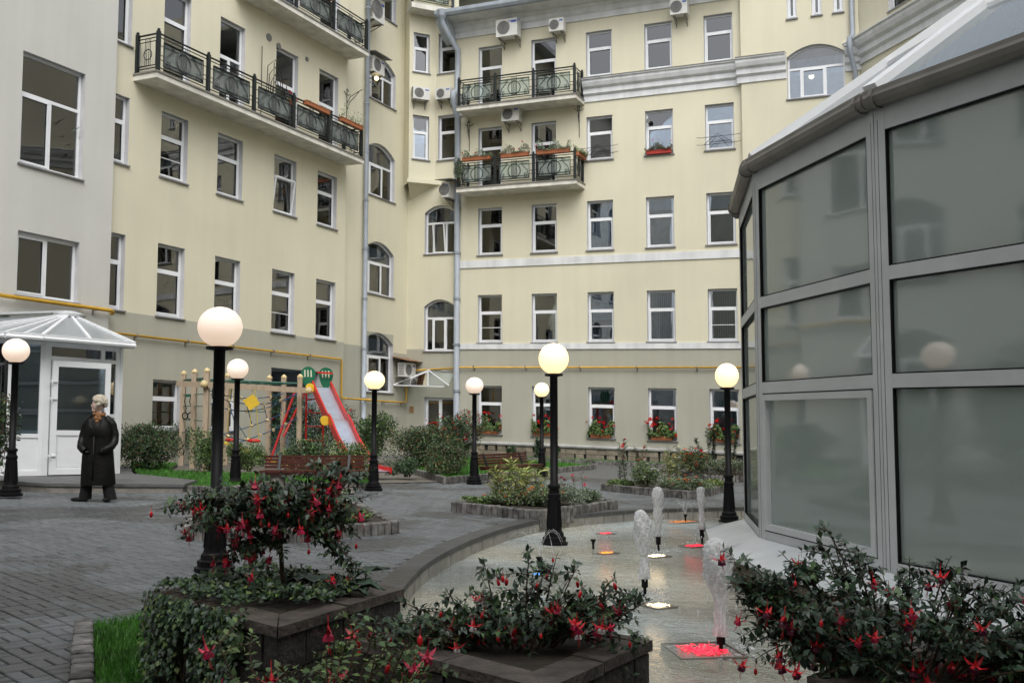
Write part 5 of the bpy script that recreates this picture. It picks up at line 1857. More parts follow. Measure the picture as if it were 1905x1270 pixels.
def writing(t_, w, u, o, z, h, text, m_):
    cu = bpy.data.curves.new('lettering', 'FONT')
    cu.body = text; cu.size = h; cu.extrude = .002; cu.align_x = 'LEFT'
    tmp = bpy.data.objects.new('lettering', cu); COL.objects.link(tmp)
    dg = bpy.context.evaluated_depsgraph_get()
    me = bpy.data.meshes.new_from_object(tmp.evaluated_get(dg))
    bpy.data.objects.remove(tmp)
    me.materials.clear(); me.materials.append(m_)
    ob = bpy.data.objects.new('lettering', me); COL.objects.link(ob)
    ob.parent = t_
    q = Vector(w(u, o, z)) - wl_of(t_)
    X = Vector((w.d[0], w.d[1], -K * w.d[0])).normalized(); N_ = Vector((w.n[0], w.n[1], 0)); Z = X.cross(N_) * -1
    if Z.z < 0: Z = -Z
    ob.matrix_local = Matrix.Translation(q) @ Matrix(((X.x, Z.x, N_.x, 0), (X.y, Z.y, N_.y, 0), (X.z, Z.z, N_.z, 0), (0, 0, 0, 1)))


ac(WB, .52, 17.12, 'big white air conditioner with blue lettering above the left door, upper right balcony', .95, .72, .4)
ACB = [o for o in bpy.data.objects if o.name.startswith('air_conditioner')][-1]
writing(ACB, WB, .52 + .56, .63, 17.12 + .56, .12, 'SAMSUNG', M['blue'])
ac(WB, 2.82, 17.08, 'white air conditioner above the right door of the upper right balcony', .62, .52, .3)
ac(WB, 7.78, 17.05, 'white air conditioner on its own under the eaves between the two right window columns', .66, .58, .3)
ac(WB, .72, 13.62, 'white air conditioner under the slab of the upper right balcony', .78, .58, .3)
ac(WF, .07, 14.86, 'square white air conditioner in the canted corner, left of the pair', .72, .52, .3, gap=.08)
ac(WB, -2.42, 14.92, 'white air conditioner in the canted corner, right of the pair beside the downpipe', .72, .48, .3, gap=.08)
ac(WR, 10.15, 15.0, 'air conditioner with a lit lamp beneath, beside the end of the upper left balcony', .78, .62, .42, gap=.55, canopy='gutter')
ac(WR, 10.35, 17.2, 'topmost air conditioner at the left, above the arched window by the downpipe', .8, .95, .5, gap=.3, canopy='gutter')
ac(WR, 13.25, 3.22, 'air conditioner under a rusty hood near the gas pipe in the corner', .85, .58, .34, gap=.2, canopy='rust')
ac(WB, -1.85, 10.62, 'narrow air conditioner under a dark hood beside the downpipe, left of the lower right balcony', .32, .62, .7, gap=.1, canopy='acdark')
lm = MB(WR); lm.ball((10.55, .85, 14.82), .09, n=10, m=6)
tag(lm.build('wall_lamp', M['l_warm'], None, smooth=True), 'small lit lamp under the air conditioner by the upper left balcony', 'lamp')


# ------------------------------------------------------------------ gas pipes
def gaspipe(label, segs, brs):
    t = thing('gas_pipe', label, 'gas pipe', segs[0][0](*segs[0][1][0]))
    for w, pts, r_ in segs:
        p = MB(w); p.tube(pts, r_, 8); p.build('pipe', M['gas'], t, smooth=True)
    for w, u, z in brs:
        p = MB(w); p.box(u - .02, u + .02, -.01, .16, z - .06, z - .03); p.box(u - .02, u + .02, -.01, .015, z - .16, z - .03); p.tube([(u - .015, .12, z), (u + .015, .12, z)], .05, 8)
        p.build('bracket', M['gutter'], t)


gaspipe('thick yellow gas pipe along the grey bay above the porch roof', [(WBAY, [(-14, .14, 4.15), (-2.45, .14, 4.15), (-2.37, .10, 4.12), (-2.34, .02, 4.08)], .05)], [(WBAY, -5.9, 4.15), (WBAY, -2.95, 4.15)])
gaspipe('long yellow gas pipe along the left facade, dropping beside the downpipe, climbing in the corner',
        [(WM, [(-2.4, .10, 3.58), (7.98, .10, 3.57), (8.05, .10, 3.5), (8.05, .10, 2.25), (8.1, .10, 2.18), (8.34, .10, 2.17)], .035), (WI, [(8.3, .32, 2.17), (10.1, .3, 2.17)], .035),
         (WR, [(10.0, .2, 2.17), (13.95, .12, 2.17), (14.05, .12, 2.24), (14.05, .12, 3.5)], .035), (WB, [(-3.82, .12, 3.5), (-1.4, .12, 3.64)], .035)],
        [(WM, -1.4 + k * 1.9, 3.58) for k in range(5)] + [(WR, 11 + k * 1.4, 2.17) for k in range(3)] + [(WB, -2.8, 3.55)])
gaspipe('yellow gas pipe running level along the far facade above the ground-floor windows', [(WB, [(-1.42, .12, 3.66), (10.3, .12, 3.72)], .035), (WBR, [(10.3, .12, 3.72), (14.2, .12, 3.74)], .035)], [(WB, -.7 + k * 2.3, 3.70) for k in range(5)])


# ------------------------------------------------------------------ iron consoles, wire window guards
def scroll(label, w, pts_list, nm='iron_bracket', cat='iron bracket', r_=.014, group=None):
    c = w(*pts_list[0][0])
    mb = MB(w)
    for pts in pts_list: mb.tube(pts, r_, 5)
    o = mb.build(nm, M['iron'], None, origin=c)
    return tag(o, label, cat, group)


def console(w, u, z, lab, s=1.0):
    scroll(lab, w, [[(u, .05, z - 1.1), (u, .05, z + .25)], [(u, .05, z - .35), (u, .2, z - .1), (u, .5 * s, z + .02), (u, .72 * s, z + .1)], [(u, .05, z - .6), (u, .18, z - .3), (u, .42 * s, z - .12), (u, .6 * s, z + .05)],
                    [(u - .2, .06, z + .08), (u - .08, .06, z - .02), (u, .06, z), (u + .08, .06, z - .02), (u + .2, .06, z + .06)], [(u - .05, .06, z + .1), (u - .02, .1, z + .18), (u + .04, .1, z + .1)]])


console(WM, 8.22, 13.4, 'wrought-iron plant hook right of the last door on the upper left balcony')
console(WB, -.96, 13.75, 'wrought-iron plant hook left of the flower-decked lower right balcony', .4)
console(WB, 3.92, 13.9, 'wrought-iron plant hook right of the flower-decked lower right balcony', .4)
u, z = 4.0, 11.0
scroll('arched wrought-iron trellis standing on the long left balcony between two doors', WM,
       [[(3.5, .08, z), (3.5, .08, z + 2.55)], [(4.25, .5, z), (4.25, .5, z + 1.4)]] +
       [[(3.55 + .35 * (1 - s), .25, z + .9), (3.55 + .35 * (1 - s) + .05, .25, z + .9 + s * 1.0), (3.9, .3, z + 1.2 + s * 1.0), (4.2 - .3 * (1 - s), .35, z + .9 + s * .8), (4.25 - .3 * (1 - s), .35, z + .9)] for s in (1, .75, .5, .28)] +
       [[(3.85, .3, z + .6), (3.85, .3, z + 2.1)], [(3.95, .3, z + .6), (3.95, .3, z + 2.1)]], 'trellis', 'trellis')
for i, (u0, lab) in enumerate(((4.2, 'wire guard of thin iron rods across the window right of the lower right balcony'), (8.93, 'wire guard of thin iron rods across the window of the last column, fourth floor'))):
    z0 = 12.05
    scroll(lab, WB, [[(u0 - .3, .12, z0), (u0 - .1, .16, z0 - .03), (u0 + 1.2, .16, z0), (u0 + 1.35, .12, z0 + .04)], [(u0 - .3, .12, z0 + .28), (u0 - .1, .16, z0 + .25), (u0 + 1.2, .16, z0 + .28), (u0 + 1.35, .12, z0 + .32)],
                     [(u0, .16, z0), (u0 + .5, .17, z0 + .38), (u0 + 1.05, .16, z0)], [(u0 + .2, .16, z0), (u0 + .5, .17, z0 + .3), (u0 + .8, .16, z0)], [(u0, .16, z0), (u0, .02, z0)], [(u0 + 1.1, .16, z0), (u0 + 1.1, .02, z0)]],
           'window_guard', 'window guard', .011, 'wire guards on the far facade windows')

# ------------------------------------------------------------------ fountains
def jet(label, x, y, ztop, hr, sr, nz, lean=(0, 0), seed=1, head=.35):
    rnd = random.Random(seed)
    t = thing('water_jet', label, 'water jet', W(x, y, -.18), 'foaming jets in the pool')
    mb = MB()
    H = ztop + .18
    n, m_ = 40, 84
    ph = [rnd.uniform(0, 6.28) for _ in range(6)]
    vs, fs = [], []
    for j in range(m_ + 1):
        f_ = j / m_
        z = nz + (H - nz) * f_
        if f_ > 1 - head:
            q = (f_ - (1 - head)) / head
            r_ = sr + (hr - sr) * math.sin(min(1, q * 1.9) * math.pi / 2)
            if q > .62: r_ = hr * math.sqrt(max(0, 1 - ((q - .62) / .38) ** 2))
        else:
            r_ = sr * (1 + .25 * math.sin(f_ * 9 + ph[0]))
        cx_, cy_ = lean[0] * f_ * f_, lean[1] * f_
        for k in range(n):
            a = 2 * math.pi * k / n
            wv = 1 + .10 * math.sin(3 * a + f_ * 14 + ph[1]) + .07 * math.sin(7 * a - f_ * 30 + ph[2]) + rnd.uniform(-.10, .10) + .05 * math.sin(11 * a + f_ * 60 + ph[3])
            vs.append((cx_ + math.cos(a) * r_ * wv, cy_ + math.sin(a) * r_ * wv, z))
    for j in range(m_):
        for k in range(n):
            l = (k + 1) % n
            fs.append((j * n + k, j * n + l, (j + 1) * n + l, (j + 1) * n + k))
    mb.add(vs, fs)
    # falling drops and strings
    for k in range(34):
        a = rnd.uniform(0, 6.28); f_ = rnd.uniform(0, .75)
        rr = sr + (hr - sr) * rnd.uniform(.4, 1.3) + .25 * (.75 - f_) * rnd.uniform(0, .5)
        mb.ball((lean[0] * .5 + math.cos(a) * rr, lean[1] * .5 + math.sin(a) * rr, f_ * H), rnd.uniform(.003, .008), rnd.uniform(.003, .008), rnd.uniform(.006, .03), n=5, m=4)
    mb.build('foam', M['foam'], None, smooth=True).parent = t
    if nz > .02:
        p = MB(); p.tube([(0, 0, -.15), (0, 0, nz * .45)], .016, 8); p.tube([(0, 0, nz * .45), (0, 0, nz + .02)], .034, 10)
        p.build('nozzle', M['black'], None).parent = t
    # churned ring on the water
    p = MB()
    for k in range(60):
        a = rnd.uniform(0, 6.28); rr = rnd.uniform(.03, .3)
        p.ball((rr * math.cos(a), rr * math.sin(a), .004), rnd.uniform(.008, .03), rnd.uniform(.008, .03), .008, n=6, m=4, jit=.2)
    p.build('splash', M['spray'], None, smooth=True).parent = t


jet('foaming jet with a broad leaning head, left of the centre of the pool', 1.36, 10.35, .68, .085, .046, .16, (-.035, 0), 3, .66)
jet('tall foaming jet with a rounded head over the white pool light', 2.02, 13.9, .70, .076, .048, .20, (.0, 0), 5, .42)
jet('slim straight foaming jet beside the far red pool light', 2.80, 14.83, .66, .055, .045, .22, (-.01, 0), 8, .15)
jet('nearest and widest foaming jet rising from the big red pool light', 1.62, 7.87, .69, .108, .055, .12, (-.03, 0), 11, .58)


def plight(label, x, y, m_, sx=.16, sy=.16, frame=True, rz=.6):
    t = thing('pool_light', label, 'pool light', W(x, y, -.17), 'coloured lights set in the pool')
    p = MB()
    n = 15
    rnd = random.Random(int(x * 100))
    vs = [(-sx + 2 * sx * i / n, -sy + 2 * sy * j / n, rnd.uniform(-.004, .016)) for j in range(n + 1) for i in range(n + 1)]
    fs = [(j * (n + 1) + i, j * (n + 1) + i + 1, (j + 1) * (n + 1) + i + 1, (j + 1) * (n + 1) + i) for j in range(n) for i in range(n) if rnd.random() > .15 + .9 * (math.hypot(i - n / 2 + .5, j - n / 2 + .5) / n) ** 1.3]  # faces dropped towards the edge, shaping the glow like broken glitter on water
    p.add(vs, fs)
    o = p.build('lens_glitter', M[m_], None); o.parent = t
    p = MB()
    fx, fy = sx * 1.5, sy * 1.5
    for a, b_ in (((-fx, -fy), (fx, -fy)), ((fx, -fy), (fx, fy)), ((fx, fy), (-fx, fy)), ((-fx, fy), (-fx, -fy))): p.obox((*a, -.002), (*b_, -.002), .018, .012)
    p.add([(-fx, -fy, -.012), (fx, -fy, -.012), (fx, fy, -.012), (-fx, fy, -.012)], [(0, 1, 2, 3)])
    o = p.build('frame', M['gutter'], None); o.parent = t
    t.rotation_euler = (0, 0, rz)


plight('big red pool light at the foot of the nearest jet', 1.48, 7.85, 'l_red', .17, .17, rz=.15)
plight('white pool light in front of the broad-headed jet', 1.40, 9.68, 'l_white', .085, .085)
plight('bright white pool light under the tall round-headed jet', 1.90, 13.3, 'l_white', .11, .08)
plight('far red pool light at the foot of the slim jet', 2.64, 14.55, 'l_red', .14, .08)
plight('orange pool light in the middle of the water', 1.26, 13.45, 'l_orange', .10, .055)
plight('small red pool light under the far rim', 1.47, 15.8, 'l_red', .09, .06)
plight('dim blue pool light, leftmost in the pool', .30, 11.4, 'l_blue', .06, .035)
plight('dull orange pool light beside a small black sprinkler at the far rim', 3.05, 18.1, 'l_dull', .26, .13)
plight('small pale pool light half hidden behind the broad-headed jet', 2.23, 17.2, 'l_white', .06, .05)


def sprinkler(label, x, y, hgt, rad, n=13):
    t = thing('sprinkler', label, 'sprinkler', W(x, y, -.18), 'small black sprinklers in the pool')
    p = MB(); p.lathe((0, 0, 0), [(.015, -.1), (.015, .06), (.02, .09), (.042, .13), (.03, .135)], 10); p.build('nozzle', M['black'], None).parent = t
    p = MB()
    for k in range(n):
        a = 2 * math.pi * k / n + random.uniform(-.1, .1); rr = rad * random.uniform(.6, 1.2); hh = hgt * random.uniform(.75, 1.1)
        pts = []
        for j in range(9):
            f_ = j / 8
            pts.append((math.cos(a) * rr * f_, math.sin(a) * rr * f_, .15 + 4 * hh * f_ * (1 - f_) - .14 * f_))
        for j in range(8):
            if random.random() < .35: continue
            p.tube([pts[j], pts[j + 1]], .0018, 3, caps=False)
    p.build('spray', M['spray'], None).parent = t


sprinkler('small sprinkler at the foot of the tall lamp, throwing a thin spray', .32, 11.95, .35, .45)
sprinkler('small sprinkler on the dull orange light by the far rim', 3.14, 18.2, .30, .5)
sprinkler('small sprinkler beside the orange light in the middle of the pool', 1.12, 13.9, .25, .35)

# ------------------------------------------------------------------ plants
UP = Vector((0, 0, 1))


def rdir(rnd, zmin=-1, zmax=1):
    z = rnd.uniform(zmin, zmax); a = rnd.uniform(0, 6.283); r_ = math.sqrt(max(0, 1 - z * z))
    return Vector((r_ * math.cos(a), r_ * math.sin(a), z))


def np_leaves(P, D, Uv, L, Wd):
    """folded kite leaves; arrays -> verts, faces (all quads split to tris)"""
    D = D / np.linalg.norm(D, axis=1, keepdims=True)
    A = np.cross(D, Uv); A /= (np.linalg.norm(A, axis=1, keepdims=True) + 1e-6)
    Nn = np.cross(A, D)
    L = L[:, None]; Wd = Wd[:, None]
    mid = P + D * L * .48
    v = np.stack([P, mid + A * Wd / 2 + Nn * Wd * .12, P + D * L - Nn * L * .15, mid - A * Wd / 2 + Nn * Wd * .12, mid], 1)
    return v.reshape(-1, 3)


LF = np.array([[0, 4, 1], [0, 3, 4], [1, 4, 2], [4, 3, 2]])


def leaf_object(name, parent, P, D, Uv, L, Wd, mats, mi=None, kind=None):
    n = len(P)
    V = np_leaves(P, D, Uv, L, Wd)
    F = (LF[None] + (np.arange(n) * 5)[:, None, None]).reshape(-1, 3)
    m_ = None if mi is None else np.repeat(mi, 4)
    o = bpy.data.objects.new(name, fast_mesh(name, V, F, [M[k] for k in mats], m_))
    COL.objects.link(o); o.parent = parent
    if kind: o['kind'] = kind
    return o


def shrub(name, label, cat, x, y, rx, ry, h, n, L=.05, mats=('leafm', 'leafd'), mixp=(.6, .4), z0=.1, flowers=0, fm='red', fs=.03, seed=1, group=None, stems=9, lump=8, squash=.75, low=.02, flowerdroop=False, fillin=.35):
    rg = np.random.default_rng(seed)
    t = thing(name, label, cat, W(x, y, z0), group)
    # lumps make an uneven outline
    C_, Rr = [], []
    for k in range(lump):
        a = rg.uniform(0, 6.28); q = rg.uniform(.15, .75)
        C_.append((math.cos(a) * rx * q, math.sin(a) * ry * q, h * rg.uniform(.25, .72)))
        Rr.append((rx * rg.uniform(.3, .55), ry * rg.uniform(.3, .55), h * rg.uniform(.2, .36)))
    C_ = np.array(C_); Rr = np.array(Rr)
    C_[0] = (0, 0, h * .45); Rr[0] = (rx * .7, ry * .7, h * .45)
    n = int(n * 1.5)
    idx = rg.integers(0, lump, n)
    d = rg.normal(size=(n, 3)); d /= np.linalg.norm(d, axis=1, keepdims=True)
    rad = rg.uniform(0, 1, n) ** fillin
    P = C_[idx] + d * Rr[idx] * rad[:, None] * rg.normal(1, .07, (n, 1))
    P[:, 2] = np.maximum(P[:, 2], low + rg.uniform(0, .06, n))
    D = d * .7 + rg.normal(size=(n, 3)) * .6 + np.array([0, 0, .15])
    Uv = rg.normal(size=(n, 3)) * .5 + np.array([0, 0, 1.0])
    Ls = L * rg.uniform(.6, 1.25, n)
    mi = rg.choice(len(mats), n, p=mixp)
    leaf_object('foliage', t, P, D, Uv, Ls, Ls * rg.uniform(.42, .62, n), mats, mi, kind='stuff')
    mb = MB()
    for k in range(stems):
        j = rg.integers(0, lump)
        e = Vector(C_[j]) + Vector(rdir(random, .1, 1)) * float(Rr[j][2]) * .7
        b = Vector((rg.normal(0, .05), rg.normal(0, .05), -.02))
        m_ = b.lerp(e, .5) + Vector((0, 0, h * .08))
        mb.tube([b, m_, e], [.012, .008, .004], 5)
    o = mb.build('stems', M['twig'], None); o.parent = t
    if flowers:
        fmsh = flower_mesh(fm, fs)
        for k in range(flowers):
            j = rg.integers(0, lump)
            dd = rdir(random, -.1, 1); 
            if dd.y > .2: dd.y = -dd.y
            q = Vector(C_[j]) + Vector((dd.x * Rr[j][0], dd.y * Rr[j][1], dd.z * Rr[j][2])) * 1.06
            place_child(fmsh, 'flower', q, t, random.uniform(0, 6), random.uniform(.7, 1.25))
    return t


def place_child(me, name, loc, parent, rz=0, sc=1.0, rx=0.0, ry=0.0):
    o = bpy.data.objects.new(name, me)
    COL.objects.link(o); o.parent = parent
    o.location = loc; o.rotation_euler = (rx, ry, rz); o.scale = (sc, sc, sc)
    return o


_fm = {}


def flower_mesh(kind, s_):
    key = (kind, s_)
    if key in _fm: return _fm[key]
    mb = MB()
    rnd = random.Random(5)
    if kind in ('scarlet', 'pinkhead'):     # a rounded head of many florets
        for k in range(16):
            d = rdir(rnd, -.4, 1)
            c = Vector(d) * s_ * .6
            mb.add([c + Vector((s_ * .3, 0, 0)), c + Vector((0, s_ * .3, .1 * s_)), c + Vector((-s_ * .3, 0, 0)), c + Vector((0, -s_ * .3, .1 * s_))], [(0, 1, 2, 3)])
            mb.add([c + Vector((0, 0, s_ * .3)), c + Vector((0, s_ * .28, 0)), c + Vector((0, 0, -s_ * .3)), c + Vector((0, -s_ * .28, 0))], [(0, 1, 2, 3)])
        me = mb.mesh('flower_head', M['scarlet' if kind == 'scarlet' else 'pink'])
    elif kind in ('orange', 'white'):
        for ring in range(2):
            for k in range(9):
                a = 2 * math.pi * k / 9 + ring * .3
                r_ = s_ * (1 - .35 * ring)
                mb.add([(0, 0, ring * .2 * s_), (math.cos(a - .3) * r_ * .8, math.sin(a - .3) * r_ * .8, .25 * s_ + ring * .3 * s_), (math.cos(a) * r_, math.sin(a) * r_, .2 * s_ + ring * .3 * s_), (math.cos(a + .3) * r_ * .8, math.sin(a + .3) * r_ * .8, .25 * s_ + ring * .3 * s_)], [(0, 1, 2, 3)])
        me = mb.mesh('flower_head', M['orange' if kind == 'orange' else 'petalw'])
    else:      # rose-like small flower
        for ring in range(3):
            for k in range(5):
                a = 2 * math.pi * k / 5 + ring * .6
                r_ = s_ * (1 - .27 * ring)
                zz = ring * .25 * s_
                mb.add([(0, 0, zz * .4), (math.cos(a - .55) * r_ * .75, math.sin(a - .55) * r_ * .75, zz + .1 * s_), (math.cos(a) * r_, math.sin(a) * r_, zz + .2 * s_), (math.cos(a + .55) * r_ * .75, math.sin(a + .55) * r_ * .75, zz + .1 * s_)], [(0, 1, 2, 3)])
        me = mb.mesh('flower_head', M[kind])
    _fm[key] = me
    return me


def fuchsia_mesh(name, sep, cor, s_=1.0, openness=1.0):
    """a hanging fuchsia flower: tube, four reflexed sepals, cup of petals, stamens"""
    mb = MB()
    mb.tube([(0, 0, .030), (0, 0, 0.0)], .0012, 4, 0)
    mb.lathe((0, 0, -.014), [(.0025, .016), (.0045, .008), (.006, 0)], 7, 0)
    for k in range(4):
        a = math.pi / 2 * k + .3
        ca, sa = math.cos(a), math.sin(a)
        T_ = lambda r_, w_, z_: [(ca * r_ - sa * w_, sa * r_ + ca * w_, z_), (ca * r_ + sa * w_, sa * r_ - ca * w_, z_)]
        p0 = T_(.005, .004, -.013); p1 = T_(.016 * openness, .0065, -.017); p2 = T_(.028 * openness, .0045, -.010 - .012 * (1 - openness))
        tip = (ca * .040 * openness, sa * .040 * openness, -.002 - .03 * (1 - openness))
        mb.add(p0 + p1 + p2 + [tip], [(0, 1, 3, 2), (2, 3, 5, 4), (4, 5, 6)], 0)
    for k in range(5):
        a = 2 * math.pi * k / 5
        pts = []
        for (r_, w_, z_) in ((.004, .004, -.014), (.012, .009, -.024), (.013, .010, -.036)):
            pts += [(math.cos(a) * r_ - math.sin(a) * w_, math.sin(a) * r_ + math.cos(a) * w_, z_), (math.cos(a) * r_ + math.sin(a) * w_, math.sin(a) * r_ - math.cos(a) * w_, z_)]
        mb.add(pts, [(0, 1, 3, 2), (2, 3, 5, 4)], 1)
    for k in range(4):
        a = 2 * math.pi * k / 4
        mb.tube([(0, 0, -.03), (math.cos(a) * .004, math.sin(a) * .004, -.058 - .004 * k)], .0007, 3, 0, caps=False)
    mb.v = [(x * s_, y * s_, z * s_) for x, y, z in mb.v]
    return mb.mesh(name, [M[sep], M[cor]])


FM = {'red': fuchsia_mesh('fuchsia_flower', 'red', 'magenta', 1.15), 'dark': fuchsia_mesh('fuchsia_flower', 'red', 'purple', 1.25, 1.15),
      'white': fuchsia_mesh('fuchsia_flower', 'red', 'petalw', 1.1), 'pink': fuchsia_mesh('fuchsia_flower', 'pink', 'magenta', 1.15)}
bud = MB(); bud.tube([(0, 0, .03), (0, 0, 0)], .001, 4); bud.ball((0, 0, -.012), .008, .008, .015, n=8, m=6)
BUD = bud.mesh('fuchsia_bud', M['red'], True)


def branch(rnd, a, b_, lift):
    mid = a.lerp(b_, .5) + Vector((rnd.uniform(-.05, .05), rnd.uniform(-.05, .05), lift))
    pts = []
    for k in range(9):
        t = k / 8
        pts.append(a * (1 - t) ** 2 + mid * 2 * t * (1 - t) + b_ * t * t)
    return pts


def fuchsia(label, x, y, z0, trunk, tips, nfl, kinds, L=.038, seed=1, step=.020, twig2=2, hang=.02, mats=('leafd', 'leafm'), mixp=(.78, .22), nbud=12):
    """trunk: list of points (local); tips: (attachment index or point, tip point, lift)"""
    rnd = random.Random(seed)
    rg = np.random.default_rng(seed)
    t = thing('fuchsia_shrub', label, 'fuchsia', W(x, y, z0))
    st_ = MB()
    st_.tube(trunk, [.016 - .008 * i / len(trunk) for i in range(len(trunk))], 7)
    P, D, Uv, Ls = [], [], [], []
    ends = []

    def foliate(pts, f0=.3):
        n_ = len(pts) - 1
        for i in range(n_):
            a, b_ = pts[i], pts[i + 1]
            if (i + 1) / n_ < f0: continue
            L_ = (b_ - a).length
            dd = (b_ - a).normalized()
            m_ = max(1, int(L_ / step))
            for k in range(m_):
                q = a.lerp(b_, (k + rnd.random() * .5) / m_)
                side = dd.cross(UP)
                if side.length < .1: side = Vector((1, 0, 0))
                side.normalize()
                rot = rnd.uniform(0, 3.14)
                s1 = side * math.cos(rot) + dd.cross(side) * math.sin(rot)
                for sg in (1, -1):
                    d2 = s1 * sg + dd * .55 + Vector((rnd.gauss(0, .25), rnd.gauss(0, .25), rnd.gauss(-.10, .25)))
                    P.append(q); D.append(d2); Uv.append((rnd.gauss(0, .35), rnd.gauss(-.2, .35), 1.0)); Ls.append(L * rnd.uniform(.6, 1.35) * (1.1 - .45 * (i / n_)))
    for (s0, tip, lift) in tips:
        a = Vector(s0); b_ = Vector(tip)
        pts = branch(rnd, a, b_, lift)
        st_.tube(pts, [.006 - .0045 * i / 8 for i in range(9)], 5)
        foliate(pts)
        ends.append(pts[-1]); ends.append(pts[6])
        for k in range(twig2):
            i0 = rnd.randint(2, 7)
            d = rdir(rnd, -.5, .7)
            e = pts[i0] + Vector(d) * rnd.uniform(.07, .19)
            p2 = branch(rnd, pts[i0], e, .03)
            st_.tube(p2[::2], [.003, .0025, .002, .0015, .001], 4)
            foliate(p2, .1)
            ends.append(p2[-1])
    st_.build('stems', M['twig'], None).parent = t
    P = np.array([tuple(p) for p in P]); D = np.array([tuple(d) for d in D]); Uv = np.array(Uv); Ls = np.array(Ls)
    mi = rg.choice(len(mats), len(P), p=mixp)
    leaf_object('foliage', t, P, D, Uv, Ls, Ls * rg.uniform(.44, .6, len(P)), mats, mi, kind='stuff')
    for k in range(nfl):
        q = rnd.choice(ends) + Vector((rnd.uniform(-.03, .03), rnd.uniform(-.075, -.01), -rnd.uniform(-.01, .04) - hang * .6))
        place_child(FM[rnd.choice(kinds)], 'flower', q, t, rnd.uniform(0, 6), rnd.uniform(.85, 1.2), rx=rnd.uniform(-.35, .35), ry=rnd.uniform(-.35, .35))
    for k in range(nbud):
        q = rnd.choice(ends) + Vector((rnd.uniform(-.03, .03), rnd.uniform(-.05, .01), -rnd.uniform(.01, .05)))
        place_child(BUD, 'bud', q, t, rnd.uniform(0, 6), rnd.uniform(.8, 1.25), rx=rnd.uniform(-.4, .4))
    return t


def crown_tips(rnd, c, r_, n, start, zlo=-.3, zhi=1.0, lift=.06):
    out = []
    for k in range(n):
        d = rdir(rnd, zlo, zhi)
        q = rnd.uniform(.55, 1.0)
        out.append((tuple(Vector(start) + Vector((rnd.uniform(-.03, .03), rnd.uniform(-.03, .03), rnd.uniform(-.04, .06)))), (c[0] + d.x * r_[0] * q, c[1] + d.y * r_[1] * q, c[2] + d.z * r_[2] * q), lift * rnd.uniform(.3, 1.3)))
    return out


rnd = random.Random(21)
# the standard fuchsia on the planter (local coordinates around its stem foot)
trunk = [Vector((.02, 0, -.03)), Vector((.0, 0, .12)), Vector((-.01, 0, .26)), Vector((.01, 0, .40))]
tips = crown_tips(rnd, (-.06, -.02, .48), (.52, .36, .13), 46, trunk[3], -.8, 1.0, .05)
tips += crown_tips(rnd, (-.32, -.05, .40), (.20, .2, .09), 14, (-.05, 0, .42), -.9, .8, .08)
for q in ((-.70, -.05, .46), (-.66, -.0, .42), (-.62, .0, .36), (-.58, -.1, .50), (-.56, -.1, .30), (.40, -.1, .20), (.44, -.05, .30), (.46, -.12, .12), (.42, -.1, .08), (.40, 0, .36), (.36, 0, .56), (.40, .05, .64), (.33, .02, .66), (.46, .0, .58)):
    tips.append(((.0, 0, .42), q, .10))
    tips.append(((.0, 0, .40), (q[0] * .93, q[1] + .06, q[2] + .04), .10))
tips += crown_tips(rnd, (-.2, -.05, .2), (.25, .15, .08), 6, (0, 0, .3), -.8, .5, .02)
fuchsia('standard fuchsia with a spreading crown of red and magenta flowers in the left planter', -1.28, 5.62, .56, trunk, tips, 70, ['red', 'red', 'red', 'pink'], .050, 3, .027, 3, nbud=30)

rnd = random.Random(8)
tips = []
for k in range(66):
    x_ = rnd.uniform(-.68, .62); y_ = rnd.uniform(-.36, .25)
    tips.append(((x_ * .35, y_ * .5, 0), (x_, y_, .06 + .20 * (1 - abs(x_) / .8) * rnd.random() + (.10 if x_ > 0 else 0) * rnd.random()), .07))
for q in ((-.18, 0, .40), (-.36, -.02, .26), (.18, 0, .42), (.14, .05, .36), (.28, 0, .36), (.45, 0, .25), (.56, -.05, .12), (.62, -.1, .22), (.60, -.1, .0), (.52, -.2, -.12), (-.5, -.15, -.02), (-.42, -.25, -.04), (-.3, -.28, 0), (.1, .0, .3), (.25, .1, .3), (-.78, .0, .08), (-.8, -.05, .02), (-.74, -.1, .0), (-.6, -.2, .02), (.3, -.2, .3), (.05, -.05, .46)):
    tips.append(((q[0] * .55, 0, .03), q, .04))
fuchsia('low sprawling fuchsia with red and white flowers on the bottom-centre planter', .04, 4.84, .50, [Vector((0, 0, -.04)), Vector((0, 0, .1))], tips, 38, ['red', 'red', 'white', 'white', 'pink'], .046, 5, .024, 2, hang=.0, nbud=45)

rnd = random.Random(14)
tips = []
for k in range(84):
    x_ = rnd.uniform(-.68, .95); y_ = rnd.uniform(-.5, .3)
    hh = .50 - .25 * max(0, x_ - .1) - .2 * max(0, -x_ - .3)
    tips.append(((x_ * .4, y_ * .5, .0), (x_, y_, rnd.uniform(-.05, hh)), .08))
for q in ((-.32, .15, .66), (-.34, .15, .58), (-.66, -.02, .42), (-.70, -.05, .34), (-.64, -.1, .28), (-.5, 0, .50), (-.2, 0, .56), (.05, 0, .52), (.25, 0, .52), (.4, 0, .42), (.58, 0, .38), (.75, -.1, .25), (-.6, -.2, .12), (-.68, -.15, .2), (-.78, .0, .46), (-.82, -.02, .40), (-.80, .0, .32), (-.76, -.05, .24), (-.72, .05, .50), (-.55, .05, .54), (-.75, -.05, .10)):
    tips.append(((q[0] * .5, q[1] * .5, .15), q, .10)); tips.append(((q[0] * .5, q[1] * .5, .1), (q[0] + .05, q[1], q[2] - .05), .09))
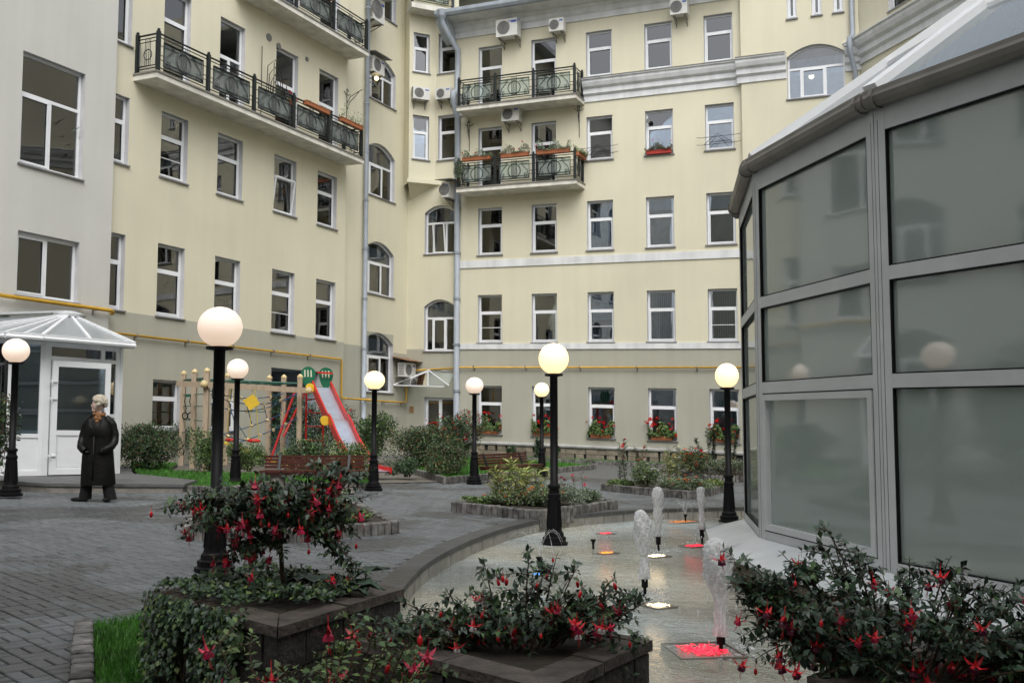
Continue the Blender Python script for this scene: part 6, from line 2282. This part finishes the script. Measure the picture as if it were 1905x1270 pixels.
fuchsia('large dark-leaved fuchsia with dark-centred red flowers at the foot of the conservatory, bottom right', 1.82, 4.75, .45, [Vector((0, 0, -.04)), Vector((0, 0, .2))], tips, 66, ['dark', 'dark', 'red'], .050, 9, .023, 3, mats=('leafd', 'leafm'), mixp=(.9, .1), nbud=20)

rnd = random.Random(31)
tips = []
for k in range(52):
    x_ = rnd.uniform(-.34, .36); y_ = rnd.uniform(-.15, .25)
    tips.append(((x_ * .4, y_ * .4, 0), (x_, y_, .12 + .20 * rnd.random() + .08 * (x_ > .0)), .05))
for q in ((-.34, .1, .38), (.05, .1, .42), (.1, 0, .38), (.22, .05, .36), (-.12, .1, .28), (.33, 0, .28)):
    tips.append(((q[0] * .5, q[1] * .5, .08), q, .03))
fuchsia('small pale-leaved fuchsia with pink buds and blooms, nearest the viewer at the bottom edge', -.62, 3.2, .46, [Vector((0, 0, -.04)), Vector((0, 0, .1))], tips, 26, ['pink', 'pink', 'red'], .034, 12, .020, 2, mats=('leafl', 'leafm'), mixp=(.35, .65), nbud=22)

# ivy draped over the left planter
rg = np.random.default_rng(4)
iv = thing('ivy', 'small-leaved variegated ivy spilling over the front corner of the left planter', 'ivy', W(-1.6, 5.3, .56))
N1 = 7000
Lp, Fp, Bp = Vector((-1.94, 5.48)), Vector((-1.1, 4.76)), Vector((-1.45, 6.55))
P, D = [], []
og = wl_of(iv)
while len(P) < N1:
    a, b_ = rg.uniform(0, 1), rg.uniform(0, 1)
    if rg.random() < .5:       # on top
        a2 = a * .9; b2 = b_ * .72
        q = Lp + (Fp - Lp) * a2 + (Bp - Lp) * b2
        if a2 > .62 and b2 < .25: continue
        z = .57 + .07 * abs(math.sin(a * 9) * math.cos(b_ * 7)) + rg.uniform(0, .03)
        P.append((q.x, q.y, z - K * q.x)); D.append((rg.normal(), rg.normal() - .6, rg.normal() * .3))
    else:                      # down the front face
        hang_ = (.42 + .22 * math.sin(a * 11 + 1) * .8 + .14 * math.sin(a * 29)) * (1.2 - a * .75)
        if hang_ <= .04: continue
        if a > .80: continue
        z = .60 - b_ ** .8 * hang_
        q = Lp + (Fp - Lp) * a + Vector((-.65, -.76)) * (.035 + rg.uniform(0, .05))
        P.append((q.x, q.y, z - K * q.x)); D.append((rg.normal() * .6 - .3, rg.normal() * .6 - .4, -.9))
P = np.array(P) - np.array(og)[None]; D = np.array(D)
Ls = rg.uniform(.02, .040, len(P))
mi = rg.choice(3, len(P), p=(.55, .33, .12))
leaf_object('foliage', iv, P, D, rg.normal(size=(len(P), 3)) * .4 + np.array([-.3, -.6, .6]), Ls, Ls * .75, ('leafd', 'leafm', 'leafl'), mi, kind='stuff')
mb = MB()
for k in range(26):
    a = rg.uniform(0, .7)
    q = Lp + (Fp - Lp) * a + Vector((-.65, -.76)) * .05
    mb.tube([W(q.x + .05, q.y + .08, .58), W(q.x, q.y, .57), W(q.x - .01 + rg.normal() * .02, q.y, .42), W(q.x + rg.normal() * .05, q.y, .57 - rg.uniform(.2, .5))], .0022, 4)
mb.v = [(x - 0, y - 0, z) for x, y, z in mb.v]
mb.build('stems', M['twig'], iv)

# broad-leaved plant: each leaf a piece
bl = thing('broad_leaved_plant', 'plant with big crinkled dark leaves sprawling over the left planter at its right', 'plant', W(-.98, 5.72, .56))


def big_leaf(L, w, fold=.18):
    mb = MB()
    nL_, nW = 9, 7
    vs = []
    for i in range(nL_ + 1):
        f_ = i / nL_
        wd = w * math.sin(min(1, f_ * 1.15 + .05) * math.pi) ** .6 if f_ < .95 else .01
        for j in range(nW):
            s_ = (j / (nW - 1)) * 2 - 1
            vs.append((f_ * L, s_ * wd, .10 * L * math.sin(f_ * 2.6) + abs(s_) * fold * wd + .012 * math.sin(s_ * 9 + f_ * 22) - .12 * L * f_ * f_ * 1.4))
    fs = [(i * nW + j, (i + 1) * nW + j, (i + 1) * nW + j + 1, i * nW + j + 1) for i in range(nL_) for j in range(nW - 1)]
    mb.add(vs, fs)
    return mb.mesh('large_leaf', M['leafbig'], True)


M['leafbig'] = mat('grey_green_big_leaf', (0.060, 0.105, 0.065), .45, .25, 14, .5, 50, rnd=.2)
for (L, w, rz, ry, dx, dy, dz) in ((.30, .10, -.35, -.15, .0, -.05, .02), (.26, .10, 3.3, -.25, -.05, -.05, .03), (.28, .09, .1, -.45, .02, .0, .03), (.22, .09, -1.3, -.1, -.03, -.08, .01), (.24, .09, 2.4, -.2, -.02, .03, .02), (.25, .08, -.9, -.2, .05, -.06, .0)):
    place_child(big_leaf(L, w), 'large_leaf', (dx, dy, dz), bl, rz, 1.0, ry=ry)

# shrubs round the courtyard
shrub('leafy_shrub', 'shrub with autumn-tinted leaves at far left, behind the lamp and beside the porch', 'shrub', -9.35, 17.7, .62, .5, 2.05, 5600, .07, ('leafm', 'leafd', 'leafr'), (.5, .3, .2), z0=.02, seed=2)
shrub('leafy_shrub', 'dense rounded green shrub on the lawn right of the porch', 'shrub', -8.75, 24.2, 1.05, .9, 1.25, 9000, .06, ('leafm', 'leafd', 'leafr'), (.45, .42, .13), seed=3, low=.05)
shrub('leafy_shrub', 'low green shrub behind the left end posts of the climbing frame', 'shrub', -9.9, 29.2, 1.2, .8, 1.2, 4200, .07, ('leafd', 'leafm'), (.7, .3), seed=4)
shrub('leafy_shrub', 'thin leafy shrub growing among the posts, right of the nearest lamp post', 'shrub', -7.1, 23.6, .55, .5, 1.15, 2600, .06, ('leafm', 'leafl'), (.7, .3), seed=5)
shrub('rose_bush', 'dark bush with red flowers against the wall behind the rope net', 'bush', -8.3, 33.0, 1.5, .8, 2.3, 7000, .08, ('leafd', 'leafm'), (.75, .25), seed=6, flowers=18, fm='red', fs=.09)
shrub('rose_bush', 'dark bush with red flowers in front of the dark passage, behind the slide ladder', 'bush', -6.3, 33.0, 1.1, .8, 2.0, 4500, .08, ('leafd', 'leafm'), (.7, .3), seed=7, flowers=14, fm='red', fs=.09)
shrub('leafy_shrub', 'light green low shrub under the rope net, behind the left bench', 'shrub', -6.6, 25.2, .7, .5, .75, 2600, .06, ('leafm', 'leafl'), (.6, .4), seed=8)
shrub('leafy_shrub', 'loose shrub behind the left bench, in front of the slide', 'shrub', -4.85, 22.9, .75, .5, .95, 3600, .06, ('leafm', 'leafd', 'leafl'), (.5, .35, .15), seed=9)
shrub('leafy_shrub', 'feathery yellow-green shrub between the slide foot and the lamp post', 'shrub', -3.55, 22.4, .5, .5, .95, 4200, .055, ('leafm', 'leafl', 'leafy'), (.55, .33, .12), seed=10)
shrub('leafy_shrub', 'tall leafy shrub behind the lamp post, right of the slide', 'shrub', -4.4, 32.3, 1.1, .9, 1.6, 5200, .08, ('leafm', 'leafd', 'leafl'), (.5, .3, .2), seed=11)
shrub('leafy_shrub', 'broad spreading shrub in the long bed, right of the slide foot', 'shrub', -2.75, 28.4, 1.15, 1.0, 1.25, 8200, .065, ('leafd', 'leafm', 'leafr'), (.4, .42, .18), seed=12)
shrub('leafy_shrub', 'spreading olive shrub at the front corner of the long bed', 'shrub', -1.72, 25.6, .85, .8, .85, 6200, .055, ('leafm', 'leafd', 'leafr'), (.5, .3, .2), seed=13)
shrub('rose_bush', 'big rose bush covered in small red flowers below the door canopy', 'rose bush', -1.95, 30.4, 1.25, .9, 1.75, 7800, .065, ('leafd', 'leafm', 'leafl'), (.62, .28, .10), seed=14, flowers=95, fm='red', fs=.055)
shrub('leafy_shrub', 'little dark shrub at the foot of the left bench lamp, behind the bench leg', 'shrub', -2.6, 24.9, .5, .4, .55, 1800, .05, ('leafd', 'leafm'), (.6, .4), seed=15)

# young upright plants at the foot of the far wall
for i, (u, h_, lab) in enumerate(((2.35, .95, 'slim upright young shrub against the far wall, right of the first ground-floor window box'), (3.0, .55, 'short young shrub against the far wall, left of the tall lamp'), (1.15, .5, 'small young shrub against the far wall behind the right bench'))):
    q = WB(u, .5, 0)
    shrub('young_shrub', lab, 'young shrub', q[0], q[1], .17, .17, h_, 420, .09, ('leafd', 'leafm'), (.7, .3), seed=30 + i, stems=3, lump=5)


def upright(name, label, cat, x, y, h, n, L, mats, mixp, z0=.1, seed=1, stems=5, spread=.18, flowers=0, fm='red', fs=.03, wid=.22, group=None, ftop=.5):
    """tall plants with narrow leaves along upright stems"""
    rnd = random.Random(seed); rg = np.random.default_rng(seed)
    t = thing(name, label, cat, W(x, y, z0), group)
    mb = MB(); P, D = [], []; tips = []
    for s_ in range(stems):
        b = Vector((rnd.gauss(0, spread * .5), rnd.gauss(0, spread * .5), -.03)); e = b + Vector((rnd.gauss(0, spread * .6), rnd.gauss(0, spread * .6), h * rnd.uniform(.7, 1.0)))
        pts = [b, b.lerp(e, .5) + Vector((rnd.gauss(0, .02), rnd.gauss(0, .02), 0)), e]
        mb.tube(pts, [.007, .005, .002], 4)
        for k in range(n // stems):
            f_ = rnd.uniform(.1, 1)
            q = b.lerp(e, f_)
            a = rnd.uniform(0, 6.28)
            P.append(q); D.append((math.cos(a), math.sin(a), rnd.uniform(-.1, .9))); tips.append((q, f_))
    mb.build('stems', M['twig'], None).parent = t
    P = np.array([tuple(p) for p in P]); D = np.array(D); n_ = len(P)
    Ls = L * rg.uniform(.5, 1.2, n_)
    leaf_object('foliage', t, P, D, rg.normal(size=(n_, 3)) * .4 + np.array([0, 0, 1.]), Ls, Ls * wid, mats, rg.choice(len(mats), n_, p=mixp), kind='stuff')
    for k in range(flowers):
        q, f_ = rnd.choice([v for v in tips if v[1] > ftop])
        place_child(flower_mesh(fm, fs), 'flower', q + Vector((rnd.gauss(0, .04), rnd.gauss(0, .04) - .03, .03)), t, rnd.uniform(0, 6), rnd.uniform(.8, 1.3), rx=rnd.uniform(0, .8))
    return t


# bed in the middle, round the tall lamp
for i, (x, y, h_, lab) in enumerate(((.12, 17.4, .82, 'tallest yellow-green variegated plant in the near flower bed, left of the tall lamp'), (-.18, 17.1, .70, 'shorter yellow-green variegated plant, leftmost of its kind in the near flower bed'), (.42, 17.6, .68, 'yellow-green variegated plant close against the tall lamp post'))):
    upright('variegated_plant', lab, 'plant', x, y, h_, 420, .20, ('leafy', 'leafl'), (.65, .35), seed=50 + i, stems=6, spread=.18, wid=.13)
shrub('marigold_clump', 'clump of orange marigolds spread across the near flower bed', 'marigolds', .15, 17.05, .62, .45, .34, 2600, .04, ('leafl', 'leafm', 'leafg'), (.3, .35, .35), flowers=34, fm='orange', fs=.032, seed=60, z0=.1)
shrub('silver_plant', 'fine grey-green plant behind the foot of the tall lamp', 'plant', .72, 17.3, .55, .45, .42, 3200, .035, ('leafg', 'leafm'), (.7, .3), seed=61)
shrub('ground_cover', 'light green leafy cover at the left corner of the near flower bed', 'leafy plant', -.45, 17.35, .42, .35, .14, 1500, .05, ('leafl', 'leafm'), (.5, .5), seed=62)
shrub('ground_cover', 'pale green leafy cover at the right corner of the near flower bed', 'leafy plant', 1.35, 18.15, .38, .3, .26, 1200, .045, ('leafm', 'leafg'), (.6, .4), seed=63)
upright('pink_lily', 'lone leaning plant with dark pink flowers at the right edge of the near flower bed', 'flowering plant', 1.18, 18.6, .62, 90, .08, ('leafm', 'leafr'), (.6, .4), seed=64, stems=3, spread=.16, flowers=9, fm='pink', fs=.04)
upright('pink_lily', 'thin plant with pink flowers behind the near flower bed, in front of the bench leg', 'flowering plant', -.25, 18.6, .75, 90, .08, ('leafm', 'leafr'), (.6, .4), seed=65, stems=3, spread=.2, flowers=6, fm='pink', fs=.035)
# bed behind the standard fuchsia
shrub('bedding_plants', 'light green bedding plants with yellow flowers, right end of the bed behind the fuchsia', 'bedding plants', -2.35, 13.6, .55, .5, .22, 2600, .05, ('leafl', 'leafm'), (.55, .45), seed=70, flowers=12, fm='orange', fs=.022)
shrub('bedding_plants', 'green bedding plants in the middle of the bed behind the fuchsia', 'bedding plants', -3.3, 13.6, .7, .7, .26, 3200, .05, ('leafm', 'leafl'), (.6, .4), seed=71, flowers=10, fm='orange', fs=.022)
shrub('bedding_plants', 'taller green bedding plants at the back of the bed behind the fuchsia', 'bedding plants', -3.2, 15.3, .9, .6, .35, 2800, .05, ('leafm', 'leafd'), (.6, .4), seed=72, flowers=8, fm='pink', fs=.03)
# bed beyond the pool
for i, (x, y, h_, m_, fl, fm_, lab) in enumerate((
        (2.65, 24.2, 1.22, ('leafd', 'leafm'), 8, 'red', 'tall leafy stem with dark red flowers at the left of the bed beyond the pool'),
        (4.45, 23.8, 1.05, ('leafd', 'leafm'), 5, 'red', 'tall bushy-tipped plant at the right of the bed beyond the pool'),
        (3.10, 24.0, 1.0, ('leafm', 'leafr'), 5, 'red', 'reddish thin-stemmed plant in the bed beyond the pool, second from the left'),
        (3.62, 23.4, 1.02, ('leafy', 'leafl'), 0, 'red', 'yellow-green spindly plant at the centre of the bed beyond the pool'),
        (3.95, 24.0, .98, ('leafg', 'leafy'), 6, 'white', 'pale wispy plant with whitish tips, right of centre in the bed beyond the pool'))):
    upright('tall_flower', lab, 'tall plant', x, y, h_, 420, .11, m_, (.6, .4), seed=80 + i, stems=4, spread=.14, flowers=fl, fm=fm_, fs=.045)
shrub('marigold_clump', 'orange marigolds among grey foliage at the front of the bed beyond the pool', 'marigolds', 3.85, 22.5, .62, .4, .36, 3000, .04, ('leafg', 'leafm', 'leafl'), (.5, .3, .2), flowers=16, fm='orange', fs=.045, seed=90)
shrub('daisy_clump', 'white-flowered clump left of the marigolds in the bed beyond the pool', 'daisies', 3.05, 22.9, .42, .4, .62, 2400, .045, ('leafm', 'leafl', 'leafg'), (.4, .35, .25), flowers=16, fm='white', fs=.04, seed=91)
shrub('ground_cover', 'bright green low cover at the left tip of the bed beyond the pool', 'leafy plant', 2.55, 23.2, .36, .35, .16, 1300, .05, ('leafl', 'leafm'), (.5, .5), seed=92)
shrub('ground_cover', 'yellowish green low cover at the right tip of the bed beyond the pool', 'leafy plant', 4.65, 23.6, .40, .35, .22, 1300, .05, ('leafl', 'leafy', 'leafm'), (.4, .2, .4), seed=93)
# far right bed
for i, (x, y, h_, lab) in enumerate(((6.0, 30.2, 1.45, 'young conifer left of the pool lamp, in the far right bed'), (6.65, 30.4, 1.75, 'tallest young conifer, partly behind the pool lamp'), (7.2, 30.0, 1.9, 'young conifer against the conservatory edge'))):
    upright('young_conifer', lab, 'conifer', x, y, h_, 1300, .11, ('leafc', 'leafd'), (.7, .3), seed=100 + i, stems=4, spread=.22, wid=.25)
shrub('rose_bush', 'reddish-leaved flowering bush at the left of the far right bed', 'bush', 5.35, 30.0, .75, .6, .95, 3200, .06, ('leafm', 'leafr', 'leafl'), (.5, .3, .2), seed=104, flowers=14, fm='orange', fs=.055)
shrub('silver_plant', 'grey-green undergrowth in the far right bed beneath the conifers', 'plant', 6.6, 29.5, 1.0, .5, .6, 3600, .05, ('leafg', 'leafm', 'leafr'), (.45, .35, .2), seed=105)

# ------------------------------------------------------------------ window boxes
def flower_box(label, w, u0, u1, o, z, nfl=9, box='terra', leaf=('leafm', 'leafl'), h=.32, fm='scarlet', fs=.05, dense=700, L=.055, seed=1, group=None, trail=.05, nm='flower_box', cat='flower box', across=None):
    rnd = random.Random(seed); rg = np.random.default_rng(seed)
    t = thing(nm, label, cat, w((u0 + u1) / 2, o, z), group)
    if across is None:
        p = MB(w); p.box(u0, u1, o - .09, o + .09, z, z + .14); p.box(u0 - .01, u1 + .01, o - .10, o + .10, z + .12, z + .15)
    else:
        p = MB(w); p.box(u0, u1, across[0], across[1], z, z + .14); p.box(u0 - .01, u1 + .01, across[0], across[1], z + .12, z + .15)
    p.build('box', M[box], t)
    og = wl_of(t)
    n = dense
    uu = rg.uniform(u0 - trail, u1 + trail, n)
    oo = rg.normal(o, .09, n) if across is None else rg.uniform(across[0], across[1], n)
    zz = z + .14 + rg.uniform(-.08, 1, n) * h * (.55 + .45 * np.sin(uu * 9 + seed))
    P = np.array([w(a, b_, c) for a, b_, c in zip(uu, oo, zz)]) - np.array(og)[None]
    D = rg.normal(size=(n, 3)) + np.array([0, 0, .3])
    Ls = L * rg.uniform(.6, 1.2, n)
    leaf_object('foliage', t, P, D, rg.normal(size=(n, 3)) * .5 + np.array([w.n[0] * .5, w.n[1] * .5, 1.]), Ls, Ls * .8, leaf, rg.choice(len(leaf), n), kind='stuff')
    for k in range(nfl):
        a = rnd.uniform(u0 - trail * 2, u1 + trail * 2)
        q = Vector(w(a, o + rnd.uniform(.0, .2) if across is None else rnd.uniform(*across), z + .1 + h * rnd.uniform(.1, 1.45))) - og
        place_child(flower_mesh(fm, fs), 'flower_head', q, t, rnd.uniform(0, 6), rnd.uniform(.8, 1.25))
    return t


LABB = ['terracotta window box of red pelargoniums in the leftmost ground-floor window', 'terracotta window box of red pelargoniums behind the tall pool lamp',
        'terracotta window box of red pelargoniums in the middle ground-floor window', 'terracotta window box of red pelargoniums in the fourth ground-floor window from the left',
        'terracotta window box of red pelargoniums in the rightmost ground-floor window, behind a pool lamp']
for i, (a, b_) in enumerate(c5):
    flower_box(LABB[i], WB, a + .12, b_ - .18, .0, .985, 15 + (i * 3) % 5, seed=110 + i, h=.52, fs=.068, dense=1100, trail=.12, L=.09)
flower_box('red plastic window box of faded plants on the fourth-floor window with side rods', WB, 6.68, 7.62, .05, 11.86, 3, 'redbox', ('leafr', 'leafm'), .32, seed=120, dense=1000, fs=.035)
flower_box('short terracotta box at the left end of the lower right balcony rail', WB, -.78, .45, .98, 11.97, 2, leaf=('leafg', 'leafm'), h=.34, seed=121, fm='pinkhead', dense=1100)
flower_box('terracotta box in the middle of the lower right balcony rail', WB, .95, 2.12, .98, 11.97, 4, leaf=('leafg', 'leafm', 'leafr'), h=.38, seed=122, fm='pinkhead', dense=1200)
flower_box('terracotta box right of the middle on the lower right balcony rail', WB, 2.5, 3.85, .98, 11.97, 5, leaf=('leafm', 'leafg'), h=.42, seed=123, fs=.04, dense=1400)
flower_box('terracotta box on the side rail of the lower right balcony', WB, 4.06, 4.22, .5, 11.85, 3, leaf=('leafg', 'leafm', 'leafy'), h=.42, seed=124, fs=.04, dense=1200, across=(.1, .9), trail=.1)
shrub('trailing_plant', 'grey-green trailing plant hanging from the left corner of the lower right balcony', 'trailing plant', WB(-1.0, .95, 0)[0], WB(-1.0, .95, 0)[1], .28, .28, .95, 1100, .055, ('leafg', 'leafm'), (.6, .4), z0=11.2, seed=125, low=-.3)
flower_box('empty orange planter box hung on the fourth bay of the long left balcony rail', WM, 4.75, 6.0, .88, 11.88, 0, leaf=('leafg',), h=.02, seed=126, dense=30)
flower_box('orange planter box with a silvery shrub on the last bay, long left balcony', WM, 6.7, 7.95, .88, 11.88, 0, leaf=('leafg', 'leafl'), h=.55, seed=127, dense=420, L=.05)
flower_box('orange planter box hung on the upper left balcony rail near the top of the view', WM, 4.9, 6.1, .88, 15.98, 0, leaf=('leafg',), h=.05, seed=128, dense=60)
flower_box('red pelargonium in a pot on the left balcony beside the iron trellis', WM, 4.15, 4.45, .6, 11.75, 4, h=.25, seed=129, dense=90, fs=.06, nm='potted_plant', cat='potted plant')

# house plant behind the big bay window
upright('house_plant', 'dark palm-like house plant standing behind the big window of the grey bay', 'house plant', *WBAY(-3.95, -.55, 0)[:2], 1.6, 60, .55, ('leafd', 'leafm'), (.7, .3), z0=7.5, seed=140, stems=4, spread=.25, wid=.12)

# tall shrubs along the left facade, just outside the view (mirrored in the conservatory glass)
for i, (x, y, h_, lab) in enumerate(((-10.5, 8.2, 2.6, 'tall dark shrub by the left facade, nearest the viewer and outside the view'), (-11.2, 10.6, 3.0, 'tallest dark shrub by the left facade, outside the view'), (-11.4, 13.0, 2.4, 'dark shrub by the left facade towards the porch, outside the view'))):
    shrub('tall_shrub', lab, 'shrub', x, y, 1.3, 1.3, h_, 2400, .14, ('leafd', 'leafm'), (.6, .4), z0=0, seed=150 + i)
